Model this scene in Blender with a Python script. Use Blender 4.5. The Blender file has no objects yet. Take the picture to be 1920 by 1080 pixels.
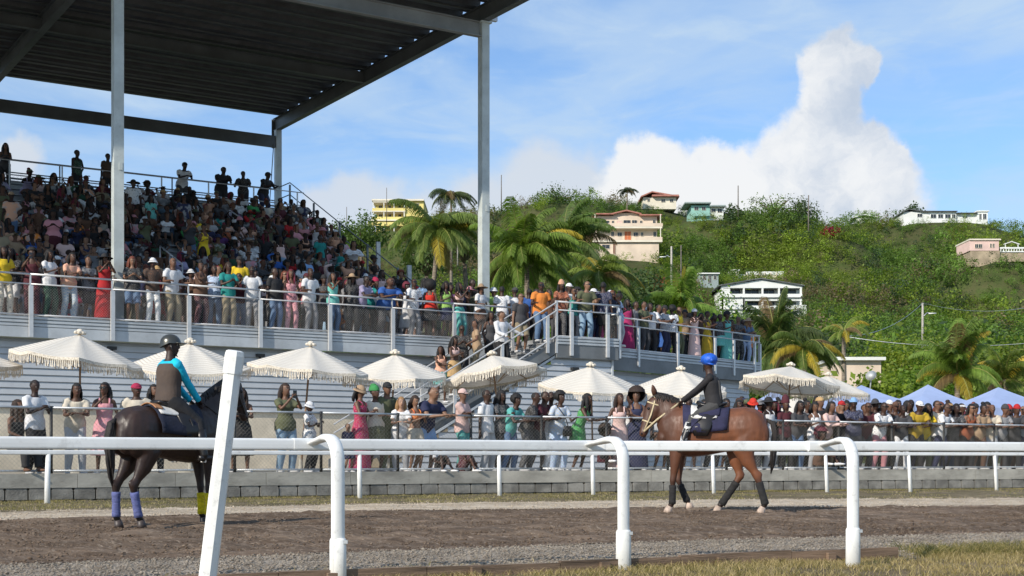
import bpy, math, random
import numpy as np
from mathutils import Vector, Matrix, Euler
R = math.radians
V = Vector
sc = bpy.context.scene
col = sc.collection
rnd = random.Random(7)
F = 2550.0      # focal length in photo pixels (1920 wide)
HZ = 859.0      # horizon row in the photo
EYE = 0.8
# ------------------------------------------------------------ camera
cam = bpy.data.cameras.new('camera')
camo = bpy.data.objects.new('camera', cam)
col.objects.link(camo)
camo.location = (0, 0, EYE)
camo.rotation_euler = (R(90), 0, 0)
cam.sensor_width = 36
cam.lens = F / 1920 * 36
cam.shift_y = (HZ - 540) / 1920
cam.clip_start = 0.1
cam.clip_end = 5000
sc.camera = camo
# ------------------------------------------------------------ sun and sky
SUN_DIR = V((-0.66, -0.75, 0.0)).normalized()      # horizontal direction towards the sun
SUN_EL = R(30)
to_sun = V((SUN_DIR.x * math.cos(SUN_EL), SUN_DIR.y * math.cos(SUN_EL), math.sin(SUN_EL)))
sl = bpy.data.lights.new('sun', 'SUN')
sl.energy = 4.0
sl.angle = R(0.5)
sl.color = (1.0, 0.92, 0.80)
so = bpy.data.objects.new('sun', sl)
col.objects.link(so)
so.rotation_euler = to_sun.to_track_quat('Z', 'Y').to_euler()
sc.view_settings.view_transform = 'Standard'
sc.view_settings.look = 'None'
sc.view_settings.gamma = 1
sc.view_settings.exposure = 0.30
sc.view_settings.use_curve_mapping = False

world = bpy.data.worlds.new('World')
sc.world = world
world.use_nodes = True

class NT:
    """small helper to write node trees compactly"""
    def __init__(s, tree):
        s.t = tree; s.n = tree.nodes; s.l = tree.links
    def node(s, typ, **kw):
        n = s.n.new(typ)
        for k, v in kw.items():
            setattr(n, k, v)
        return n
    def setin(s, sock, v):
        if hasattr(v, 'is_output') or isinstance(v, bpy.types.NodeSocket):
            s.l.new(v, sock)
        elif isinstance(v, (tuple, list)) and len(v) == 3 and sock.type == 'RGBA':
            sock.default_value = (*v, 1)
        else:
            sock.default_value = v
    def math(s, op, a, b=0.0, c=None, clamp=False):
        n = s.node('ShaderNodeMath', operation=op, use_clamp=clamp)
        s.setin(n.inputs[0], a); s.setin(n.inputs[1], b)
        if c is not None: s.setin(n.inputs[2], c)
        return n.outputs[0]
    def noise(s, vec, scale=5, detail=4, rough=0.5, dist=0.0, out=0):
        n = s.node('ShaderNodeTexNoise')
        if vec is not None: s.l.new(vec, n.inputs['Vector'])
        n.inputs['Scale'].default_value = scale
        n.inputs['Detail'].default_value = detail
        n.inputs['Roughness'].default_value = rough
        n.inputs['Distortion'].default_value = dist
        return n.outputs[out]
    def ramp(s, v, pts, interp='LINEAR'):
        n = s.node('ShaderNodeValToRGB')
        n.color_ramp.interpolation = interp
        s.setin(n.inputs[0], v)
        el = n.color_ramp.elements
        while len(el) < len(pts): el.new(0.5)
        for e, (p, c) in zip(el, pts):
            e.position = p
            e.color = (c, c, c, 1) if not isinstance(c, (tuple, list)) else (*c, 1)
        return n.outputs[0]
    def mix(s, f, a, b, mode='MIX'):
        n = s.node('ShaderNodeMixRGB', blend_type=mode)
        s.setin(n.inputs[0], f); s.setin(n.inputs[1], a); s.setin(n.inputs[2], b)
        return n.outputs[0]
    def maprange(s, v, a, b, c=0.0, d=1.0, smooth=True):
        n = s.node('ShaderNodeMapRange', interpolation_type='SMOOTHSTEP' if smooth else 'LINEAR')
        s.setin(n.inputs[0], v)
        for i, x in enumerate((a, b, c, d)): n.inputs[i + 1].default_value = x
        return n.outputs[0]
    def comb(s, x, y, z=0.0):
        n = s.node('ShaderNodeCombineXYZ')
        s.setin(n.inputs[0], x); s.setin(n.inputs[1], y); s.setin(n.inputs[2], z)
        return n.outputs[0]
    def sep(s, v):
        n = s.node('ShaderNodeSeparateXYZ'); s.l.new(v, n.inputs[0]); return n.outputs
    def mapping(s, v, scale=(1, 1, 1), rot=(0, 0, 0), loc=(0, 0, 0)):
        n = s.node('ShaderNodeMapping'); s.l.new(v, n.inputs[0])
        n.inputs['Scale'].default_value = scale
        n.inputs['Rotation'].default_value = rot
        n.inputs['Location'].default_value = loc
        return n.outputs[0]
    def vmath(s, op, a, b=None):
        n = s.node('ShaderNodeVectorMath', operation=op)
        s.setin(n.inputs[0], a)
        if b is not None: s.setin(n.inputs[1], b)
        return n.outputs[0]

def build_world():
    T = NT(world.node_tree)
    for n in list(T.n): T.n.remove(n)
    sky = T.node('ShaderNodeTexSky', sky_type='NISHITA')
    sky.sun_disc = False
    sky.sun_elevation = SUN_EL
    sky.sun_rotation = math.atan2(SUN_DIR.x, SUN_DIR.y)
    sky.air_density = 1.0
    sky.dust_density = 0.25
    sky.ozone_density = 2.2
    sky.altitude = 50
    base = T.mix(1.0, sky.outputs[0], (0.80, 0.96, 1.15), 'MULTIPLY')
    g = T.node('ShaderNodeTexCoord').outputs['Generated']
    x, y, z = T.sep(g)
    az = T.math('ARCTAN2', x, y)
    el = T.math('ARCSINE', z)
    p = T.comb(az, el, 0.0)
    # ragged coordinates for the cumulus edges
    n1 = T.noise(p, 26, 7, 0.62, 0, 1)
    n2 = T.noise(p, 8, 4, 0.55, 0, 1)
    off = T.vmath('ADD', T.vmath('SUBTRACT', n1, (0.5, 0.5, 0.5)), T.vmath('SUBTRACT', n2, (0.5, 0.5, 0.5)))
    pv = T.node('ShaderNodeVectorMath', operation='SCALE'); T.l.new(off, pv.inputs[0]); pv.inputs['Scale'].default_value = 0.036
    pd = T.vmath('MULTIPLY', T.vmath('ADD', p, pv.outputs[0]), (1, 1, 0))
    def lobes(lst):
        acc = None
        for (px, py, r) in lst:
            a = math.atan((px - 960) / F); e = math.atan((HZ - py) / F * math.cos(a))
            d = T.node('ShaderNodeVectorMath', operation='DISTANCE')
            T.l.new(pd, d.inputs[0]); d.inputs[1].default_value = (a, e, 0)
            v = T.math('MULTIPLY_ADD', d.outputs['Value'], -1.0 / (r / F), 1.0)
            if acc is None: acc = v
            else:
                m = T.node('ShaderNodeMath', operation='SMOOTH_MAX')
                T.l.new(acc, m.inputs[0]); T.l.new(v, m.inputs[1]); m.inputs[2].default_value = 0.25
                acc = m.outputs[0]
        return acc
    big = lobes([(1562, 108, 62), (1608, 112, 42), (1562, 185, 62), (1545, 250, 84), (1618, 268, 58), (1500, 300, 96),
                 (1580, 330, 120), (1400, 350, 84), (1320, 330, 72), (1205, 312, 78), (1180, 372, 84), (1262, 360, 92),
                 (1470, 400, 130), (1640, 400, 120), (1672, 315, 46), (1600, 430, 120)])
    soft = lobes([(1010, 360, 105), (900, 400, 100), (1090, 380, 105), (665, 400, 90), (730, 430, 100), (800, 430, 100), (1010, 430, 160), (40, 300, 60), (600, 440, 90), (1150, 440, 160)])
    mbig = T.math('MULTIPLY', T.maprange(big, -0.02, 0.30), 0.97)
    msoft = T.math('MULTIPLY', T.maprange(soft, 0.0, 0.46), 0.86)
    # high thin streaks
    pc = T.mapping(p, (3.2, 11.0, 1), (0, 0, R(-9)), (0.6, 0.35, 0))
    c1 = T.noise(pc, 1.35, 7, 0.55, 0.6)
    c2 = T.noise(T.mapping(p, (7, 22, 1), (0, 0, R(-14)), (3, 1, 0)), 1.6, 6, 0.6, 0.9)
    cir = T.math('ADD', T.math('MULTIPLY', T.maprange(c1, 0.34, 0.62), 0.60), T.math('MULTIPLY', T.maprange(c2, 0.45, 0.72), 0.28))
    up = T.maprange(el, 0.10, 0.20, 0.30, 1.0)
    cir = T.math('MULTIPLY', cir, up)
    haze = T.maprange(el, 0.0, 0.5, 0.26, 0.08)
    bg = T.node('ShaderNodeBackground'); T.l.new(base, bg.inputs[0]); bg.inputs[1].default_value = 0.125
    def bgc(c, s):
        b = T.node('ShaderNodeBackground'); T.setin(b.inputs[0], c); T.setin(b.inputs[1], s); return b.outputs[0]
    def ms(f, a, b):
        m = T.node('ShaderNodeMixShader'); T.setin(m.inputs[0], f); T.l.new(a, m.inputs[1]); T.l.new(b, m.inputs[2]); return m.outputs[0]
    sh = ms(haze, bg.outputs[0], bgc((0.42, 0.63, 0.90), 0.74))
    sh = ms(cir, sh, bgc((0.58, 0.74, 0.92), 0.78))
    sh = ms(msoft, sh, bgc((0.72, 0.77, 0.84), 0.78))
    shade = T.noise(T.mapping(pd, (1, 1, 1), (0, 0, 0), (0.013, -0.02, 0)), 14, 6, 0.62)
    lean = T.math('ADD', T.math('MULTIPLY', shade, 1.5), T.math('MULTIPLY', T.math('SUBTRACT', az, 0.22), 2.6))
    cc = T.mix(T.maprange(lean, 0.55, 1.12), (0.88, 0.89, 0.90), (0.52, 0.60, 0.72))
    sh = ms(mbig, sh, bgc(cc, 0.84))
    o = T.node('ShaderNodeOutputWorld'); T.l.new(sh, o.inputs[0])
build_world()

# ------------------------------------------------------------ object helpers
MW = {}
def empty(name, loc=(0, 0, 0), rz=0.0, label=None, cat=None, group=None, kind=None, scale=(1, 1, 1), rot=None):
    o = bpy.data.objects.new(name, None)
    o.empty_display_size = 0.2
    col.objects.link(o)
    o.location = loc
    o.rotation_euler = rot if rot is not None else (0, 0, rz)
    o.scale = scale
    MW[o.name] = Matrix.LocRotScale(V(loc), Euler(o.rotation_euler), V(scale))
    tag(o, label, cat, group, kind)
    return o
def tag(o, label=None, cat=None, group=None, kind=None):
    if label: o['label'] = label
    if cat: o['category'] = cat
    if group: o['group'] = group
    if kind: o['kind'] = kind
    return o

class MB:
    def __init__(s):
        s.v = []; s.f = []; s.m = []; s.mi = 0
    def add(s, vs, fs):
        b = len(s.v)
        s.v.extend([tuple(p) for p in vs])
        for f in fs:
            s.f.append([b + i for i in f]); s.m.append(s.mi)
    def box(s, c, size, ax=None):
        c = V(c); hx, hy, hz = size[0] / 2, size[1] / 2, size[2] / 2
        if ax is None: ax = (V((1, 0, 0)), V((0, 1, 0)), V((0, 0, 1)))
        X, Y, Z = [V(a) for a in ax]
        vs = [c + X * sx * hx + Y * sy * hy + Z * sz * hz for sz in (-1, 1) for sy in (-1, 1) for sx in (-1, 1)]
        s.add(vs, [(0, 2, 3, 1), (4, 5, 7, 6), (0, 1, 5, 4), (2, 6, 7, 3), (0, 4, 6, 2), (1, 3, 7, 5)])
    def bx(s, x0, x1, y0, y1, z0, z1):
        s.box(((x0 + x1) / 2, (y0 + y1) / 2, (z0 + z1) / 2), (x1 - x0, y1 - y0, z1 - z0))
    def beam(s, a, b, w, h, up=(0, 0, 1)):
        a = V(a); b = V(b); d = b - a; L = d.length
        if L < 1e-6: return
        d.normalize(); up = V(up)
        side = d.cross(up)
        if side.length < 1e-4: side = d.cross(V((1, 0, 0)))
        side.normalize(); u2 = side.cross(d).normalized()
        s.box((a + b) / 2, (L, w, h), (d, side, u2))
    def loft(s, pts, rad, hint=(1, 0, 0), seg=8, cap=True, rnd_ends=False, ref=None):
        pts = [V(p) for p in pts]; n = len(pts)
        rad = [(r, r) if not isinstance(r, (tuple, list)) else r for r in rad]
        tang = []
        for i in range(n):
            t = pts[min(i + 1, n - 1)] - pts[max(i - 1, 0)]
            tang.append(t.normalized() if t.length > 1e-9 else V((0, 0, 1)))
        if rnd_ends:
            r0 = rad[0]; r1 = rad[-1]
            pts = [pts[0] - tang[0] * min(r0) * 0.75] + pts + [pts[-1] + tang[-1] * min(r1) * 0.75]
            rad = [(r0[0] * .6, r0[1] * .6)] + rad + [(r1[0] * .6, r1[1] * .6)]
            tang = [tang[0]] + tang + [tang[-1]]; n += 2
        hint = V(hint); rings = []; vs = []
        for i in range(n):
            t = tang[i]
            a = hint - t * hint.dot(t)
            if a.length < 1e-3:
                a = t.orthogonal()
            a.normalize(); b = t.cross(a)
            for k in range(seg):
                th = 2 * math.pi * k / seg
                vs.append(pts[i] + a * (math.cos(th) * rad[i][0]) + b * (math.sin(th) * rad[i][1]))
        fs = []
        for i in range(n - 1):
            for k in range(seg):
                k2 = (k + 1) % seg
                fs.append((i * seg + k, i * seg + k2, (i + 1) * seg + k2, (i + 1) * seg + k))
        if cap:
            vs.append(pts[0] - tang[0] * (min(rad[0]) * .2 if rnd_ends else 0)); vs.append(pts[-1] + tang[-1] * (min(rad[-1]) * .2 if rnd_ends else 0))
            c0 = n * seg; c1 = c0 + 1
            for k in range(seg):
                k2 = (k + 1) % seg
                fs.append((c0, k2, k)); fs.append((c1, (n - 1) * seg + k, (n - 1) * seg + k2))
        s.add(vs, fs)
    def ball(s, c, r, seg=12, rings=8, ax=None):
        c = V(c); r = (r, r, r) if not isinstance(r, (tuple, list)) else r
        if ax is None: ax = (V((1, 0, 0)), V((0, 1, 0)), V((0, 0, 1)))
        vs = [c + ax[2] * r[2]]
        for i in range(1, rings):
            ph = math.pi * i / rings
            for k in range(seg):
                th = 2 * math.pi * k / seg
                vs.append(c + ax[0] * (r[0] * math.sin(ph) * math.cos(th)) + ax[1] * (r[1] * math.sin(ph) * math.sin(th)) + ax[2] * (r[2] * math.cos(ph)))
        vs.append(c - ax[2] * r[2]); last = len(vs) - 1
        fs = []
        for k in range(seg):
            k2 = (k + 1) % seg
            fs.append((0, 1 + k, 1 + k2)); fs.append((last, 1 + (rings - 2) * seg + k2, 1 + (rings - 2) * seg + k))
            for i in range(rings - 2):
                fs.append((1 + i * seg + k, 1 + (i + 1) * seg + k, 1 + (i + 1) * seg + k2, 1 + i * seg + k2))
        s.add(vs, fs)
    def mesh(s, name, mats=(), smooth=False):
        me = bpy.data.meshes.new(name)
        me.from_pydata(s.v, [], s.f)
        for m in (mats if isinstance(mats, (tuple, list)) else [mats]):
            me.materials.append(m)
        if s.m and max(s.m) > 0: me.polygons.foreach_set('material_index', s.m)
        if smooth: me.polygons.foreach_set('use_smooth', [True] * len(me.polygons))
        me.update()
        return me
    def build(s, name, mats, parent=None, smooth=False, world=True):
        me = s.mesh(name, mats, smooth)
        if parent is not None and world:
            me.transform(MW[parent.name].inverted())
        o = bpy.data.objects.new(name, me)
        col.objects.link(o)
        if parent is not None: o.parent = parent
        MW[o.name] = MW[parent.name].copy() if parent is not None else Matrix()
        return o
def rebase(o):
    """give a top-level one-mesh thing an origin at its base"""
    me = o.data
    n = len(me.vertices); a = np.empty(n * 3, np.float32); me.vertices.foreach_get('co', a); a = a.reshape(-1, 3)
    c = V(((a[:, 0].min() + a[:, 0].max()) / 2, (a[:, 1].min() + a[:, 1].max()) / 2, a[:, 2].min()))
    c = V([float(q) for q in c])
    me.transform(Matrix.Translation(-c)); o.location = c
    return o
def npmesh(name, verts, faces, mats=(), smooth=False, colors=None):
    """verts (n,3), faces (m,k) numpy"""
    me = bpy.data.meshes.new(name)
    nv, nf, k = len(verts), len(faces), faces.shape[1]
    me.vertices.add(nv); me.vertices.foreach_set('co', np.ascontiguousarray(verts, np.float32).ravel())
    me.loops.add(nf * k); me.loops.foreach_set('vertex_index', np.ascontiguousarray(faces, np.int32).ravel())
    me.polygons.add(nf)
    me.polygons.foreach_set('loop_start', np.arange(0, nf * k, k, dtype=np.int32))
    me.polygons.foreach_set('loop_total', np.full(nf, k, np.int32))
    if smooth: me.polygons.foreach_set('use_smooth', np.ones(nf, bool))
    me.update(calc_edges=True)
    for m in (mats if isinstance(mats, (tuple, list)) else [mats]): me.materials.append(m)
    if colors is not None:
        at = me.color_attributes.new('tint', 'FLOAT_COLOR', 'POINT')
        c = np.ones((nv, 4), np.float32); c[:, :3] = colors
        at.data.foreach_set('color', c.ravel())
    return me
def npobj(name, *a, parent=None, **k):
    o = bpy.data.objects.new(name, npmesh(name, *a, **k)); col.objects.link(o)
    if parent is not None: o.parent = parent
    MW[o.name] = MW[parent.name].copy() if parent is not None else Matrix()
    return o

# value noise
_rs = np.random.RandomState(3)
_tab = _rs.rand(256, 256)
def vnoise(x, y, scale=1.0, octv=4, rough=0.5):
    out = np.zeros(np.broadcast(x, y).shape); amp = 1.0; tot = 0
    for o in range(octv):
        xs = x / scale + 17.3 * o; ys = y / scale + 9.1 * o
        xi = np.floor(xs).astype(int); yi = np.floor(ys).astype(int)
        fx = xs - xi; fy = ys - yi
        fx = fx * fx * (3 - 2 * fx); fy = fy * fy * (3 - 2 * fy)
        a = _tab[xi % 256, yi % 256]; b = _tab[(xi + 1) % 256, yi % 256]
        c = _tab[xi % 256, (yi + 1) % 256]; d = _tab[(xi + 1) % 256, (yi + 1) % 256]
        out += amp * ((a * (1 - fx) + b * fx) * (1 - fy) + (c * (1 - fx) + d * fx) * fy)
        tot += amp; amp *= rough; scale /= 2
    return out / tot

# photo pixel helpers
def at(px, py, Y):
    return V(((px - 960) / F * Y, Y, EYE + (HZ - py) / F * Y))
def ground(px, py, z=0.0):
    Y = F * (EYE - z) / (py - HZ)
    return V(((px - 960) / F * Y, Y, z))

# ------------------------------------------------------------ materials
MATS = {}
def mat(name, color=(.5, .5, .5), rough=0.6, metal=0.0, var=0.12, vscale=6.0, bump=0.0, bscale=40.0, color2=None, spec=0.5, detail=5, stretch=(1, 1, 1), dirt=0.0):
    if name in MATS: return MATS[name]
    m = bpy.data.materials.new(name); m.use_nodes = True
    T = NT(m.node_tree)
    b = m.node_tree.nodes['Principled BSDF']
    b.inputs['Roughness'].default_value = rough
    b.inputs['Metallic'].default_value = metal
    b.inputs['Specular IOR Level'].default_value = spec
    tc = T.node('ShaderNodeTexCoord').outputs['Object']
    tc = T.mapping(tc, stretch)
    n = T.noise(tc, vscale, detail, 0.6)
    c2 = color2 if color2 else tuple(c * (1 - 2.2 * var) for c in color)
    c1 = tuple(min(1, c * (1 + var)) for c in color) if not color2 else color
    f = T.maprange(n, 0.3, 0.7)
    c = T.mix(f, c1, c2)
    if dirt:
        n3 = T.noise(tc, vscale * 4.3, 6, 0.7)
        c = T.mix(T.math('MULTIPLY', T.maprange(n3, 0.52, 0.75), dirt), c, (0.12, 0.10, 0.08))
    T.setin(b.inputs['Base Color'], c)
    if bump:
        n2 = T.noise(tc, bscale, 4, 0.6)
        bp = T.node('ShaderNodeBump'); bp.inputs['Strength'].default_value = bump; bp.inputs['Distance'].default_value = 0.02
        T.l.new(n2, bp.inputs['Height']); T.l.new(bp.outputs[0], b.inputs['Normal'])
    MATS[name] = m
    return m

def objcolor_mat(name, kind='plain', rough=0.85, scale=60.0, bump=0.25, sheen=0.0, second=None):
    """a cloth or skin or hair material tinted by the object's own colour"""
    if name in MATS: return MATS[name]
    m = bpy.data.materials.new(name); m.use_nodes = True
    T = NT(m.node_tree); b = m.node_tree.nodes['Principled BSDF']
    b.inputs['Roughness'].default_value = rough
    oi = T.node('ShaderNodeObjectInfo')
    base = oi.outputs['Color']
    tc = T.node('ShaderNodeTexCoord').outputs['Object']
    rv = T.comb(T.math('MULTIPLY', oi.outputs['Random'], 37.0), T.math('MULTIPLY', oi.outputs['Random'], 91.0), 0)
    tv = T.vmath('ADD', tc, rv)
    if kind == 'plain':
        n = T.noise(tv, 7, 4, 0.6)
        c = T.mix(T.maprange(n, 0.3, 0.75, 0, 0.30), base, (0.02, 0.02, 0.025))
    elif kind in ('floral', 'print'):
        vo = T.node('ShaderNodeTexVoronoi'); T.l.new(T.vmath('ADD', tv, T.noise(tv, 14, 2, 0.5, 0, 1)), vo.inputs['Vector']); vo.inputs['Scale'].default_value = 13 if kind == 'floral' else 20
        hsv = T.node('ShaderNodeHueSaturation'); T.l.new(base, hsv.inputs['Color'])
        hsv.inputs['Hue'].default_value = 0.46 if kind == 'floral' else 0.5
        hsv.inputs['Value'].default_value = 1.0 if kind == 'floral' else 0.22
        pale = T.mix(0.55, base, second or (0.75, 0.72, 0.68))
        d = vo.outputs['Distance']
        c = T.mix(T.maprange(d, 0.22, 0.36), pale, base)
        n = T.noise(tv, 22, 3, 0.6)
        c = T.mix(T.maprange(n, 0.54, 0.62, 0, 0.85), c, hsv.outputs[0])
    elif kind == 'stripe':
        w = T.node('ShaderNodeTexWave', wave_type='BANDS', bands_direction='X'); T.l.new(T.vmath('ADD', tv, T.noise(tv, 5, 2, 0.5, 0, 1)), w.inputs['Vector']); w.inputs['Scale'].default_value = 9; w.inputs['Distortion'].default_value = 3.0
        c = T.mix(T.maprange(w.outputs['Fac'], 0.4, 0.6), base, second or (0.03, 0.03, 0.03))
    elif kind == 'check':
        ch = T.node('ShaderNodeTexChecker'); T.l.new(tv, ch.inputs['Vector']); ch.inputs['Scale'].default_value = 26
        T.l.new(base, ch.inputs['Color1']); ch.inputs['Color2'].default_value = (0.55, 0.55, 0.52, 1)
        c = ch.outputs[0]
    elif kind == 'denim':
        n = T.noise(tv, 9, 4, 0.6)
        c = T.mix(T.maprange(n, 0.35, 0.7, 0, 0.4), base, (0.45, 0.52, 0.6))
    elif kind == 'skin':
        n = T.noise(tv, 5, 3, 0.6)
        c = T.mix(T.maprange(n, 0.3, 0.8, 0, 0.28), base, (0.05, 0.02, 0.012))
    T.setin(b.inputs['Base Color'], c)
    n2 = T.noise(tv, scale, 3, 0.6)
    n4 = T.noise(T.mapping(tv, (1, 1, .45)), 11, 3, 0.5, 1.0)
    hgt = T.math('ADD', T.math('MULTIPLY', n2, 0.15), n4) if kind != 'skin' else n2
    bp = T.node('ShaderNodeBump'); bp.inputs['Strength'].default_value = bump; bp.inputs['Distance'].default_value = 0.03
    T.l.new(hgt, bp.inputs['Height']); T.l.new(bp.outputs[0], b.inputs['Normal'])
    MATS[name] = m
    return m
# ============================================================ ground, track, wall
def curve(xs, ys):
    xs = np.array(xs, float); ys = np.array(ys, float)
    def fn(x):
        x = np.asarray(x, float)
        y = np.interp(x, xs, ys)
        y = np.where(x < xs[0], ys[0] + (x - xs[0]) * (ys[1] - ys[0]) / (xs[1] - xs[0]), y)
        y = np.where(x > xs[-1], ys[-1] + (x - xs[-1]) * (ys[-1] - ys[-2]) / (xs[-1] - xs[-2]), y)
        return y
    def sm(x):
        x = np.asarray(x, float)
        return (fn(x - 1.2) + 2 * fn(x - .5) + 2 * fn(x) + 2 * fn(x + .5) + fn(x + 1.2)) / 8
    return sm
c_board = curve([-1.07, 0.78, 1.27, 2.24, 3.67], [8.8, 9.75, 10.05, 10.55, 11.1])
c_grav = curve([-3.8, -1.44, 1.64, 5.45], [10.15, 11.5, 13.1, 14.5])
c_sand = curve([-6.6, -2.6, 2.75, 8.4], [17.6, 20.6, 22.0, 22.7])
c_turf = curve([-7.6, -2.97, 3.3, 10.1], [20.2, 23.5, 26.0, 27.2])
c_wall = curve([-9.15, 0, 13.2], [24.3, 30.0, 35.1])
WALL_Z = 0.52

def strip(name, f0, f1, x0, x1, nx, ny, zfun, m, jit=0.0):
    xs = np.linspace(x0, x1, nx); t = np.linspace(0, 1, ny)
    Xg, Tg = np.meshgrid(xs, t, indexing='ij')
    a = f0(xs); b = f1(xs)
    if jit:
        a = a + (vnoise(xs, xs * 0, 0.5, 4) - .5) * jit * 2; b = b + (vnoise(xs, xs * 0 + 5.5 if jit else 0, 0.5, 4) - .5) * 0
    Yg = a[:, None] * (1 - Tg) + b[:, None] * Tg
    edge = np.clip(np.minimum(Tg, 1 - Tg) * 12, 0, 1)
    Zg = zfun(Xg, Yg) * (0.25 + .75 * edge)
    vs = np.stack([Xg, Yg, Zg], -1).reshape(-1, 3)
    i, j = np.meshgrid(np.arange(nx - 1), np.arange(ny - 1), indexing='ij')
    q = (i * ny + j).ravel()
    fs = np.stack([q, q + ny, q + ny + 1, q + 1], -1)
    o = npobj(name, vs, fs, m, smooth=True)
    tag(o, kind='structure')
    return o

def soil(name, c1, c2, c3, scale, stretch, bump, bsc, rough=0.95, t1=.35, t2=.65):
    m = bpy.data.materials.new(name); m.use_nodes = True
    T = NT(m.node_tree); b = m.node_tree.nodes['Principled BSDF']
    b.inputs['Roughness'].default_value = rough; b.inputs['Specular IOR Level'].default_value = 0.2
    tc = T.node('ShaderNodeTexCoord').outputs['Object']
    rot = T.mapping(tc, stretch, (0, 0, R(-24)))
    n = T.noise(rot, scale, 7, 0.68)
    c = T.mix(T.maprange(n, t1, t2), c1, c2)
    nL = T.noise(rot, scale * .23, 4, .6); c = T.mix(T.maprange(nL, .40, .68, 0, .55), c, tuple(q * .55 for q in c2))
    n2 = T.noise(tc, scale * 7, 5, 0.7)
    c = T.mix(T.maprange(n2, 0.5, 0.72, 0, 0.85), c, c3)
    T.setin(b.inputs['Base Color'], c)
    n3 = T.noise(rot, bsc, 6, 0.72)
    bp = T.node('ShaderNodeBump'); bp.inputs['Strength'].default_value = bump; bp.inputs['Distance'].default_value = 0.05
    T.l.new(n3, bp.inputs['Height']); T.l.new(bp.outputs[0], b.inputs['Normal'])
    MATS[name] = m
    return m
m_dirt = soil('track_dirt', (0.245, 0.178, 0.126), (0.115, 0.078, 0.053), (0.37, 0.29, 0.215), 2.2, (0.35, 1.8, 1), 1.0, 6)
m_sand = soil('pale_sand', (0.66, 0.56, 0.43), (0.42, 0.335, 0.245), (0.76, 0.67, 0.54), 3.0, (0.5, 1.4, 1), 0.9, 8)
m_grav = soil('grey_gravel', (0.52, 0.45, 0.365), (0.32, 0.265, 0.21), (0.68, 0.61, 0.51), 9.0, (1, 1, 1), 1.0, 26)
m_verge = soil('turf_soil', (0.28, 0.22, 0.14), (0.15, 0.13, 0.07), (0.36, 0.29, 0.19), 2.5, (1, 1, 1), 1.0, 30)
m_lawn = soil('dry_lawn', (0.32, 0.245, 0.15), (0.19, 0.15, 0.085), (0.44, 0.35, 0.22), 2.6, (1, 1, 1), 1.0, 34)
m_terr = soil('terrace_paving', (0.42, 0.38, 0.31), (0.34, 0.31, 0.25), (0.45, 0.42, 0.36), 0.7, (1, 1, 1), 0.3, 20)
m_hill = soil('hill_soil', (0.060, 0.088, 0.022), (0.085, 0.085, 0.035), (0.035, 0.052, 0.014), 0.25, (1, 1, 1), 0.6, 2)

cback = lambda d: (lambda f: (lambda x: f(x) + d))
dirtz = lambda X, Y: (vnoise(X * .86 + Y * .5, (Y * .86 - X * .5) * 2.3, 0.55, 4, .66) - .5) * 0.15 + (vnoise(X, Y, 0.11, 2) - .5) * 0.03 + (vnoise((X * .86 + Y * .5) * .12, (Y * .86 - X * .5), .22, 2) - .5) * .07
strip('track', c_grav, c_sand, -16, 30, 460, 110, dirtz, m_dirt, 0.12)
strip('sand_strip', c_sand, c_turf, -18, 34, 360, 34, lambda X, Y: (vnoise(X, Y * 2, 0.3, 3) - .5) * 0.06 + .004, m_sand, 0.25)
strip('turf_bank', c_turf, c_wall, -20, 36, 300, 24, lambda X, Y: (vnoise(X, Y, 0.4, 3) - .3) * 0.07, m_verge, 0.25)
strip('gravel_strip', c_board, c_grav, -10, 20, 600, 60, lambda X, Y: (vnoise(X, Y, 0.09, 3, .7) - .5) * 0.035, m_grav, 0.02)
strip('lawn', lambda x: np.asarray(x) * 0 + 3.0, c_board, -9, 16, 220, 70, lambda X, Y: (vnoise(X, Y, 0.3, 3) - .5) * 0.03, m_lawn)
# the wide ground beneath everything, reaching the horizon
g = MB(); g.add([(-3000, -200, -.12), (3000, -200, -.12), (3000, 4000, -.12), (-3000, 4000, -.12)], [(0, 1, 2, 3)])
tag(g.build('ground', m_verge), kind='structure')
# terrace behind the retaining wall
xs = np.linspace(-40, 60, 60); tb = MB()
for i in range(len(xs) - 1):
    a, b = xs[i], xs[i + 1]; ya, yb = float(c_wall(a)), float(c_wall(b))
    tb.add([(a, ya + .1, .5), (b, yb + .1, .5), (b, 118, .5), (a, 118, .5)], [(0, 1, 2, 3)])
tag(tb.build('terrace', m_terr), kind='structure')

def along_curve(fn, x0, x1, step):
    """points at equal spacing along Y=fn(X)"""
    xs = np.linspace(x0, x1, 4000); ys = fn(xs)
    L = np.concatenate([[0], np.cumsum(np.hypot(np.diff(xs), np.diff(ys)))])
    n = int(L[-1] / step)
    s = np.arange(n + 1) * step
    return [V((float(np.interp(q, L, xs)), float(np.interp(q, L, ys)), 0)) for q in s]

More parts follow.
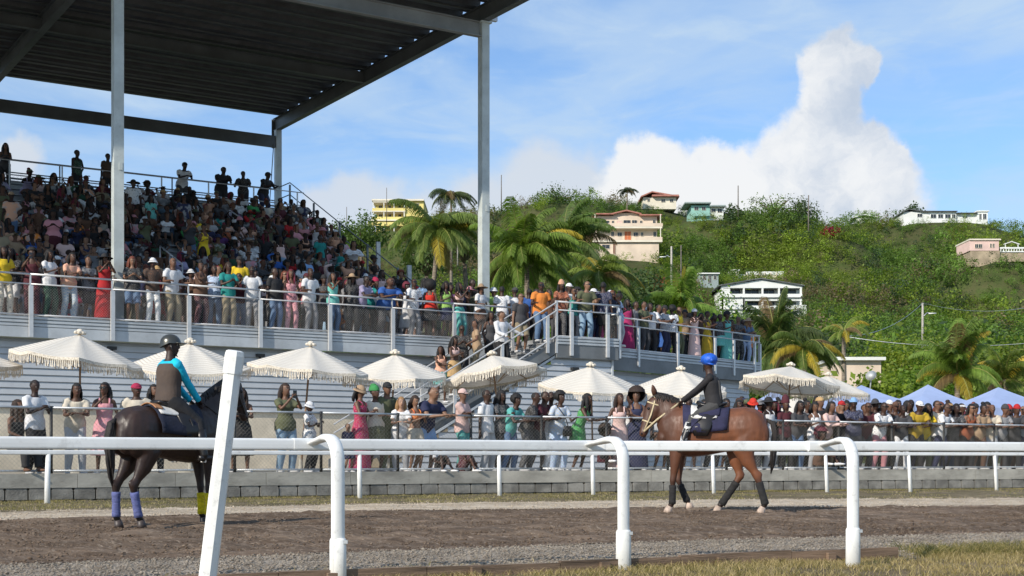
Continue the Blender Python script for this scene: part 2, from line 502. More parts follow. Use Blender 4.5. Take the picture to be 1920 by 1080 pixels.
m_conc = mat('weathered_concrete', (0.37, 0.355, 0.31), .9, var=.16, vscale=1.3, bump=.3, bscale=18, dirt=.35, stretch=(1, 1, 2.2))
m_block = mat('grey_block', (0.25, 0.24, 0.215), .95, var=.2, vscale=3, bump=.6, bscale=30, dirt=.4)
ww = empty('retaining_wall', (0, 30, 0), label='low retaining wall of grey concrete over a course of blocks', cat='wall')
pts = along_curve(c_wall, -22, 40, 1.83)
m1 = MB(); m2 = MB()
for a, b in zip(pts[:-1], pts[1:]):
    d = (b - a).normalized(); nrm = V((d.y, -d.x, 0))
    a2 = a + d * .004; b2 = b - d * .004
    m1.beam(a2 + V((0, 0, .39)) + nrm * .0, b2 + V((0, 0, .39)), .24, .26)
m1.build('concrete_cap', m_conc, ww)
pts = along_curve(c_wall, -22, 40, 0.4)
for a, b in zip(pts[:-1], pts[1:]):
    d = (b - a).normalized(); nrm = V((d.y, -d.x, 0))
    o = nrm * (.02 + rnd.uniform(-.008, .008))
    hh = .26
    # block with bevelled top and tapered sides
    c0 = a + d * .012; c1 = b - d * .012
    for (z0, z1, ins) in ((-.1, .05, .03), (.05, .22, 0.0), (.22, .258, .012)):
        m2.box((c0 + c1) / 2 + V((0, 0, (z0 + z1) / 2)) + o - nrm * ins, ((c1 - c0).length - 2 * ins, .2, z1 - z0), (d, nrm, V((0, 0, 1))))
m2.build('block_course', m_block, ww)
mbk = MB()
for a, b in zip(pts[:-1], pts[1:]):
    d = (b - a).normalized(); nrm = V((d.y, -d.x, 0))
    mbk.beam(a + V((0, 0, .08)) - nrm * .06, b + V((0, 0, .08)) - nrm * .06, .12, .34)
mbk.build('backing', m_block, ww)

# timber edging boards
m_wood = mat('weathered_board', (0.20, 0.135, 0.09), .9, var=.3, vscale=4, bump=.5, bscale=30, stretch=(.3, .3, 5))
bt = empty('edging_board', (1.2, 9.9, 0), label='weathered brown timber edging board between gravel and lawn', cat='board')
pb = along_curve(c_board, -4.2, 3.75, 1.02)
for i, (a, b) in enumerate(zip(pb[:-1], pb[1:])):
    m = MB(); z = .02 + rnd.uniform(-.006, .006)
    m.beam(a + V((0, 0, z)), b + V((0, 0, z + rnd.uniform(-.01, .01))) - (b - a).normalized() * .006, .035, .125)
    m.build('plank', m_wood, bt)
    s = MB(); d = (b - a).normalized(); nrm = V((d.y, -d.x, 0))
    s.box(a + d * .35 + nrm * .037 + V((0, 0, -.005)), (.07, .034, .14), (d, nrm, V((0, 0, 1))))
    s.build('stake', m_wood, bt)

# ============================================================ running rails
m_galv = mat('galvanised_steel', (0.55, 0.57, 0.58), .42, metal=.55, var=.08, vscale=5, bump=.05)
m_pvc = mat('white_rail_plastic', (0.78, 0.79, 0.78), .38, var=.035, vscale=2.0, bump=.03, bscale=8, dirt=.28)
m_pvc2 = mat('white_post_plastic', (0.80, 0.80, 0.77), .42, var=.03, vscale=4.0, bump=.04, bscale=6, dirt=.34)
def rail_profile(m, a, b, w, h, r=0.3):
    """rounded box section swept from a to b"""
    a = V(a); b = V(b); d = (b - a).normalized(); side = V((d.y, -d.x, 0)).normalized(); up = side.cross(d) * -1
    if up.z < 0: up = -up
    n = 20; vs = []
    for p in (a, b):
        for k in range(n):
            th = 2 * math.pi * k / n
            c, s_ = math.cos(th), math.sin(th)
            e = 0.42
            vs.append(p + side * (w / 2 * math.copysign(abs(c) ** e, c)) + up * (h / 2 * math.copysign(abs(s_) ** e, s_)))
    fs = [(k, (k + 1) % n, n + (k + 1) % n, n + k) for k in range(n)] + [tuple(range(n))[::-1], tuple(range(n, 2 * n))]
    m.add(vs, fs)
def goose(m, base, railpt, top, w=.094, t=.052, sleeve=.27):
    """gooseneck post: straight up from base, over in an arc to the rail"""
    base = V(base); rp = V(railpt); hd = V((rp.x - base.x, rp.y - base.y, 0)); L = hd.length; hd.normalize()
    sd = V((hd.y, -hd.x, 0))
    pts = [base + V((0, 0, -.1)), base + V((0, 0, sleeve)), base + V((0, 0, top - .26))]
    rr = .17
    for k in range(1, 8):
        th = k / 8 * math.pi / 2
        pts.append(base + hd * (rr * (1 - math.cos(th))) + V((0, 0, top - .02 - rr + rr * math.sin(th) - .0)))
    pts.append(base + hd * (rr + .06) + V((0, 0, top - .02)))
    pts.append(base + hd * (L - .10) + V((0, 0, top - .045)))
    pts.append(base + hd * (L + .0) + V((0, 0, top - .062)))
    n = len(pts)
    rad = [(w / 2, t / 2)] * n
    rad[-1] = (w / 2 * .7, t / 2 * .45); rad[-2] = (w / 2 * .9, t / 2 * .7)
    m.loft(pts, rad, hint=sd, seg=14)
near = empty('running_rail', (0, 9.6, 0), label='nearest white plastic running rail on gooseneck posts in front of the track', cat='rail')
posts = [V((-3.6, 7.15, 0)), V((-1.12, 8.75, 0)), V((0.80, 9.76, 0)), V((2.52, 10.05, 0)), V((4.62, 10.75, 0))]
railp = [V((-6.2, 6.3, 0)), V((-3.95, 7.75, 0)), V((-1.36, 9.20, 0)), V((0.57, 10.3, 0)), V((2.42, 10.62, 0)), V((4.45, 11.3, 0)), V((7.2, 12.2, 0))]
RZ = .893
for i, (a, b) in enumerate(zip(railp[:-1], railp[1:])):
    m = MB(); d = (b - a).normalized()
    rail_profile(m, a + V((0, 0, RZ)) + d * .004, b + V((0, 0, RZ)) - d * .004, .062, .078)
    m.build('rail', m_pvc, near, smooth=False)
    if i:
        m = MB(); rail_profile(m, a + V((0, 0, RZ)) - d * .13, a + V((0, 0, RZ)) + d * .13, .068, .084)
        m.build('joint_sleeve', m_pvc, near)
for p, q in zip(posts, railp[1:-1]):
    m = MB(); goose(m, p, q, .955)
    po = m.build('post', m_pvc2, near, smooth=True)
    m = MB(); m.loft([p + V((0, 0, -.1)), p + V((0, 0, .27)), p + V((0, 0, .285))], [(.056, .036), (.054, .034), (.048, .028)], hint=(1, 0, 0), seg=14)
    m.build('socket', m_pvc2, po, smooth=True)
    m = MB(); m.box(p + V((.05, -.01, .262)), (.03, .03, .022)); m.build('bolt', m_galv, po)
far = empty('running_rail', (0, 27.2, 0), label='far white running rail along the foot of the retaining wall', cat='rail')
c_far = lambda x: c_wall(x) - 1.55
fx = [-10.4, -8.0, -5.4, -2.98, -.27, 1.72, 4.45, 7.2, 9.35, 11.7, 14.0, 17]
fp = [V((x, float(c_far(x)), 0)) for x in fx]
for a, b in zip(fp[:-1], fp[1:]):
    m = MB(); rail_profile(m, a + V((0, 0, .90)), b + V((0, 0, .90)), .06, .078); m.build('rail', m_pvc, far)
for i, p in enumerate(fp):
    m = MB(); n = V((.4, -.9, 0))
    m.loft([p + V((-.03, 0, -.1)) + n * .12, p + V((-.02, 0, .5)) + n * .06, p + V((0, 0, .87))], [(.050, .035), (.046, .033), (.042, .03)], hint=(1, .4, 0), seg=10)
    m.build('post', m_pvc2, far, smooth=True)
# leaning white marker post close to the camera
Yp = 7.2
pt = at(441, 657, Yp); pbm = at(441 - (1138 - 657) * 0.1265, 1138, Yp + .05)
pbm.z = -.05
mp = empty('marker_post', (pbm.x, pbm.y, 0), label='tall white capped marker post leaning to the right close to the camera', cat='post')
def octo(m, a, b, r, seg=8):
    m.loft([a, b], [r, r * .93], hint=(math.cos(R(22.5)), math.sin(R(22.5)), 0), seg=seg)
m = MB(); ax = (pt - pbm).normalized()
m.loft([pbm, pt - ax * .1], [.049, .046], hint=(.92, .39, 0), seg=8); m.build('shaft', m_pvc2, mp)
m = MB(); m.loft([pt - ax * .125, pt - ax * .03, pt - ax * .006, pt], [.052, .052, .048, .034], hint=(.92, .39, 0), seg=8)
m.build('cap', m_pvc2, mp)

# ============================================================ chain link fence on the wall
m_blackpost = mat('black_fence_paint', (0.02, 0.02, 0.02), .5)
m_wire = mat('galvanised_wire', (0.30, 0.29, 0.26), .5, metal=.3)
def wire_panel(m, a, b, z0, z1, cell, r, slant=None):
    """diamond mesh of thin straight wires on the upright plane through a and b"""
    a = V(a); b = V(b); L = (b - a).length; d = (b - a).normalized(); H = z1 - z0
    n = V((d.y, -d.x, 0))
    zo = (b.z - a.z) / L
    def P(u, h): return a + d * u + V((0, 0, z0 + h))
    k = -H
    while k < L:
        for sg in (1, -1):
            u0, h0, u1, h1 = (k, 0, k + H, H) if sg == 1 else (k + H, 0, k, H)
            # clip to 0..L
            def clip(u0, h0, u1, h1):
                t0, t1 = 0.0, 1.0; du = u1 - u0
                if du == 0: return None
                ta, tb_ = (0 - u0) / du, (L - u0) / du
                if ta > tb_: ta, tb_ = tb_, ta
                t0 = max(t0, ta); t1 = min(t1, tb_)
                if t0 >= t1: return None
                return u0 + du * t0, h0 + (h1 - h0) * t0, u0 + du * t1, h0 + (h1 - h0) * t1
            c = clip(u0, h0, u1, h1)
            if c:
                p, q = P(c[0], c[1]) + n * r * sg, P(c[2], c[3]) + n * r * sg
                e = (q - p).normalized(); s1 = n * r; s2 = e.cross(n).normalized() * r
                vs = [p + s1, p - s1 * .5 + s2 * .87, p - s1 * .5 - s2 * .87, q + s1, q - s1 * .5 + s2 * .87, q - s1 * .5 - s2 * .87]
                m.add(vs, [(0, 1, 4, 3), (1, 2, 5, 4), (2, 0, 3, 5)])
        k += cell
fence = empty('chain_link_fence', (0, 30, WALL_Z), label='waist-high chain link fence with black posts on top of the retaining wall', cat='fence')
def x_at_px(fn, px, off=0.0):
    lo, hi = -40.0, 60.0
    for _ in range(60):
        mid = (lo + hi) / 2
        if mid / (float(fn(mid)) + off) * F + 960 < px: lo = mid
        else: hi = mid
    return lo
fpx = [-95, 96, 268, 440, 602, 746, 883, 1015, 1137, 1252, 1362, 1468, 1572, 1672, 1770, 1864, 1955]
fpp = []
for px in fpx:
    x = x_at_px(c_wall, px, .02); fpp.append(V((x, float(c_wall(x)) + .02, 0)))
FTOP = 1.72
ftops = [FTOP if px < 1250 else FTOP - (px - 1250) / 700 * .08 for px in fpx]
for p, ft in zip(fpp, ftops):
    m = MB(); m.loft([p + V((0, 0, WALL_Z)), p + V((0, 0, ft + .03))], [.03, .03], seg=8); m.build('post', m_blackpost, fence, smooth=True)
for a, b, ta, tb2 in zip(fpp[:-1], fpp[1:], ftops[:-1], ftops[1:]):
    m = MB(); m.loft([a + V((0, 0, ta)), b + V((0, 0, tb2))], [.022, .022], seg=8); m.build('top_rail', m_galv, fence, smooth=True)
    m = MB(); m.loft([a + V((0, 0, WALL_Z + .05)), b + V((0, 0, WALL_Z + .05))], [.02, .02], seg=8); m.build('bottom_rail', m_galv, fence, smooth=True)
    m = MB(); wire_panel(m, a - V((0, .03, 0)), b - V((0, .03, 0)), WALL_Z + .05, min(ta, tb2), .080, .0017); m.build('wire_mesh', m_wire, fence)
# ============================================================ grandstand
U = V((.8461, .5330, 0)); W = V((-.5330, .8461, 0)); E0 = V((-.94, 45.3, 0)); UP = V((0, 0, 1))
def S(t, d, z=0.0): return E0 + U * t + W * d + V((0, 0, z))
def t_at(px, d):
    k = (px - 960) / F
    return (k * (E0.y + d * W.y) - E0.x - d * W.x) / (U.x - k * U.y)
FL = 4.72      # walking surface
FR = 4.6       # datum of the railings and beams
m_beam = mat('pale_steel_paint', (0.46, 0.49, 0.51), .55, var=.08, vscale=1.2, dirt=.18, bump=.04)
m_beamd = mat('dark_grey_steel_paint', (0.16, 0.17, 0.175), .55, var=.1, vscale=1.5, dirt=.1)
m_siding = mat('ribbed_siding_metal', (0.47, 0.49, 0.51), .5, metal=.05, var=.06, vscale=.6, dirt=.12, stretch=(1, 1, .4))
m_alu = mat('bench_aluminium', (0.40, 0.41, 0.42), .45, metal=.5, var=.1, vscale=3)
m_rail = mat('rail_aluminium', (0.60, 0.60, 0.60), .38, metal=.35, var=.05, vscale=4)
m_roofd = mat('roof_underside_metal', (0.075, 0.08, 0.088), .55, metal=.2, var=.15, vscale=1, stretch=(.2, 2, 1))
m_steel = mat('roof_frame_steel', (0.10, 0.11, 0.115), .5, var=.12, vscale=1, dirt=.15)
m_colm = mat('column_steel_paint', (0.50, 0.545, 0.53), .5, var=.08, vscale=1.6, dirt=.22)
m_plinth = mat('cream_plinth_concrete', (0.66, 0.58, 0.45), .9, var=.12, vscale=.8, dirt=.25)
m_wire2 = mat('railing_wire', (0.45, 0.45, 0.44), .5, metal=.3)
gs = empty('grandstand', S(-8, 4, .5), label='large roofed grandstand with grey steel columns, bleachers, deck, ribbed siding and stairs', cat='grandstand')
TL = -40.0
T_END = t_at(532, 18.4)
def sbox(m, t0, t1, d0, d1, z0, z1):
    m.box(S((t0 + t1) / 2, (d0 + d1) / 2, (z0 + z1) / 2), (abs(t1 - t0), abs(d1 - d0), abs(z1 - z0)), (U, W, UP))
# deck and its edge
m = MB(); sbox(m, TL, 6.1, .02, 2.7, FL - .12, FL); sbox(m, 1.31, 3.76, -2.34, .02, FL - .12, FL); m.build('deck_floor', m_alu, gs)
m = MB(); sbox(m, TL, 1.3, -.05, .15, 4.13, 4.42); m.build('edge_beam', m_beam, gs)
def stripes(a, b, out, z0, z1, n, mm):
    m = MB(); a = V(a); b = V(b); h = (z1 - z0) / n
    for i in range(n):
        m.beam(a + out * (.03 if i % 1 == 0 else 0) + UP * (z0 + h * (i + .5)), b + out * .03 + UP * (z0 + h * (i + .5)), .05, h * .62)
    m.beam(a + UP * ((z0 + z1) / 2) - out * .02, b + UP * ((z0 + z1) / 2) - out * .02, .04, z1 - z0)
    return m.build('edge_planks', mm, gs)
stripes(S(TL, 0), S(1.3, 0), -W, 4.42, 4.72, 3, m_beam)
# siding
def siding(name, a, b, z0, z1, out, mm, plank=.185, topfn=None):
    m = MB(); a = V(a); b = V(b); L = (b - a).length; d = (b - a).normalized()
    z = z0
    while z < z1 - .01:
        zt = min(z + plank, z1)
        s0 = 0.0; s1 = L
        if topfn:                      # left end cut by a slope
            s0 = max(0.0, topfn(zt))
        p, q = a + d * s0, b
        if s0 < L:
            m.add([p + UP * z + out * .035, q + UP * z + out * .035, q + UP * (zt - .030) + out * .006, p + UP * (zt - .030) + out * .006,
                   q + UP * (zt - .030) - out * .022, p + UP * (zt - .030) - out * .022, q + UP * zt - out * .022, p + UP * zt - out * .022, q + UP * zt + out * .035, p + UP * zt + out * .035],
                  [(0, 1, 2, 3), (3, 2, 4, 5), (5, 4, 6, 7), (7, 6, 8, 9)])
        z += plank
    return m.build(name, mm, gs)
siding('siding', S(TL, .3), S(2.2, .3), 2.2, 4.13, -W, m_siding)
m = MB(); sbox(m, TL, 3.6, .35, .55, .45, 2.2); m.build('plinth', m_plinth, gs)
m = MB(); sbox(m, TL, 2.3, .33, .36, 2.2, 4.12); m.build('siding_backing', m_beamd, gs)
# small flood lights on the siding
def flood(p):
    m = MB(); m.box(p, (.24, .16, .09), (U, W, UP)); m.box(p + UP * -.07 + W * .02, (.05, .05, .1), (U, W, UP)); m.build('wall_light', m_blackpost, gs)
for px, z in ((210, 3.95), (488, 3.92)): flood(S(t_at(px, .2), .2, z))
# landing
m = MB()
m.beam(S(1.31, -2.36, 4.27), S(3.78, -2.36, 4.27), .1, .42); m.beam(S(3.74, -2.36, 4.27), S(3.74, 0, 4.27), .1, .42); m.beam(S(1.33, -2.3, 4.27), S(1.33, -.2, 4.27), .08, .42)
m.build('landing_beam', m_beamd, gs)
stripes(S(1.34, -2.38), S(3.78, -2.38), -W, 4.48, 4.78, 3, m_beam)
stripes(S(3.78, -2.38), S(3.78, -.1), U, 4.48, 4.78, 3, m_beam)
SL = .58
def slope_cut(z):      # distance along u from the wall's left end where the stair underside passes height z
    return (z - .45) / SL
tA = 1.31 - (4.1 - .45) / SL
siding('landing_siding', S(tA, -2.25), S(3.6, -2.25), .5, 4.06, -W, m_siding, topfn=slope_cut)
siding('landing_siding', S(3.62, -2.2), S(3.62, .3), .5, 4.06, U, m_siding)
m = MB(); m.beam(S(tA, -2.29, .5), S(1.31, -2.29, 4.10), .05, .07); m.beam(S(1.31, -2.29, 4.08), S(3.64, -2.29, 4.08), .05, .06); m.beam(S(3.62, -2.29, .5), S(3.62, -2.29, 4.1), .06, .06, up=U); m.build('siding_trim', m_beam, gs)
flood(S(2.05, -2.36, 3.72))
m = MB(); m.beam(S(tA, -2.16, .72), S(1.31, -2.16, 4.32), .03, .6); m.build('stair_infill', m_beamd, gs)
# stairs
NS = 23; TR = (FL - .5) / NS / SL
st = MB()
for i in range(NS):
    z = FL - (i + 1) * (FL - .5) / NS; t = 1.31 - i * TR
    sbox(st, t - TR - .02, t, -2.3, -.35, z - .035, z)
    sbox(st, t - .012, t, -2.3, -.35, z, z + .13)
stairs = st.build('stairs', m_alu, gs)
m = MB()
for d in (-2.36, -.3):
    a = S(1.31, d, FR - .12); b = S(1.31 - 4.1 / SL, d, .55)
    m.add([a + UP * .12, a - UP * .30, b - UP * .05, b + UP * .22, a + UP * .12 + W * .05, a - UP * .30 + W * .05, b - UP * .05 + W * .05, b + UP * .22 + W * .05],
          [(0, 1, 2, 3), (4, 7, 6, 5), (0, 3, 7, 4), (1, 5, 6, 2), (0, 4, 5, 1), (3, 2, 6, 7)])
m.build('stringer', m_beamd, stairs)
def pipe(m, a, b, r=.025): m.loft([V(a), V(b)], [r, r], seg=8)
for d in (-2.40, -.28):
    m = MB()
    for h in (1.24, .97, .16):
        pipe(m, S(1.31, d, FR + h - .0), S(1.31 - 4.0 / SL, d, FR + h - 4.0), .025)
    tt = .95
    while tt > -5.9:
        zz = FR - (1.31 - tt) * SL
        m.box(S(tt, d - .01, zz + .38), (.1, .07, 1.18), (U, W, UP)); tt -= 1.72
    m.build('handrail', m_rail, stairs, smooth=False)
# railings of deck, landing and angled walkway
def railing(a, b, posts, zf, out, mesh=True, cell=.075, ztop=1.27):
    a = V(a); b = V(b); d = (b - a).normalized()
    r = empty_part('railing', gs)
    m = MB(); pipe(m, a + UP * (zf + ztop), b + UP * (zf + ztop), .03); pipe(m, a + UP * (zf + ztop - .27), b + UP * (zf + ztop - .27), .022); pipe(m, a + UP * (zf + .15), b + UP * (zf + .15), .027)
    ro = m.build('railing', m_rail, gs, smooth=True)
    for p in posts:
        m = MB(); q = a + d * p
        m.box(q + out * .07 + UP * (zf + .24), (.11, .09, 1.42), (d, out, UP))
        m.box(q + UP * (zf + ztop - .17), (.04, .04, .3), (d, out, UP))
        m.build('post', m_rail, ro)
    if mesh:
        m = MB(); wire_panel(m, a - out * .03, b - out * .03, zf + .16, zf + ztop - .28, cell, .0019); m.build('wire_mesh', m_wire2, ro)
    return ro
def empty_part(*a): return None
pxs = [-120, 57, 210, 353, 487, 617, 735, 850]
seg_t = [t_at(p, -.06) for p in pxs] + [t_at(962, -.06)]
for i in range(len(seg_t) - 1):
    a, b = S(seg_t[i], -.06), S(seg_t[i + 1], -.06)
    railing(a, b, [0.0], FR, -W)
railing(S(1.31, -2.38), S(3.80, -2.38), [.55, 2.0], FR, -W, mesh=False)
railing(S(3.80, -2.38), S(3.80, .0), [.05, 1.2], FR, U, mesh=True)
m = MB(); m.box(S(1.31, -2.38, FR + .45), (.07, .07, 1.7), (U, W, UP)); m.build('corner_post', m_rail, gs)
Q0 = V((3.94, 49, 0)); Q1 = V((10.3, 56.5, 0)); QD = (Q1 - Q0).normalized(); QN = V((-QD.y, QD.x, 0)); QL = (Q1 - Q0).length
def q_at(px, off=0.0):
    k = (px - 960) / F; o = Q0 + QN * off
    return (k * o.y - o.x) / (QD.x - k * QD.y)
railing(Q0, Q1, [q_at(p) for p in (1194, 1268, 1338, 1373, 1412)], FR, -QN, mesh=False)
railing(Q1, Q1 + QN * 3.2, [0.05, 1.6, 3.1], FR, QD, mesh=True)
m = MB()
m.add([Q0 + UP * FL, Q1 + UP * FL, Q1 + QN * 3.3 + UP * FL, Q0 + QN * 3.3 + UP * FL] + [Q0 + UP * (FL - .1), Q1 + UP * (FL - .1), Q1 + QN * 3.3 + UP * (FL - .1), Q0 + QN * 3.3 + UP * (FL - .1)],
      [(0, 1, 2, 3), (7, 6, 5, 4), (0, 4, 5, 1), (1, 5, 6, 2), (2, 6, 7, 3), (3, 7, 4, 0)])
m.build('walkway_floor', m_alu, gs)
stripes(Q0 - QD * .6, Q1, -QN, 4.42, 4.74, 3, m_beam)
m = MB(); m.beam(Q0 - QD * 1.2 + UP * 4.18, Q1 + UP * 4.18, .12, .46); m.beam(Q1 + UP * 4.18, Q1 + QN * 3.2 + UP * 4.18, .12, .46); m.build('walkway_beam', m_beamd, gs)
siding('siding', Q0 - QD * .8 + QN * .3, Q1 - QD * .4 + QN * .3, .5, 3.95, -QN, m_siding)
m = MB(); m.beam(Q0 - QD * .8 + QN * .34 + UP * 2.2, Q1 - QD * .4 + QN * .34 + UP * 2.2, .03, 3.5); m.beam(S(tA + 3, -2.1, 1), S(3.55, -2.1, 1), .03, 1.5); m.build('siding_backing', m_beamd, gs)
# bleachers
NR = 20; RD = .76; RH = .36; D0 = 2.7
tr = MB(); 
for k in range(NR):
    d0 = D0 + k * RD; z = FL + k * RH
    sbox(tr, TL, T_END, d0, d0 + RD + .02, z - .05, z); sbox(tr, TL, T_END, d0 + RD, d0 + RD + .02, z, z + RH - .05)
tr.build('tread', m_alu, gs)
for k in range(NR):
    m = MB(); d0 = D0 + k * RD; z = FL + k * RH
    sbox(m, TL, T_END, d0 + .50, d0 + .76, z + .40, z + .43)
    for t in np.arange(T_END - .1, -24, -1.8): sbox(m, t - .04, t, d0 + .58, d0 + .68, z, z + .40)
    m.build('bench', m_alu, gs)
ZT = FL + NR * RH; DT = D0 + NR * RD
m = MB(); sbox(m, TL, T_END, DT, DT + 1.6, ZT - .06, ZT); m.build('top_walkway', m_alu, gs)
# top and side railings
m_raild = mat('top_rail_steel', (0.20, 0.22, 0.23), .5, metal=.4)
m = MB(); DB = DT + 1.5
for h in (1.15, .62, .12): pipe(m, S(TL, DB, ZT + h), S(T_END, DB, ZT + h), .025)
for t in np.arange(T_END, -24, -2.4): m.box(S(t, DB, ZT + .5), (.05, .05, 1.3), (U, W, UP))
m.build('back_railing', m_raild, gs)
m = MB()
for h in (1.15, .62, .12):
    pipe(m, S(T_END, DB, ZT + h), S(T_END, DT - .2, ZT + h), .025)
    pipe(m, S(T_END, DT - .2, ZT + h), S(T_END, D0 + .3, FL + h), .022)
for d in np.arange(DT - .2, D0, -2.6): 
    m.box(S(T_END, d, FL + (d - D0) / RD * RH + .3), (.07, .07, 1.7), (U, W, UP))
m.build('side_railing', m_raild, gs)
m_post3 = mat('pale_side_post', (.55, .56, .55), .5, metal=.2)
for d in (9.2, 6.6):
    m = MB(); m.box(S(T_END + .12, d, FL + (d - D0) / RD * RH + .55), (.16, .1, 1.9), (U, W, UP)); m.build('side_post', m_post3, gs)
m = MB()
wire_panel(m, S(-24, DB + .01), S(T_END, DB + .01), ZT + .12, ZT + .62, .16, .003); m.build('wire_mesh', m_raild, gs)
# front rail of the top standing row
m = MB(); d_ = D0 + 17 * RD + .55; z_ = FL + 18 * RH
for h in (1.16, .6): pipe(m, S(TL, d_, z_ + h), S(T_END, d_, z_ + h), .022)
for t in np.arange(T_END - .3, -24, -2.0): m.box(S(t, d_, z_ + .4), (.05, .05, 1.5), (U, W, UP))
m.build('front_railing', m_rail, gs)
# aisle rails
for px, k in ((300, 7), (318, 6), (430, 14), (160, 15)):
    m = MB(); d = D0 + k * RD + .1; t = t_at(px, d); z = FL + k * RH
    pipe(m, S(t, d, z), S(t, d, z + 1.0), .025); pipe(m, S(t, d, z + 1.0), S(t + .05, d - 1.2, z + 1.0 - .5), .025); pipe(m, S(t + .05, d - 1.2, z + .5), S(t + .05, d - 1.2, z - .5), .025)
    m.build('aisle_rail', m_rail, gs, smooth=True)
# roof
DC = .9; tc1 = t_at(907, DC); tc0 = t_at(220.5, DC); bay = tc1 - tc0; D2 = 19.0
def hbeam(m, a, b, w, h):
    """I section: two flanges and a web"""
    a = V(a); b = V(b)
    m.beam(a + UP * (h / 2 - .015), b + UP * (h / 2 - .015), w, .03); m.beam(a - UP * (h / 2 - .015), b - UP * (h / 2 - .015), w, .03); m.beam(a, b, .03, h - .06)
for i, t in enumerate((tc1, tc0, tc0 - bay)):
    m = MB(); q = S(t, DC)
    m.box(q + UP * (FL + 15.65) / 2, (.29, .29, 15.65 - FL), (U, W, UP)); m.box(q + UP * (FL + .02), (.5, .5, .04), (U, W, UP)); m.box(q + UP * 15.62, (.42, .42, .05), (U, W, UP))
    c = m.build('column', m_colm, gs)
    m = MB(); m.box(q + UP * 9.3 - W * .15 + U * .05, (.1, .03, .22), (U, W, UP)); m.build('junction_box', m_colm, c)
    m = MB(); q = S(t, D2)
    m.box(q + UP * (.5 + 15.66) / 2, (.26, .26, 15.16), (U, W, UP)); m.build('column', m_colm, gs)
    m = MB(); m.box(q + W * .33 + UP * 15.55, (.34, .03, 1.3), (U, W, UP)); m.build('end_plate', m_steel, gs)
m = MB(); m.box(S(tc1 + .25, DC - .2, 15.75), (.28, .14, .14), (U, W, UP)); m.build('camera_bracket', m_rail, gs)
m = MB(); hbeam(m, S(tc0 - 2 * bay, DC, 15.38), S(tc1 - .16, DC, 15.38), .22, .50); m.build('front_beam', mat('front_beam_paint', (.26, .27, .275), .55, var=.08, vscale=1, dirt=.15), gs)
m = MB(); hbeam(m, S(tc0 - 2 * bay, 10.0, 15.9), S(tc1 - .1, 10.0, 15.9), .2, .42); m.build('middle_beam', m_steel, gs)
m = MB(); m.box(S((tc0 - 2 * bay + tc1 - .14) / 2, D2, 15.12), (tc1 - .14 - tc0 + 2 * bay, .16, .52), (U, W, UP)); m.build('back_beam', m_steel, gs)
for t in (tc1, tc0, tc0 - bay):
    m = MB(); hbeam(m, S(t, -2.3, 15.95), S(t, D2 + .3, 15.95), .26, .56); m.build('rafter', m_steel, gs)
m = MB(); t0, t1 = tc0 - 2 * bay, tc1 + .03; d = -2.4; zl, zh = 16.26, 16.52
prof = []
while d < 18.6:
    prof += [(d, zl), (d + .72, zl), (d + .80, zh), (d + 1.12, zh)]; d += 1.2
vs = []; fs = []
for (dd, z) in prof: vs += [S(t0, dd, z), S(t1, dd, z)]
for i in range(len(prof) - 1): fs.append((2 * i, 2 * i + 1, 2 * i + 3, 2 * i + 2))
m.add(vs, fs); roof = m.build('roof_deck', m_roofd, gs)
sm = roof.modifiers.new('thickness', 'SOLIDIFY'); sm.thickness = .012; sm.offset = 1
m = MB(); d = -2.4
while d < 18.6:
    m.beam(S(t0, d + .36, 16.235), S(tc1, d + .36, 16.235), .07, .045); d += 1.2
m.build('purlin', m_steel, gs)
# thin brace rod at the back corner
m = MB(); pipe(m, S(tc1 - .25, D2 - .1, 15.0), S(tc1 - .5, D2 - .1, 11.5), .02); m.build('brace_rod', m_steel, gs)

# ============================================================ umbrellas
def macrame():
    m = bpy.data.materials.new('cream_macrame'); m.use_nodes = True
    T = NT(m.node_tree); b = m.node_tree.nodes['Principled BSDF']
    b.inputs['Roughness'].default_value = .9
    tc = T.node('ShaderNodeTexCoord').outputs['Object']
    r = T.node('ShaderNodeAttribute', attribute_name='ring').outputs['Fac']
    band = T.math('PINGPONG', T.math('MULTIPLY', r, 36.0), 1.0)
    n = T.noise(tc, 60, 3, .7)
    h = T.math('ADD', T.maprange(band, .15, .5), T.math('MULTIPLY', n, .7))
    c = T.mix(T.maprange(band, .05, .35), (0.66, 0.60, 0.51), (0.90, 0.86, 0.78))
    c = T.mix(T.maprange(n, .52, .7, 0, .35), c, (0.42, .37, .30))
    T.setin(b.inputs['Base Color'], c)
    bp = T.node('ShaderNodeBump'); bp.inputs['Strength'].default_value = .5; bp.inputs['Distance'].default_value = .02
    T.l.new(h, bp.inputs['Height']); T.l.new(bp.outputs[0], b.inputs['Normal'])
    tr = T.node('ShaderNodeBsdfTranslucent'); T.setin(tr.inputs[0], (.70, .62, .52))
    mx = T.node('ShaderNodeMixShader'); mx.inputs[0].default_value = .28
    T.l.new(b.outputs[0], mx.inputs[1]); T.l.new(tr.outputs[0], mx.inputs[2])
    T.l.new(mx.outputs[0], m.node_tree.nodes['Material Output'].inputs[0])
    return m
m_mac = macrame()
m_fringe = mat('cream_fringe', (0.70, 0.63, 0.52), .95, var=.15, vscale=30)
m_pole = mat('wooden_pole', (0.30, 0.185, 0.11), .6, var=.2, vscale=6, stretch=(1, 1, .2))
m_ribw = mat('pale_rib_wood', (0.45, 0.33, 0.22), .6)
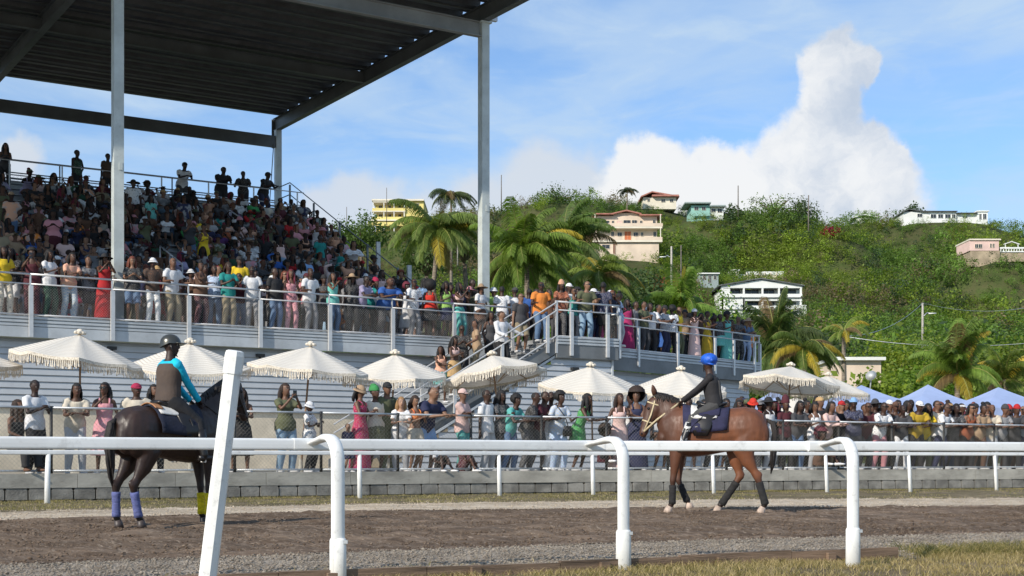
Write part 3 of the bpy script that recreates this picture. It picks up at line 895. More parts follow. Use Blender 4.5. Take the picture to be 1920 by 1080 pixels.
def umbrella(px, apexy, Y, radius, tilt=(0, 0), rot=0.0, lean=(0, 0), label='', drop=.47, seed=0):
    rr = random.Random(seed)
    ap = at(px, apexy, Y)
    hz = ap.z - .5                      # pole length from terrace
    base = V((ap.x - lean[0], ap.y - lean[1], .5))
    e = empty('beach_umbrella', base, label=label, cat='umbrella', group='fringed cream umbrellas behind the fence')
    Rm = Euler((R(tilt[0]), R(tilt[1]), R(rot))).to_matrix()
    def P(r, th, z): return ap + Rm @ V((r * math.cos(th), r * math.sin(th), z))
    radius *= .97; N = 8; rings = 9; sub = 6
    m = MB(); vs = []; fs = []
    vs.append(P(0, 0, -.03))
    tot = N * sub
    for i in range(1, rings + 1):
        f = i / rings
        for k in range(tot):
            th = 2 * math.pi * k / tot; ph = (k % sub) / sub
            chord = math.cos(math.pi / N) / math.cos((ph - .5) * 2 * math.pi / N)
            sag = math.sin(ph * math.pi)
            r = radius * f * (chord * (1 - .03 * sag)) * (1 + .012 * math.sin(th * 3 + seed))
            z = -.05 - drop * (f ** 1.12) - .05 * sag * f * (1 if f < .99 else .8)
            vs.append(P(r, th, z))
    for k in range(tot):
        k2 = (k + 1) % tot
        fs.append((0, 1 + k, 1 + k2))
        for i in range(rings - 1): fs.append((1 + i * tot + k, 1 + (i + 1) * tot + k, 1 + (i + 1) * tot + k2, 1 + i * tot + k2))
    m.add(vs, fs); co_ = m.build('canopy', m_mac, e, smooth=True)
    at_ = co_.data.attributes.new('ring', 'FLOAT', 'POINT'); at_.data.foreach_set('value', [0.0] + [i / rings for i in range(1, rings + 1) for k in range(tot)])
    rim = vs[1 + (rings - 1) * tot:]
    m = MB()
    for k in range(tot):
        a, b = V(rim[k]), V(rim[(k + 1) % tot])
        m.add([a, b, b - UP * .055, a - UP * .055], [(0, 1, 2, 3)])
        L = (b - a).length; n = max(2, int(L / .034)); dd = (b - a) / n; o = V((dd.y, -dd.x, 0)).normalized()
        for q in range(n):
            p = a + dd * (q + .5); hl = .19 + rr.uniform(-.03, .035); sw = dd.normalized() * rr.uniform(-.02, .02); ow = o * rr.uniform(-.012, .022)
            w2 = dd.normalized() * .0085
            m.add([p - w2 - UP * .05, p + w2 - UP * .05, p + w2 * 1.3 + sw + ow - UP * hl, p - w2 * 1.3 + sw + ow - UP * hl], [(0, 1, 2, 3)])
    m.build('fringe', m_fringe, e)
    m = MB()
    for k in range(N):
        th = 2 * math.pi * k / N
        m.beam(P(.05, th, -.09), P(radius * .97, th, -.09 - drop), .018, .022)
        m.beam(P(.04, th, -drop - .22), P(radius * .5, th, -.1 - drop * .5), .012, .014)
    m.build('ribs', m_ribw, e)
    m = MB(); m.loft([base, ap - (ap - base).normalized() * .02], [.024, .02], seg=8); m.build('pole', m_pole, e, smooth=True)
    m = MB(); m.loft([base, base + UP * .06, base + UP * .07, base + UP * .3], [.26, .25, .05, .035], seg=14); m.build('base', m_conc, e)
    m = MB(); m.ball(ap + UP * .02, (.075, .075, .06)); 
    for k in range(7):
        th = k * .9; m.ball(P(.085, th, -.0), (.045, .045, .035), 8, 5)
    m.build('finial', m_fringe, e, smooth=True)
    return e
umbrella(-90, 640, 26.6, 1.32, (2, -3), 10, label='cream fringed umbrella cut off by the left edge of the photo', seed=1)
umbrella(150, 624, 27.2, 1.34, (3, 7), 20, (-.0, 0), label='cream fringed umbrella above the people at the far left of the fence', seed=2)
umbrella(357, 640, 28.4, 1.30, (10, 2), 5, label='cream fringed umbrella directly behind the rider in the turquoise shirt', seed=3)
umbrella(583, 646, 29.2, 1.34, (4, 5), 12, (.22, 0), label='cream fringed umbrella just right of the tall white marker post', seed=4)
umbrella(741, 661, 30.8, 1.28, (6, -3), 25, (.15, 0), label='cream fringed umbrella left of the foot of the stairs', seed=5)
umbrella(922, 663, 31.8, 1.28, (-7, -8), 8, (-.3, 0), label='cream fringed umbrella tilted low in front of the stairs', seed=6)
umbrella(1108, 684, 33.6, 1.33, (10, 3), 0, (-.05, 0), label='cream fringed umbrella under the square stair landing', seed=7)
umbrella(1277, 691, 34.4, 1.28, (9, -2), 15, label='cream fringed umbrella behind the rider with the blue cap', seed=8)
umbrella(1483, 684, 36.4, 1.42, (-3, 9), 18, (.18, 0), label='cream fringed umbrella over the right crowd, nearest the yellow palm frond', seed=9)
umbrella(1553, 702, 41.5, 1.40, (2, 4), 3, label='smaller cream fringed umbrella just left of the blue canopies', seed=10)
umbrella(1492, 742, 40.0, 1.05, (2, 0), 30, label='low cream fringed umbrella half hidden beneath a larger umbrella', seed=11)
# satellite dish seen behind the umbrellas is on the low building (later)

# ============================================================ blue canopies
m_tent = mat('blue_tent_fabric', (0.31, 0.39, 0.60), .7, var=.05, vscale=1.5, bump=.15, bscale=5)
m_leg = mat('canopy_leg_metal', (.6, .6, .6), .4, metal=.5)
def canopy(px, y, Y, half, label, drop=.78, col_m=None):
    ap = at(px, y, Y)
    e = empty('canopy_tent', (ap.x, ap.y, .5), label=label, cat='canopy', group='blue canopies behind the right crowd')
    m = MB(); n = 6; ez = ap.z - drop; ang = R(14)
    ca, sa = math.cos(ang), math.sin(ang)
    cs = [V((ap.x + half * (sx * ca - sy * sa), ap.y + half * (sx * sa + sy * ca), ez)) for sx, sy in ((-1, -1), (1, -1), (1, 1), (-1, 1))]
    for k in range(4):
        a, b = cs[k], cs[(k + 1) % 4]; prev = None
        for i in range(n + 1):
            f = i / n; sag = -.10 * math.sin(math.pi * f)
            row = [ap + (a + (b - a) * (j / n) - ap) * f + UP * sag for j in range(n + 1)]
            if prev: m.add(prev + row, [(j, j + 1, n + 2 + j, n + 1 + j) for j in range(n)])
            prev = row
        m.add([a, b, b - UP * .25, a - UP * .25], [(0, 1, 2, 3)])
    m.build('roof', m_tent, e, smooth=True)
    for c in cs:
        m = MB(); m.beam(V((c.x, c.y, .5)), c, .05, .05, up=(1, 0, 0)); m.build('leg', m_leg, e)
canopy(1740, 721, 48, 1.45, 'blue peaked canopy in the middle of the row behind the right crowd')
canopy(1872, 726, 46.5, 1.75, 'blue peaked canopy farthest right behind the crowd')
canopy(1615, 722, 50, 1.75, 'blue peaked canopy beside the smaller cream umbrella')
canopy(1450, 732, 47, 1.3, 'blue canopy showing between the siding and a large cream umbrella')
# ============================================================ people
def bake(mb, voxel, smooth_it=2, name='m', mats=(), extra=None, disp=0.0):
    """voxel-remesh the overlapping volumes of an MB into one continuous skin"""
    me = mb.mesh(name + '_src')
    o = bpy.data.objects.new(name + '_src', me); col.objects.link(o)
    r = o.modifiers.new('r', 'REMESH'); r.mode = 'VOXEL'; r.voxel_size = voxel; r.use_smooth_shade = True
    if smooth_it:
        s = o.modifiers.new('s', 'SMOOTH'); s.factor = .5; s.iterations = smooth_it
    dg = bpy.context.evaluated_depsgraph_get(); dg.update()
    out = bpy.data.meshes.new_from_object(o.evaluated_get(dg))
    bpy.data.objects.remove(o); bpy.data.meshes.remove(me)
    n = len(out.vertices); co = np.empty(n * 3, np.float32); out.vertices.foreach_get('co', co); co = co.reshape(-1, 3)
    nf = len(out.polygons); li = np.empty(len(out.loops), np.int32); out.loops.foreach_get('vertex_index', li)
    tot = np.empty(nf, np.int32); out.polygons.foreach_get('loop_total', tot)
    vs = [tuple(map(float, p)) for p in co]
    fs = []; i = 0
    for t in tot: fs.append([int(q) for q in li[i:i + t]]); i += t
    bpy.data.meshes.remove(out)
    mi = [0] * len(fs)
    if extra is not None:      # fingers, eyes: joined after the remesh, keeping fine detail
        b = len(vs); vs += extra.v; fs += [[b + q for q in f] for f in extra.f]; mi += extra.m
    me = bpy.data.meshes.new(name); me.from_pydata(vs, [], fs)
    for m in (mats if isinstance(mats, (list, tuple)) else [mats]): me.materials.append(m)
    if max(mi) > 0: me.polygons.foreach_set('material_index', mi)
    me.polygons.foreach_set('use_smooth', [True] * len(fs)); me.update()
    return me

def ik(a, c, l1, l2, pole):
    a = V(a); c = V(c); d = c - a; D = d.length; mx = (l1 + l2) * .999
    if D > mx: c = a + d * (mx / D); d = c - a; D = mx
    x = (l1 * l1 - l2 * l2 + D * D) / (2 * D); h = math.sqrt(max(0, l1 * l1 - x * x))
    e = d / D; p = V(pole); p = p - e * p.dot(e)
    p = p.normalized() if p.length > 1e-5 else e.orthogonal().normalized()
    return a + e * x + p * h, c

def skeleton(kind, sex='m'):
    """joints of a posed figure 1.75 m tall, facing -Y, feet on z=0"""
    J = {}
    lean, pz, py = 0.0, .93, 0.0
    hl = V((.27, -.02, .80)); hr = V((-.27, -.02, .80)); ep = V((0.25, .6, -.2)); epr = None
    fl = V((.12, -.02, .08)); fr = V((-.12, .02, .08)); kp = V((0, -1, 0)); yaw = 0.0; pitch = 0.0; sway = 0.0
    if kind == 'lean':          # forearms on a rail 1.2 m up
        lean = .38; py = .16; hl = V((.07, -.40, 1.12)); hr = V((-.12, -.38, 1.12)); ep = V((.8, .1, -.4)); fl = V((.13, .14, .08)); fr = V((-.12, .24, .08)); pitch = .12; ep = V((.45, .3, -.8))
    elif kind == 'lean2':
        lean = .26; py = .12; hl = V((.20, -.32, 1.14)); hr = V((-.30, -.26, 1.12)); ep = V((.3, .4, -.8)); fl = V((.14, .10, .08)); fr = V((-.10, .16, .08)); yaw = .45
    elif kind == 'hands_rail':
        lean = .10; py = .08; hl = V((.31, -.24, 1.09)); hr = V((-.29, -.26, 1.09)); ep = V((.2, .5, -.8)); yaw = -.3
    elif kind == 'cross':
        hl = V((-.13, -.24, 1.20)); hr = V((.13, -.27, 1.15)); ep = V((.7, .1, -.5)); yaw = -.35; lean = .02
    elif kind == 'phone':
        hl = V((.05, -.33, 1.44)); hr = V((-.07, -.33, 1.42)); ep = V((.5, -.1, -.8)); yaw = .1; pitch = -.02
    elif kind == 'text':
        hl = V((.05, -.30, 1.22)); hr = V((-.07, -.30, 1.20)); ep = V((.5, .2, -.6)); pitch = .35
    elif kind == 'onehand':
        hr = V((-.06, -.24, 1.40)); hl = V((.30, -.05, .84)); ep = V((.6, .2, -.6)); yaw = -.5
    elif kind == 'hip':
        hl = V((.20, -.05, .98)); hr = V((-.26, -.10, .82)); ep = V((.9, .5, .1)); yaw = .5; sway = .03
    elif kind == 'sides':
        yaw = .25
    elif kind == 'walk':
        fl = V((.10, -.28, .12)); fr = V((-.10, .26, .12)); hl = V((.26, .16, .86)); hr = V((-.26, -.22, .88)); lean = .08
    elif kind == 'stepdown':
        fl = V((.10, -.22, -.09)); fr = V((-.10, .12, .09)); hl = V((.40, -.30, 1.02)); hr = V((-.24, -.18, .90)); lean = .10; pitch = .25; yaw = .3
    elif kind == 'reach':       # one arm out along a handrail
        hl = V((.62, -.12, 1.08)); hr = V((-.12, -.30, .98)); ep = V((.3, .3, -.8)); yaw = .4; pitch = .2; fl = V((.14, -.16, .0)); fr = V((-.12, .1, .1))
    elif kind == 'up':
        hl = V((.24, -.12, 1.95)); hr = V((-.24, -.02, .84)); ep = V((.9, .0, -.2))
    elif kind.startswith('sit'):
        pz = .12; py = .0; lean = .10
        fl = V((.13, -.48, -.32)); fr = V((-.13, -.46, -.32)); kp = V((0, -.6, 1)); 
        if kind == 'sit': hl = V((.12, -.36, .22)); hr = V((-.12, -.36, .22)); ep = V((.7, .3, -.2)); yaw = .3
        if kind == 'sit_lean': lean = .45; hl = V((.03, -.46, .34)); hr = V((-.05, -.46, .34)); ep = V((.8, 0, -.2)); yaw = .15
        if kind == 'sit_phone': lean = .12; hl = V((.05, -.33, .64)); hr = V((-.06, -.33, .62)); ep = V((.6, -.1, -.7))
        if kind == 'sit_cross': hl = V((-.12, -.26, .40)); hr = V((.12, -.28, .36)); ep = V((.7, .1, -.5)); yaw = .5
        if kind == 'sit_brow': hr = V((-.12, -.20, .84)); hl = V((.14, -.34, .22)); ep = V((.8, .1, .0)); yaw = .25
        if kind == 'sit_ground':
            pz = .12; fl = V((.18, -.42, .08)); fr = V((-.18, -.40, .08)); hl = V((.10, -.34, .26)); hr = V((-.10, -.34, .26)); ep = V((.7, .2, -.4))
    w = .185 if sex == 'm' else .165; hipw = .09 if sex == 'm' else .10
    pel = V((sway, py, pz)); J['pel'] = pel
    sp = V((0, -math.sin(lean), math.cos(lean)))
    J['sp'] = sp; J['neck'] = pel + sp * .52
    sh = pel + sp * .432
    J['shl'] = sh + V((w, 0, 0)); J['shr'] = sh - V((w, 0, 0))
    l2 = lean * .45
    hd = J['neck'] + V((0, -math.sin(l2) * .1 - .012, .160 * math.cos(l2)))
    J['head'] = hd; J['yaw'] = yaw; J['pitch'] = pitch
    J['hipl'] = pel + V((hipw, 0, -.03)); J['hipr'] = pel + V((-hipw, 0, -.03))
    epR = V((-ep.x, ep.y, ep.z))
    J['ell'], J['hl'] = ik(J['shl'], hl, .285, .255, ep)
    J['elr'], J['hr'] = ik(J['shr'], hr, .285, .255, epR)
    if kind.startswith('sit') and kind != 'sit_ground':
        J['knl'], J['anl'] = ik(J['hipl'], fl, .43, .42, kp); J['knr'], J['anr'] = ik(J['hipr'], fr, .43, .42, kp)
    else:
        J['knl'], J['anl'] = ik(J['hipl'], fl, .43, .42, kp); J['knr'], J['anr'] = ik(J['hipr'], fr, .43, .42, kp)
    return J

X1 = V((1, 0, 0))
def torso(mb, J, off=0.0, s0=-.14, s1=.70, sex='m', belly=0.0, seg=14, hem=False):
    prof_m = [(-.12, .125, .10), (-.04, .160, .112), (.06, .158, .108), (.16, .147, .104), (.26, .158, .110), (.35, .172, .115), (.40, .168, .104), (.445, .140, .088), (.48, .100, .076), (.51, .068, .066), (.54, .058, .062), (.60, .056, .060), (.68, .055, .060)]
    prof_f = [(-.12, .135, .105), (-.04, .172, .118), (.06, .150, .100), (.16, .125, .088), (.26, .138, .100), (.34, .148, .118), (.40, .145, .095), (.445, .120, .078), (.48, .088, .066), (.51, .058, .056), (.54, .048, .052), (.60, .046, .050), (.68, .046, .05)]
    P = prof_m if sex == 'm' else prof_f
    pts = []; rad = []
    for s, a, b in P:
        if s < s0 - 1e-6 or s > s1 + 1e-6: continue
        bl = belly * math.exp(-((s - .10) / .13) ** 2)
        c = J['pel'] + J['sp'] * s + V((0, -bl * .5, 0))
        if s > .5: c = J['pel'] + J['sp'] * .5 + (J['head'] - (J['pel'] + J['sp'] * .5)).normalized() * (s - .5)
        if hem and s < .10:
            a = .184 if sex == 'm' else .192; b = .132 if sex == 'm' else .138
        pts.append(c); rad.append((a + off + bl * .6, b + off + bl * .6))
    mb.loft(pts, rad, hint=X1, seg=seg)
def arm(mb, J, sd, off=0.0, frm=0.0, to=1.0, sex='m', seg=8, r=1.0):
    k = (1.0 if sex == 'm' else .82) * r
    a, e, h = J['sh' + sd], J['el' + sd], J['h' + sd]
    inner = a + (J['neck'] - a) * .45
    full = [(inner, .052), (a, .056), (a.lerp(e, .25), .050), (a.lerp(e, .6), .044), (e, .038), (e.lerp(h, .25), .040), (e.lerp(h, .6), .034), (h + (h - e).normalized() * .03, .0325)]
    n = {0: 8}.get(0, 8)
    cnt = 8 if to >= 1 else (4 if to >= .5 else 3)
    pts = [p for p, _ in full[:cnt]]; rad = [q * k + off for _, q in full[:cnt]]
    mb.loft(pts, rad, hint=V((0, 0, 1)), seg=seg, rnd_ends=False)
    mb.ball(a, .052 * k + off * .8, 8, 6)
def hand(mb, J, sd, sex='m', curl=.5, s=1.0):
    s *= 1.06
    h = J['h' + sd]; e = J['el' + sd]; d = (h - e).normalized(); sx = 1 if sd == 'l' else -1
    up = V((0, 0, 1)) - d * d.z
    up = up.normalized() if up.length > .2 else V((0, -1, 0))
    side = d.cross(up).normalized()
    # palm lies flat, thumb on the inner side
    inn = side if side.x * sx < 0 else -side
    palm_end = h + d * .085 * s
    mb.loft([h - d * .01, h + d * .03 * s, palm_end], [(.026 * s, .018 * s), (.038 * s, .017 * s), (.04 * s, .014 * s)], hint=side, seg=8)
    for i, (o, L) in enumerate(((-.030, .060), (-.010, .074), (.010, .080), (.030, .070))):
        b = palm_end - d * .012 + inn * (o * s); m1 = b + d * (L * .5 * s) - up * (L * .12 * curl * s); t = m1 + d * (L * .38 * s * (1 - curl * .6)) - up * (L * .55 * curl * s)
        mb.loft([b, m1, t], [.0092 * s, .0086 * s, .0068 * s], hint=side, seg=6)
    b = h + d * .025 * s + inn * .026 * s; t1 = b + inn * .028 * s + d * .03 * s; t2 = t1 + d * .03 * s + inn * .004
    mb.loft([b, t1, t2], [.012 * s, .0105 * s, .008 * s], hint=up, seg=6)
def leg(mb, J, sd, off=0.0, to='an', sex='m', seg=10, flare=0.0, frac=1.0):
    hp, kn, an = J['hip' + sd], J['kn' + sd], J['an' + sd]; k = 1.0 if sex == 'm' else .98
    full = [(hp + (hp - kn).normalized() * .03, .088), (hp.lerp(kn, .2), .086), (hp.lerp(kn, .55), .070), (hp.lerp(kn, .85), .056), (kn, .055), (kn.lerp(an, .25), .054), (kn.lerp(an, .55), .046), (kn.lerp(an, .85), .034), (an, .034)]
    n = 9 if to == 'an' else (5 if to == 'kn' else 3)
    pts = [p for p, _ in full[:n]]; rad = [q * k + off + flare * i / 8 for i, (_, q) in enumerate(full[:n])]
    mb.loft(pts, rad, hint=X1, seg=seg)
def footdir(J, sd):
    kn, an = J['kn' + sd], J['an' + sd]
    sx = 1 if sd == 'l' else -1
    return V((.18 * sx, -1, 0)).normalized()
def foot(mb, J, sd, off=0.0):
    an = J['an' + sd]; d = footdir(J, sd); z = an.z - .045
    b = V((an.x, an.y, z))
    mb.loft([b - d * .055, b - d * .02, b + d * .06, b + d * .13, b + d * .18], [(.028 + off, .03 + off), (.036 + off, .036 + off), (.040 + off, .030 + off), (.045 + off, .022 + off), (.034 + off, .015 + off)], hint=V((-d.y, d.x, 0)), seg=10)
    mb.loft([an + V((0, 0, .05)), b + V((0, 0, 0))], [.034 + off, .036 + off], hint=X1, seg=8)
def headm(mb, J, sex='m', seg=16, fine=False):
    c = J['head']; M = Euler((J['pitch'], 0, J['yaw'])).to_matrix()
    prof = [(-.122, .018, -.052), (-.112, .038, -.045), (-.085, .054, -.028), (-.05, .066, -.012), (-.01, .073, 0), (.03, .077, .008), (.07, .072, .012), (.10, .054, .012), (.118, .026, .012)]
    pts = [c + M @ V((0, y, z)) for z, r, y in prof]
    rad = [(r, r * (1.22 if z > -.06 else 1.1)) for z, r, y in prof]
    mb.loft(pts, rad, hint=M @ X1, seg=seg)
    mb.ball(c + M @ V((0, .012, .02)), (.076, .097, .092), seg, 10, (M @ X1, M @ V((0, 1, 0)), M @ V((0, 0, 1))))
    mb.loft([c + M @ V((0, -.086, .028)), c + M @ V((0, -.102, -.012)), c + M @ V((0, -.104, -.026))], [(.008, .008), (.013, .011), (.016, .009)], hint=M @ X1, seg=8)     # nose
    mb.loft([c + M @ V((-.02, -.078, -.058)), c + M @ V((.02, -.078, -.058))], [(.011, .012)] * 2, hint=M @ V((0, 0, 1)), seg=8)                        # lips
    mb.loft([c + M @ V((-.05, -.070, .040)), c + M @ V((0, -.086, .044)), c + M @ V((.05, -.070, .040))], [.009, .011, .009], hint=M @ V((0, 0, 1)), seg=6)   # brow
    for sx in (-1, 1): mb.ball(c + M @ V((.078 * sx, .012, -.005)), (.010, .020, .031), 8, 6, (M @ X1, M @ V((0, 1, 0)), M @ V((0, 0, 1))))
def eyes(mb, J, mi=1):
    c = J['head']; M = Euler((J['pitch'], 0, J['yaw'])).to_matrix(); ax = (M @ X1, M @ V((0, 1, 0)), M @ V((0, 0, 1)))
    for sx in (-1, 1):
        mb.mi = mi; mb.ball(c + M @ V((.030 * sx, -.078, .016)), (.015, .010, .009), 8, 6, ax)
        mb.mi = mi + 1; mb.ball(c + M @ V((.030 * sx, -.086, .016)), (.0065, .004, .007), 6, 4, ax)
        mb.mi = mi + 1; mb.loft([c + M @ V((.014 * sx, -.094, .044)), c + M @ V((.046 * sx, -.084, .044))], [(.003, .004)] * 2, hint=ax[2], seg=5)
    mb.mi = mi + 2; mb.loft([c + M @ V((-.021, -.089, -.058)), c + M @ V((0, -.093, -.057)), c + M @ V((.021, -.089, -.058))], [(.004, .003), (.008, .004), (.004, .003)], hint=ax[2], seg=6)
    mb.mi = 0

m_skin = objcolor_mat('skin', 'skin', .55, 120, .05)
m_eye = mat('eye_white', (.30, .27, .24), .3, var=0); m_iris = mat('dark_iris', (.012, .009, .008), .3, var=0); m_lip = mat('lips', (.16, .055, .05), .5, var=.05)
CLOTH = {k: objcolor_mat('cloth_' + k, k) for k in ('plain', 'floral', 'print', 'stripe', 'check', 'denim')}
m_hair = objcolor_mat('hair', 'plain', .75, 90, .9)
m_shoe = objcolor_mat('shoe', 'plain', .6, 40, .1)
m_lens = mat('dark_lens', (.01, .01, .012), .12, var=0)
m_phone = mat('phone_black', (.015, .015, .018), .2, var=0)
CACHE = {}
VOX = .021
def body_mesh(kind, sex):
    key = ('body', kind, sex, VOX)
    if key not in CACHE:
        J = skeleton(kind, sex); m = MB()
        torso(m, J, 0, sex=sex); headm(m, J, sex)
        for s_ in 'lr': arm(m, J, s_, sex=sex); leg(m, J, s_, sex=sex); foot(m, J, s_)
        x = MB()
        for s_ in 'lr': hand(x, J, s_, sex, .9 if kind in ('hands_rail', 'reach', 'phone', 'text', 'stepdown', 'sit_phone') else .45, 1.0 if sex == 'm' else .9)
        eyes(x, J)
        CACHE[key] = bake(m, VOX, 1, 'body', [m_skin, m_eye, m_iris, m_lip], x)
    return CACHE[key]
def straps(x, J):
    for sx in (-1, 1):
        f = J['pel'] + J['sp'] * .39 + V((.085 * sx, 0, 0)); n = J['pel'] + J['sp'] * .492 + V((.092 * sx, .0, 0))
        fw = V((0, -J['sp'].z, J['sp'].y)) * 1.0
        x.loft([f + fw * .115, f.lerp(n, .6) + fw * .088, n + V((0, -.01, .012)), f.lerp(n, .6) - fw * .07, f - fw * .10], [(.017, .009)] * 5, hint=X1, seg=6)
def top_mesh(kind, sex, style, matk):
    key = ('top', kind, sex, style, VOX)
    if key not in CACHE:
        J = skeleton(kind, sex); m = MB(); x = MB(); off = .019
        if style == 'crop': torso(m, J, off, .20, .44, sex)
        else: torso(m, J, off + (.002 if style != 'tank' else 0), -.13, .49 if style != 'tank' else .42, sex, hem=True)
        if style == 'hoodie': torso(m, J, off + .012, -.10, .54, sex)
        if style in ('tee',):
            for s_ in 'lr': arm(m, J, s_, off + .006, to=.5, sex=sex)
        if style in ('long', 'hoodie'):
            for s_ in 'lr': arm(m, J, s_, off - .002, to=1, sex=sex)
        if style in ('tank', 'crop'):
            straps(x, J)
        CACHE[key] = bake(m, VOX, 1, 'top', (), x)
    return with_mat(key, CLOTH[matk])
def bottom_mesh(kind, sex, style, matk):
    key = ('bottom', kind, sex, style, VOX)
    if key not in CACHE:
        J = skeleton(kind, sex); m = MB(); x = MB(); off = .014
        sit = kind.startswith('sit')
        if style in ('trousers', 'shorts'):
            torso(m, J, off, -.12, .08, sex)
            for s_ in 'lr': leg(m, J, s_, off + .006, 'an' if style == 'trousers' else 'kn', sex, flare=.014 if style == 'trousers' else .05)
            if style == 'shorts' : pass
        else:                               # skirt, midi dress, long dress
            L = {'skirt': .38, 'midi': .58, 'maxi': .86}[style]
            if not sit:
                pts = []; rad = []
                for i in range(8):
                    f = i / 7; c = J['pel'] + V((0, 0, .10 - f * (L + .10)))
                    mid = (J['anl'] + J['anr']) / 2; c = c.lerp(V((mid.x, mid.y, c.z)), f * .8)
                    w_ = (.155, .198, .212, .224, .236, .247, .258, .268)[i] - (.02 if style == 'skirt' and i > 3 else 0); pts.append(c); rad.append((w_, w_ - .045))
                m.loft(pts, rad, hint=X1, seg=16)
            else:
                torso(m, J, off, -.12, .08, sex)
                for s_ in 'lr': leg(m, J, s_, off + .025, 'an' if style == 'maxi' else 'kn', sex)
                a = (J['hipl'] + J['hipr']) / 2; b = (J['knl'] + J['knr']) / 2
                m.loft([a, b], [(.13, .09), (.13, .07)], hint=X1, seg=10)
        if style in ('midi', 'maxi'):
            torso(m, J, .019, -.12, .43, sex)
            straps(x, J)
        CACHE[key] = bake(m, VOX, 1, 'bottom', (), x)
    return with_mat(key, CLOTH[matk])
def with_mat(key, m):
    k2 = key + (m.name,)
    if k2 not in CACHE:
        me = CACHE[key].copy(); me.materials.clear(); me.materials.append(m); CACHE[k2] = me
    return CACHE[k2]
def shoe_mesh(kind, sex, s_):
    key = ('shoe', kind, sex, s_)
    if key not in CACHE:
        J = skeleton(kind, sex); m = MB()
        an = J['an' + s_]; d = footdir(J, s_); b = V((an.x, an.y, an.z - .042))
        m.loft([b - d * .075, b - d * .04, b + d * .06, b + d * .14, b + d * .205], [(.030, .034), (.044, .044), (.048, .038), (.052, .030), (.040, .022)], hint=V((-d.y, d.x, 0)), seg=10)
        CACHE[key] = m.mesh('shoe', m_shoe, True)
    return CACHE[key]
def hair_mesh(style):
    key = ('hair', style)
    if key in CACHE: return CACHE[key]
    m = MB(); rr = random.Random(5)
    def cap(rx, ry, rz, cy, cz, front, low, noise=0.0, seg=18, rings=12):
        vs = [V((0, cy, cz + rz))]; fs = []
        for i in range(1, rings):
            ph = math.pi * i / rings
            for k in range(seg):
                th = 2 * math.pi * k / seg; q = 1 + rr.uniform(-noise, noise)
                vs.append(V((rx * math.sin(ph) * math.cos(th) * q, cy + ry * math.sin(ph) * math.sin(th) * q, cz + rz * math.cos(ph) * q)))
        ok = lambda p: not (p.z < low or (p.y < front and p.z < .055) )
        for k in range(seg): fs.append((0, 1 + k, 1 + (k + 1) % seg))
        for i in range(rings - 2):
            for k in range(seg):
                f = (1 + i * seg + k, 1 + (i + 1) * seg + k, 1 + (i + 1) * seg + (k + 1) % seg, 1 + i * seg + (k + 1) % seg)
                if all(ok(vs[j]) for j in f): fs.append(f)
        m.add(vs, fs)
    if style == 'short': cap(.083, .104, .102, .016, .020, -.01, -.045, .03)
    elif style == 'crop': cap(.080, .101, .098, .014, .022, .0, -.02)
    elif style == 'afro':
        cap(.125, .135, .125, .03, .045, -.035, -.09, .09, 20, 14)
    elif style == 'bigafro':
        cap(.19, .185, .18, .04, .05, -.035, -.15, .07, 22, 16)
    elif style in ('long', 'braids', 'bob'):
        cap(.092, .114, .108, .018, .022, -.03, -.09, .02)
        L = {'long': .36, 'braids': .46, 'bob': .17}[style]
        for sx in (-1, 0, 1):
            m.loft([V((.055 * sx, .07 - .02 * abs(sx), .03)), V((.075 * sx, .095 - .03 * abs(sx), -.08)), V((.085 * sx, .105 - .04 * abs(sx), -.08 - L * .5)), V((.07 * sx, .10 - .06 * abs(sx), -.06 - L))], [(.05, .035), (.058, .04), (.052, .033), (.02, .015)], seg=8)
        if style == 'long':
            for sx in (-1, 1): m.loft([V((.07 * sx, .01, .05)), V((.088 * sx, -.01, -.05)), V((.095 * sx, -.03, -.17)), V((.085 * sx, -.06, -.30))], [(.025, .04), (.027, .045), (.03, .035), (.012, .012)], seg=8)
    elif style == 'bun':
        cap(.086, .108, .104, .017, .022, -.02, -.06); m.ball(V((0, .06, .135)), (.055, .055, .05), 10, 7)
    elif style == 'dreads':
        cap(.09, .112, .108, .018, .024, -.03, -.05, .05)
        for i in range(16):
            th = math.pi * (i / 15) - .0; x = .085 * math.cos(th); y = .02 + .09 * math.sin(th)
            m.loft([V((x * .9, y, .03)), V((x * 1.15, y * 1.1, -.06)), V((x * 1.2, y * 1.05, -.16 - .04 * (i % 3)))], [.016, .015, .009], seg=5)
    elif style == 'beard': m.ball(V((0, -.05, -.085)), (.052, .05, .042), 10, 7)
    CACHE[key] = m.mesh('hair', m_hair, True)
    return CACHE[key]
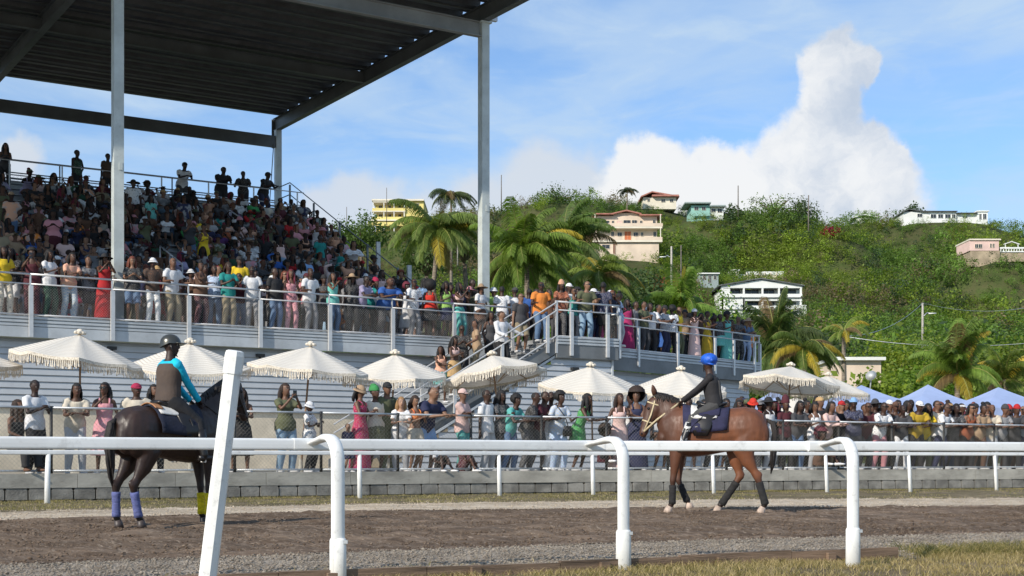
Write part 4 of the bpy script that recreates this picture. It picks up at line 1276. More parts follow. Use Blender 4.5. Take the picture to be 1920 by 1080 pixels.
def hat_mesh(style):
    key = ('hat', style)
    if key in CACHE: return CACHE[key]
    m = MB()
    def dome(rx, ry, h, z0, cy=.012, seg=18, rings=6):
        vs = []; fs = []
        for i in range(rings):
            ph = math.pi / 2 * i / rings
            for k in range(seg):
                th = 2 * math.pi * k / seg; vs.append(V((rx * math.cos(ph) * math.cos(th), cy + ry * math.cos(ph) * math.sin(th), z0 + h * math.sin(ph))))
        vs.append(V((0, cy, z0 + h)))
        for i in range(rings - 1):
            for k in range(seg): fs.append((i * seg + k, i * seg + (k + 1) % seg, (i + 1) * seg + (k + 1) % seg, (i + 1) * seg + k))
        for k in range(seg): fs.append(((rings - 1) * seg + k, (rings - 1) * seg + (k + 1) % seg, rings * seg))
        m.add(vs, fs)
    def disc(r0x, r0y, r1x, r1y, z0, z1, a0=0, a1=2 * math.pi, cy=.012, seg=24, droop=0):
        vs = []; fs = []
        for k in range(seg + 1):
            th = a0 + (a1 - a0) * k / seg
            for (rx, ry, z) in ((r0x, r0y, z0), (r1x, r1y, z1 - droop * abs(math.cos(th))), (r1x, r1y, z1 - droop * abs(math.cos(th)) - .006), (r0x, r0y, z0 - .006)):
                vs.append(V((rx * math.cos(th), cy + ry * math.sin(th), z)))
        for k in range(seg):
            for q in range(4): fs.append((4 * k + q, 4 * (k + 1) + q, 4 * (k + 1) + (q + 1) % 4, 4 * k + (q + 1) % 4))
        m.add(vs, fs)
    if style == 'cap': dome(.088, .110, .098, .032); disc(.085, .105, .072, .185, .040, .020, math.pi * 1.12, math.pi * 1.88)
    elif style == 'cap_back': dome(.088, .110, .098, .032); disc(.085, .105, .072, .17, .030, .0, math.pi * .15, math.pi * .85)
    elif style == 'wide': dome(.088, .108, .105, .045); disc(.086, .106, .215, .225, .052, .035, droop=.02)
    elif style == 'bucket': dome(.090, .110, .09, .045); disc(.090, .110, .138, .152, .05, .0)
    elif style == 'beanie': dome(.092, .113, .118, .03); disc(.09, .11, .097, .118, .06, .03)
    elif style == 'wrap': dome(.10, .125, .135, .035, .03); m.ball(V((0, .05, .13)), (.07, .08, .055), 12, 8)
    elif style == 'tallwrap': dome(.105, .12, .22, .035, .03)
    elif style == 'visor': disc(.085, .105, .090, .108, .075, .035); disc(.085, .105, .075, .19, .045, .03, math.pi * 1.12, math.pi * 1.88)
    CACHE[key] = m.mesh('hat', CLOTH['plain'], True)
    return CACHE[key]
def shades_mesh():
    if 'sh' not in CACHE:
        m = MB()
        for sx in (-1, 1):
            m.loft([V((.032 * sx, -.098, .018)), V((.032 * sx, -.104, .018))], [(.027, .021)] * 2, seg=10)
            m.beam(V((.060 * sx, -.096, .024)), V((.080 * sx, .0, .020)), .004, .007)
        m.beam(V((-.02, -.103, .024)), V((.02, -.103, .024)), .004, .005)
        CACHE['sh'] = m.mesh('sunglasses', m_lens)
    return CACHE['sh']
def phone_mesh():
    if 'ph' not in CACHE:
        m = MB(); m.box((0, 0, 0), (.075, .010, .15)); CACHE['ph'] = m.mesh('phone', m_phone)
    return CACHE['ph']
def bag_mesh():
    if 'bag' not in CACHE:
        m = MB(); m.loft([V((.17, -.02, .98)), V((.17, -.02, .76))], [(.10, .05), (.12, .06)], seg=10)
        m.loft([V((-.12, -.09, 1.40)), V((.03, -.17, 1.18)), V((.16, -.07, .98))], [(.012, .005)] * 3, seg=5)
        CACHE['bag'] = m.mesh('shoulder_bag', m_shoe, True)
    return CACHE['bag']

CD = dict(white=(.72, .72, .73), cream=(.62, .55, .44), black=(.018, .018, .02), charcoal=(.05, .05, .055), grey=(.22, .22, .23), palegrey=(.42, .43, .45), navy=(.02, .025, .07), blue=(.03, .11, .38),
          skyblue=(.24, .42, .70), paleblue=(.42, .52, .70), denimblue=(.10, .17, .29), paledenim=(.24, .36, .48), teal=(.01, .24, .22), aqua=(.12, .46, .42), turquoise=(.0, .38, .52), green=(.04, .26, .07), darkgreen=(.02, .07, .04), lime=(.30, .50, .12),
          olive=(.10, .11, .055), khaki=(.27, .22, .14), tan=(.38, .26, .16), brown=(.12, .06, .035), rust=(.30, .08, .03), red=(.42, .012, .015), scarlet=(.62, .03, .012), crimson=(.36, .01, .06), maroon=(.08, .012, .02),
          orange=(.75, .24, .04), peach=(.62, .34, .22), pink=(.58, .25, .28), palepink=(.66, .46, .42), magenta=(.38, .02, .12), purple=(.12, .04, .16), lilac=(.36, .32, .48), yellow=(.75, .52, .02), mustard=(.50, .33, .02), straw=(.48, .31, .14), silver=(.5, .5, .5))
CNAME = dict(palegrey='pale grey', skyblue='sky blue', paleblue='pale blue', denimblue='denim blue', paledenim='pale denim', darkgreen='dark green', palepink='pale pink')
SK = [(.028, .013, .009), (.050, .023, .014), (.085, .040, .024), (.15, .075, .045), (.24, .13, .08), (.42, .25, .17), (.016, .009, .007)]
HC = dict(k=(.008, .007, .007), b=(.03, .016, .01), r=(.16, .04, .02), g=(.22, .21, .20), y=(.30, .17, .07), m=(.14, .012, .03))
OBJ = lambda name, me, parent, colr: _mk(name, me, parent, colr)
def _mk(name, me, parent, colr=None):
    o = bpy.data.objects.new(name, me); col.objects.link(o); o.parent = parent
    if colr is not None: o.color = (*colr, 1)
    return o
HAIRN = dict(short='short hair', crop='cropped hair', afro='rounded afro hair', bigafro='big afro hair', long='long hair', braids='long braids', bob='shoulder-length hair', bun='hair in a bun', dreads='dreadlocks', none='a shaved head')
HATN = dict(cap='cap', cap_back='backward cap', wide='wide-brimmed hat', bucket='bucket hat', beanie='beanie', wrap='head wrap', tallwrap='tall head wrap', visor='visor')
BOTN = dict(trousers='trousers', shorts='shorts', skirt='skirt', midi='knee-length dress', maxi='long dress')
TOPN = dict(tee='shirt', long='long-sleeved top', tank='sleeveless top', crop='cropped top', hoodie='hooded top')
POSEN = dict(lean='leaning on the rail', lean2='leaning sideways on the rail', hands_rail='holding the rail', cross='arms crossed', phone='raising a phone', text='looking down', onehand='hand to chin', hip='hand on hip', sides='standing', walk='walking', stepdown='going down', reach='arm on the handrail', up='waving', sit='seated', sit_lean='seated leaning forward', sit_phone='seated filming', sit_cross='seated arms folded', sit_brow='seated shading the eyes', sit_ground='sitting on the ground')
PATN = dict(plain='', floral='floral ', print='printed ', stripe='striped ', check='checked ', denim='')
LABELS = {}
def cn(c): return CNAME.get(c, c)
def person(loc, rz, pose='sides', sex='m', top=('tee', 'white', 'plain'), bot=('trousers', 'black', 'plain'), hair='short', hc='k', hat=None, shades=False, skin=0, shoes='white', h=1.0, wide=1.0, where='', group=None, label=None, bag=False, phone=None, rot=None):
    J = skeleton(pose, sex)
    if label is None:
        dress = bot[0] in ('midi', 'maxi')
        if hat: head = cn(hat[1]) + ' ' + HATN[hat[0]]
        else: head = ('grey ' if hc == 'g' else '') + HAIRN[hair]
        wear = (PATN[bot[2]] + cn(bot[1]) + ' ' + BOTN[bot[0]]) if dress else (PATN[top[2]] + cn(top[1]) + ' ' + TOPN[top[0]])
        b2 = '' if dress else (cn(bot[1]) + ' ' + BOTN[bot[0]])
        ps = POSEN[pose]
        cands = [f'person in {wear} with {head}, {ps}, {where}', f'person in {wear} and {b2} with {head}, {where}' if b2 else '', f'person in {wear} with {head} and sunglasses, {where}' if shades else '',
                 f'person in {wear}, {head}, {ps}, {where}', f'person in {wear}, {head}, {where}']
        cands += [f'{o} person in {wear} with {head}, {where}' for o in ('another', 'third', 'fourth', 'fifth', 'sixth')]
        for label in cands:
            if label and label not in LABELS and len(label.split()) <= 16: break
        else: print('LABEL?', label)
    LABELS[label] = 1
    e = empty('person', loc, rz, label=label, cat='person', group=group, scale=(h * wide, h * (1 + (wide - 1) * .8), h), rot=rot)
    if bot[0] in ('midi', 'maxi'): 
        _mk('dress', bottom_mesh(pose, sex, bot[0], bot[2]), e, CD[bot[1]])
    else:
        _mk(('shirt' if top[0] in ('tee', 'long') else 'top'), top_mesh(pose, sex, top[0], top[2]), e, CD[top[1]])
        _mk(bot[0], bottom_mesh(pose, sex, bot[0], bot[2]), e, CD[bot[1]])
    _mk('body', body_mesh(pose, sex), e, SK[skin])
    if not pose.startswith('sit_') and pose != 'sit' or pose == 'sit_ground':
        for s_ in 'lr': _mk('shoe', shoe_mesh(pose, sex, s_), e, CD[shoes])
    HM = Matrix.LocRotScale(J['head'], Euler((J['pitch'], 0, J['yaw'])), V((1, 1, 1)))
    if hair != 'none':
        o = _mk('hair', hair_mesh(hair if not (hat and hair in ('afro',)) else 'short'), e, HC[hc]); o.matrix_basis = HM
    if hat:
        o = _mk('hat', hat_mesh(hat[0]), e, CD[hat[1]]); o.matrix_basis = HM
    if shades:
        o = _mk('sunglasses', shades_mesh(), e); o.matrix_basis = HM
    if bag: _mk('shoulder_bag', bag_mesh(), e, CD['black'])
    return e
def hold_phone(e, pose, sex, h, where):
    J = skeleton(pose, sex); p = (J['hl'] + J['hr']) / 2 + V((0, -.05, .07))
    o = bpy.data.objects.new('phone', phone_mesh()); col.objects.link(o)
    o.matrix_basis = MW[e.name] @ Matrix.Translation(p)
    tag(o, where, 'phone', 'phones held up by spectators')
# ============================================================ the spectators
NP = [0]
def P3(s):
    a = s.split(':'); return (a[0], a[1], a[2] if len(a) > 2 else 'plain')
def place(line, posfn, where, group, base_rz):
    """px off pose sex top bottom hair hat skin [h=.. w=.. rz=.. shades bag skin hc= z= sh=]"""
    w, _, own = line.partition('|')
    f = w.split()
    px, off = float(f[0]), float(f[1])
    kw = {}; h = 1.0; rz = base_rz; dz = 0.0; wide = 1.0; lab = own.strip() or None
    hair, _, hcx = f[6].partition('/')
    if posfn is deck_pos or posfn is walk_pos or posfn is top_pos: h = 1.11 if posfn is not top_pos else 1.06
    if posfn is stair_pos: h = 1.09
    if posfn is fence_pos and 500 < px < 1250: h = 1.05
    for o in f[9:]:
        k, _, v = o.partition('=')
        if k == 'h': h *= float(v)
        elif k == 'w': wide = float(v)
        elif k == 'rz': rz = base_rz + R(float(v))
        elif k == 'z': dz = float(v)
        elif k == 'sh': kw['shoes'] = v
        else: kw[k] = True
    p = posfn(px, off); p.z += dz
    top = P3(f[4]) if f[4] != '-' else ('tee', 'white', 'plain')
    hat = tuple(f[7].split(':')) if f[7] != '-' else None
    NP[0] += 1
    e = person(p, rz, f[2], f[3], top, P3(f[5]), hair, hcx or 'k', hat, skin=int(f[8]), h=h, wide=wide, where=where if not own.strip() else '', group=group, label=('person ' + own.strip()) if own.strip() else None, **{k: v for k, v in kw.items() if k in ('shades', 'bag', 'shoes')})
    if f[2] in ('phone', 'sit_phone'): hold_phone(e, f[2], f[3], h, 'dark phone raised by the person ' + ' '.join(own.strip().split()[:8])) if 'ph' in kw else None
    return e
def fence_pos(px, off):
    x = x_at_px(c_wall, px, off + .12); return V((x, float(c_wall(x)) + off + .12, .5))
def deck_pos(px, off):
    return S(t_at(px, off), off, FL)
def walk_pos(px, off):
    return Q0 + QD * q_at(px, off) + QN * off + UP * FL
def top_pos(px, off):
    d = D0 + 18 * RD + .12; return S(t_at(px, d), d, FL + 18 * RH)
def stair_pos(px, off):          # off = distance across, stair height follows t
    t = t_at(px, off); return S(t, off, FL - max(0, 1.31 - t) * SL - .05)
RZ1, RZ2, RZW = math.atan2(.533, .846), R(20), math.atan2(.763, .647) - R(12)
FENCE = """
30 .35 sit f tee:black:stripe maxi:black:stripe long/b - 3 z=.45 | in black and white striped dress, seated low at the fence, far left
65 .25 text m tee:white trousers:black short - 0 | in plain white shirt looking down at the fence, far left
143 .35 lean m tee:cream trousers:palegrey:floral dreads - 2 | with dreadlocks in cream shirt leaning beside the leftmost umbrella pole
196 .35 onehand f tank:pink:floral midi:pink:floral bob - 2 shades | in pink floral dress with hand to chin behind the fence
256 .35 sides m tee:cream trousers:grey crop cap:crimson 1 w=1.15 | with crimson cap and cream shirt behind the dark horse's rump
289 .6 sides f tank:black trousers:black long - 3 | in black sleeveless top with long hair, half hidden behind the near rider
452 .2 lean f - midi:black long/b - 3 w=1.1 | in black dress leaning on the fence right of the marker post
535 .3 phone f tee:olive trousers:paledenim bob/b - 3 w=1.05 ph | in olive shirt and pale jeans raising a phone near the fence
580 .3 text f tee:white:print trousers:black short bucket:white 1 h=.8 rz=20 | child in white printed shirt and white bucket hat by umbrella pole
652 .15 sides m tee:navy shorts:navy crop/b - 4 h=.56 | small child in navy beside the crimson floral dress
675 .3 text f - maxi:crimson:floral bob bucket:tan 3 rz=40 | in crimson floral long dress and tan bucket hat at fence
703 .5 sides f tee:cream:floral skirt:olive:floral afro wrap:green 2 | in cream floral shirt with green head wrap at the fence
727 .55 hands_rail m tee:olive trousers:olive short cap:black 3 h=1.06 shades | tall, in olive shirt and black cap behind umbrella pole
752 .25 lean f tee:white:floral trousers:palegrey bob/y - 5 h=.9 | in white floral shirt with fair hair beside navy shirt
778 .2 text f crop:orange:floral shorts:cream bob/b - 4 h=.9 | in orange cropped top with brown hair at the fence
808 .3 lean m tee:navy shorts:skyblue crop - 4 w=1.3 h=1.03 | heavyset, in navy shirt and blue shorts leaning on the fence
866 .3 cross m tee:palepink trousers:aqua crop cap:palepink 3 shades rz=20 | in pale pink shirt and cap with arms crossed at fence
822 .2 sit_ground m tee:white shorts:black crop - 1 h=.7 | child in white shirt sitting on the terrace, left of two
866 .15 sit_ground f tee:maroon:floral shorts:maroon:floral none - 2 h=.75 rz=50 | child in maroon floral clothes sitting below the arms-crossed man
912 .4 sides m tee:white trousers:palegrey crop - 1 shades rz=40 | in white shirt and sunglasses standing left of the tilted pole
940 .5 text f tee:charcoal:print trousers:black long - 1 | in charcoal printed shirt and black trousers behind the tilted pole
965 .3 lean m tee:aqua trousers:denimblue afro - 1 h=.96 rz=30 | in aqua shirt and dark jeans leaning on the fence
1000 .25 lean m tee:black:print trousers:charcoal:print crop - 1 rz=30 | in black printed shirt leaning on the fence between two neighbours
1018 .4 lean m tee:maroon shorts:charcoal crop - 1 h=1.02 | in maroon shirt leaning close beside the black printed shirt
1033 .6 onehand f tank:white trousers:white:check short - 1 | in white sleeveless top with hand to chin behind the leaners
1050 .3 lean2 f tee:paleblue:check trousers:paleblue:floral afro - 1 bag | in pale blue checked shirt with a black shoulder bag
1097 .3 lean f tank:green:floral midi:green:floral long - 2 rz=15 | in green floral dress leaning on the fence
1133 .25 sit_ground f tee:maroon shorts:black bigafro/b - 1 h=.85 z=.2 | child with big afro hair crouching beside the cream floral dress
1162 .3 lean2 f - maxi:palepink:floral bob/b - 2 | in pale pink floral long dress near the bay horse's head
1182 .8 sides f tee:white trousers:black short - 1 | in white shirt behind the pale pink floral dress
1193 .3 cross f - maxi:navy bigafro/b - 3 h=1.03 | with big brown afro in navy long dress by horse's head
1236 .4 sides m tee:palegrey shorts:brown short - 1
1262 .5 sides f tee:cream trousers:charcoal bun - 2
1292 .35 hands_rail m tee:black shorts:white crop - 1
1318 .45 lean f tee:olive:print trousers:white long - 2
1343 .35 lean m tee:charcoal trousers:black short - 1
1362 .5 sides f tank:palegrey midi:black:floral bob - 1
1384 .3 lean f tee:charcoal trousers:black long - 1
1399 .75 onehand m tee:grey trousers:black short cap:olive 0
1412 .30 text f tee:scarlet trousers:charcoal short bucket:scarlet 3 shades | in scarlet shirt and scarlet bucket hat behind the bay horse
1425 .8 sides m tee:charcoal trousers:black short bucket:grey 1
1441 .4 sides m tank:white trousers:palegrey short wide:black 0 h=1.02 | in white sleeveless top and black wide hat behind bay horse
1474 .4 hands_rail f tee:maroon trousers:black short tallwrap:maroon 2 | in maroon shirt with tall maroon head wrap
1498 .3 lean f tee:charcoal trousers:denimblue braids - 1
1513 .7 sides f tee:grey trousers:black bun - 2
1528 .3 text f tank:white:print trousers:palegrey bob - 3 h=.97 | in white printed sleeveless top with shoulder-length hair, right crowd
1537 .12 sit_ground f tee:brown shorts:brown bigafro/m - 2 h=.95 z=.12 | child with huge curly hair low in front of the crowd
1556 .3 lean f long:palepink trousers:tan braids - 3 w=1.1 | in pale pink long-sleeved top leaning on the fence
1578 .6 sides m tee:black trousers:navy crop cap:red 4 | in black shirt with red cap in the right crowd
1600 .3 cross m tee:navy:print trousers:charcoal short beanie:skyblue 0 h=1.03 | with sky blue beanie, arms crossed, in the right crowd
1626 .4 lean m tee:maroon trousers:charcoal crop - 2 shades
1641 .7 sides f tee:charcoal trousers:black afro wide:charcoal 1 h=1.03
1655 .25 lean m tee:white:print trousers:pink short - 1 shades
1668 .8 sides m tee:white trousers:grey short cap:white 3 h=1.03
1680 .5 hands_rail m tee:brown trousers:black crop cap:brown 2
1692 .3 lean m tee:charcoal trousers:white crop - 0 h=.97
1702 .65 sides f tee:white trousers:navy dreads - 1 h=1.02
1722 .3 lean m tee:mustard trousers:black crop cap:white 1 h=1.03 w=1.1 | in mustard shirt and white cap leaning at the fence
1738 .45 lean f tee:yellow trousers:olive long - 1 | in yellow shirt with long hair beside the mustard shirt
1757 .6 sides m tee:cream trousers:charcoal short - 3 shades h=1.03
1772 .3 lean m tee:white trousers:navy crop - 2 shades | in plain white shirt leaning, right of yellow shirt
1791 .35 lean m tee:charcoal:print trousers:black dreads - 0
1803 .8 sides f tee:grey trousers:black short visor:white 2
1819 .3 lean f tank:rust trousers:black bob - 4 shades | in rust sleeveless top and sunglasses leaning on the fence
1828 .7 sides m tee:navy trousers:black short cap:black 3
1842 .3 lean f tee:tan trousers:brown bun - 2
1859 .4 lean m tee:cream trousers:palegrey none - 3 | with shaved head in cream shirt leaning, far right crowd
1882 .35 lean f tee:grey:floral trousers:charcoal short beanie:charcoal 3
1905 .3 lean m tee:charcoal trousers:black short beanie:red 2 | with red beanie in charcoal shirt at the far right
1928 .35 lean m tee:palegrey trousers:navy crop - 1
"""
DECK = """
8 .30 hands_rail f tee:yellow trousers:cream:print long - 1 w=1.1 | in yellow shirt and printed trousers at the deck rail's left end
60 .35 phone f tank:maroon trousers:maroon afro - 2 ph | in maroon sleeveless top raising a phone on the deck
92 .35 text f tee:white trousers:darkgreen long - 2 rz=30 | in white shirt and dark green trousers on the deck
134 .3 lean f tee:peach:floral trousers:paledenim:check braids - 2 | in peach floral shirt and pale jeans leaning on deck rail
196 .35 phone f - maxi:red long wide:black 2 | in red long dress and black wide hat on deck
248 .35 text f tee:black:print shorts:denimblue long/r - 4 | in black printed shirt and denim shorts right of roof column
287 .3 hands_rail m tee:brown:stripe trousers:white:check short bucket:white 0 | in brown striped shirt and white bucket hat on deck
325 .35 hands_rail m tee:white trousers:khaki crop/g - 3 h=1.03 w=1.08 rz=15 | with cropped grey hair in white shirt and khaki trousers
376 .35 cross f tank:brown trousers:maroon:print bun - 2 | in brown sleeveless top with arms crossed on deck
402 .8 sides f tee:paleblue:print trousers:denimblue short - 1
428 .3 text m tee:teal trousers:khaki dreads/b - 1 h=1.02 | in teal shirt and khaki trousers at the deck rail
449 1.3 sides m tee:yellow trousers:darkgreen short cap:black 1 z=.35 h=1.03 | in bright yellow shirt and black cap above the deck row
473 .3 hands_rail m tee:white trousers:grey:print crop - 0 | in white shirt and grey trousers left of deck post
515 .35 sides m tee:black trousers:denimblue short - 1 | in black shirt and blue jeans at the deck rail
546 .35 hands_rail f tank:pink:print trousers:pink:print long/m - 3 | in pink printed outfit with long dark red hair on deck
575 .95 sides m tee:pink trousers:charcoal short cap:maroon 2 | in pink shirt and maroon cap behind the deck row
583 .3 hands_rail m tee:white trousers:grey crop - 1 h=1.04 | in white shirt and grey trousers in mid deck rail
624 .35 onehand f tank:aqua:floral trousers:denimblue long - 3 | in aqua floral sleeveless top and blue jeans on deck
660 .4 sides f tee:black:print trousers:black long wide:tan 1 | in black printed shirt and tan wide hat on deck
685 .3 lean m tee:lilac trousers:black short - 0 shades rz=20 | in lilac shirt and sunglasses leaning on the deck rail
705 1.0 sides m tee:white trousers:navy short wrap:crimson 2
730 .3 lean m tee:blue trousers:charcoal crop - 2 w=1.5 h=1.0 | heavyset, in bright blue shirt leaning on the deck rail
777 .3 hands_rail m tee:white:print trousers:grey crop - 1 shades | in white printed shirt and sunglasses at the deck rail
796 1.4 lean f tee:skyblue:stripe trousers:navy braids - 0 rz=160 z=.25 | in sky blue striped shirt facing away, right of deck
806 .35 sides f tank:scarlet skirt:black bigafro - 3 rz=150 h=.96 | in scarlet top and black skirt facing away on the deck
836 .35 text f tank:lime skirt:navy long - 1 | in lime sleeveless top and navy skirt at the deck rail
861 .35 phone f crop:palepink trousers:aqua long - 2 ph | in pale pink cropped top raising a phone on the deck
886 1.3 sides m tee:black trousers:black short - 0 h=1.05 z=.2 | tall, in black shirt just left of the right column
903 .35 hands_rail f tee:white skirt:brown bob wide:tan 3 | in white shirt and tan wide hat near right column
925 .9 sides m tee:lime trousers:charcoal short bucket:white 3 | in lime shirt and white bucket hat at right column
941 .45 sides m tee:white:print trousers:grey short - 1 rz=165 | in white printed shirt facing away, right of the column
967 .5 hip m tee:white trousers:charcoal short cap:charcoal 1 rz=160 | in white shirt and charcoal cap facing away near stairs
992 1.0 sides m tee:blue trousers:black crop - 0 rz=140 h=1.04 | in blue shirt facing away, left of the orange shirt
1006 .4 sides f tee:maroon trousers:black short - 1
1030 .3 sides m tee:brown trousers:charcoal crop - 1
1052 -1.9 lean f tee:rust:print trousers:charcoal:print bob wrap:peach 1 | in rust printed shirt with peach head wrap on the landing
1067 -.8 sides m tee:white:print trousers:charcoal short cap:white 1 h=1.05 | in white printed shirt and white cap on the landing
1083 -.5 sides f tee:grey trousers:maroon afro - 1
1100 -1.9 lean2 m tee:olive trousers:paledenim crop - 4 shades h=1.03 w=1.1 | in olive shirt and sunglasses leaning on the landing rail
1118 -.7 hip f tee:magenta maxi:magenta bob - 2 rz=150
1131 -1.8 sides m tee:navy:print shorts:black short - 1 bag h=1.04 rz=120 | in navy printed shirt with black bag at landing corner
1144 -.6 sides m tee:charcoal trousers:black short cap:white 1
1161 -.2 text f tee:paleblue:print trousers:palegrey bun - 1 rz=40
"""
WALK = """
1176 .4 sides f - maxi:magenta long - 1 | in magenta long dress at the start of the angled walkway
1192 .6 sides m tee:grey trousers:charcoal short - 2
1207 .4 text m tee:olive trousers:charcoal crop - 3
1219 .5 sides m tee:white trousers:black dreads - 1
1232 .4 lean m tee:white trousers:black crop - 3 rz=20
1246 .5 text m tee:palegrey trousers:navy short cap:black 2
1260 .4 sides f tee:white:print trousers:black afro - 1 rz=170
1274 .35 hands_rail m tee:yellow trousers:olive crop - 3 | in yellow shirt and olive trousers on the angled walkway
1284 .7 sides m tee:tan trousers:black short cap:black 3 shades
1302 .35 phone f tank:grey:floral maxi:palepink:floral bob beanie:white 1 | in pale pink floral long dress and white beanie on walkway
1315 .9 sides f tee:brown trousers:black braids - 1
1326 .35 text f tee:mustard maxi:mustard short - 2 bag | in mustard long dress on the angled walkway
1340 .8 sides f tee:maroon trousers:charcoal bun - 2
1350 .5 sides f tee:charcoal:print skirt:aqua:floral short - 1
1363 .35 text f crop:charcoal:floral maxi:aqua:floral afro - 2 h=1.04 | with rounded afro in aqua floral long dress on walkway
1384 .5 text m tee:charcoal:print trousers:black:print crop - 3
1402 .35 lean f tee:denimblue trousers:paleblue long/y wide:tan 4 | in denim blue shirt and tan wide hat at walkway end
1393 .9 sides m tee:black trousers:black short - 1
1290 1.3 sides m tee:charcoal trousers:black short - 0
1240 1.2 sides m tee:black trousers:black crop - 1
1212 1.4 sides m tee:navy trousers:black short cap:white 1
"""
TOPS = """
10 0 lean f tank:charcoal trousers:black long - 3 h=1.04 | in charcoal sleeveless top on the top walkway, far left
143 0 hip m tank:darkgreen:print trousers:black crop - 0 h=1.06 rz=50 | in dark green printed top standing highest left of the column
202 0 sides m tee:brown:stripe trousers:black crop - 0 h=1.06 rz=20 | in striped shirt on top walkway just left of the column
345 0 lean m tee:white trousers:charcoal short cap:black 0 h=1.08 w=1.15 | in white shirt and black cap on the top walkway
418 0 lean m tee:black trousers:black short - 0 h=1.08 w=1.25 | in black shirt on top walkway, leftmost of three
456 0 lean2 m tee:black:print trousers:black crop - 0 h=1.03 w=1.1 | in black printed shirt on top walkway, middle of three
500 0 lean m tee:black trousers:navy short cap:black 0 h=1.08 w=1.2 | in black shirt and cap on top walkway, rightmost
"""
STAIRS = """
940 -2.0 reach m long:white trousers:black short/b - 4 w=1.2 | in white long-sleeved shirt with an arm on the stair handrail
976 -1.4 sides m tee:charcoal shorts:khaki crop - 4 shades h=1.03 w=1.08 rz=-20 | in charcoal shirt, khaki shorts and sunglasses on the stairs
1015 -1.7 hands_rail m tee:orange trousers:denimblue none - 1 shades h=1.05 w=1.12 rz=10 | in orange shirt and blue jeans at the top of the stairs
895 -1.2 stepdown m tee:tan trousers:khaki crop - 3 rz=-100 | in tan shirt climbing the stairs behind the leaning white shirt
866 -.9 text m tee:black:print trousers:black crop - 1 shades h=1.04 | in black jersey-like printed shirt on the lower stairs
852 -1.5 text f crop:palepink skirt:straw long - 2 | in pale pink cropped top and straw skirt on lower stairs
826 -1.3 cross f tank:peach:floral skirt:aqua bob - 2 h=.96 | in peach floral top with arms crossed, lowest on the stairs
920 -1.1 stepdown f tank:charcoal shorts:black bob - 2
"""
for txt, fn, where, grp, rz in ((FENCE, fence_pos, 'at the trackside fence', 'spectators along the trackside fence', None), (DECK, deck_pos, 'on the deck', 'spectators on the grandstand deck', RZ1),
                                (WALK, walk_pos, 'on the angled walkway', 'spectators on the angled walkway', RZW), (TOPS, top_pos, 'on the top walkway', 'spectators on the top walkway', RZ1), (STAIRS, stair_pos, 'on the stairs', 'people on the outside stairs', RZ1)):
    for ln in txt.strip().split('\n'):
        px = float(ln.split()[0])
        r0 = rz if rz is not None else (RZ1 if px < 1150 else RZ2)
        place(ln, fn, where, grp, r0 + R(rnd.uniform(-24, 24)))
# further rows behind, drawn at random from the colours the photo shows
POOL_T = ['black'] * 9 + ['charcoal'] * 6 + ['white'] * 7 + ['peach'] * 2 + ['palepink'] * 2 + ['tan'] * 2 + ['grey'] * 3 + ['navy'] * 4 + ['maroon'] * 4 + ['brown'] * 3 + ['pink'] * 4 + ['red', 'rust', 'orange', 'green', 'olive', 'khaki', 'cream', 'palegrey', 'skyblue', 'blue', 'purple', 'teal', 'peach', 'yellow', 'crimson', 'tan', 'palepink', 'darkgreen', 'lilac', 'olive', 'peach']
POOL_B = ['black', 'charcoal', 'navy', 'denimblue', 'denimblue', 'paledenim', 'khaki', 'grey', 'olive', 'white', 'brown', 'maroon']
def rand_person(pos, rz, poses, where, grp, r, far=False):
    sex = r.choice('mf'); pose = r.choice(poses)
    if sex == 'm': hair = r.choice(['short', 'crop', 'crop', 'none', 'dreads', 'short']); st = r.choice(['tee', 'tee', 'tee', 'long', 'tank'])
    else: hair = r.choice(['long', 'long', 'bob', 'braids', 'bun', 'afro', 'short']); st = r.choice(['tee', 'tank', 'crop', 'long', 'tee'])
    hat = None
    if r.random() < .27: hat = (r.choice(['cap', 'cap', 'bucket', 'wide', 'wrap', 'visor', 'beanie'] if sex == 'f' else ['cap', 'cap', 'cap_back', 'bucket', 'beanie', 'wide']), r.choice(['black', 'white', 'navy', 'straw', 'red', 'tan', 'charcoal', 'palegrey', 'olive', 'pink']))
    pat = r.choice(['plain'] * 6 + ['print', 'floral', 'stripe'])
    bt = r.choice(['trousers', 'trousers', 'shorts'] if sex == 'm' else ['trousers', 'shorts', 'skirt', 'midi'])
    bc = r.choice(POOL_B); tc = r.choice(POOL_T)
    if bt == 'midi': bc = tc
    return dict(loc=pos, rz=rz, pose=pose, sex=sex, top=(st, tc, pat), bot=(bt, bc, pat if bt == 'midi' else 'plain'), hair=hair, hc=r.choice('kkkkkkbrm'), hat=hat, shades=r.random() < .3, skin=r.choice([0, 1, 1, 2, 2, 2, 3, 3, 3, 4, 4]), shoes=r.choice(['white', 'black', 'brown', 'red']), h=r.uniform(.93, 1.06), wide=r.uniform(.95, 1.15), where=where, group=grp)
rc = random.Random(41)
def big(fn):
    def g(*a):
        d = fn(*a); d['h'] *= 1.08; return d
    return g
def lm(px):
    return 'far left' if px < 110 else 'left of column' if px < 205 else 'right of column' if px < 330 else 'beneath the aisle' if px < 430 else 'mid stand' if px < 530 else 'right half' if px < 660 else 'near right end'
ST = ['sides', 'sides', 'text', 'cross', 'hip', 'onehand', 'phone']
# deck second row
px = 20
while px < 905:
    off = rc.uniform(.85, 1.15)
    person(**big(rand_person)(deck_pos(px, off), RZ1 + rc.uniform(-.5, .5), ST, 'second deck row, ' + lm(px), 'spectators on the grandstand deck', rc)); NP[0] += 1
    px += rc.uniform(17, 44)
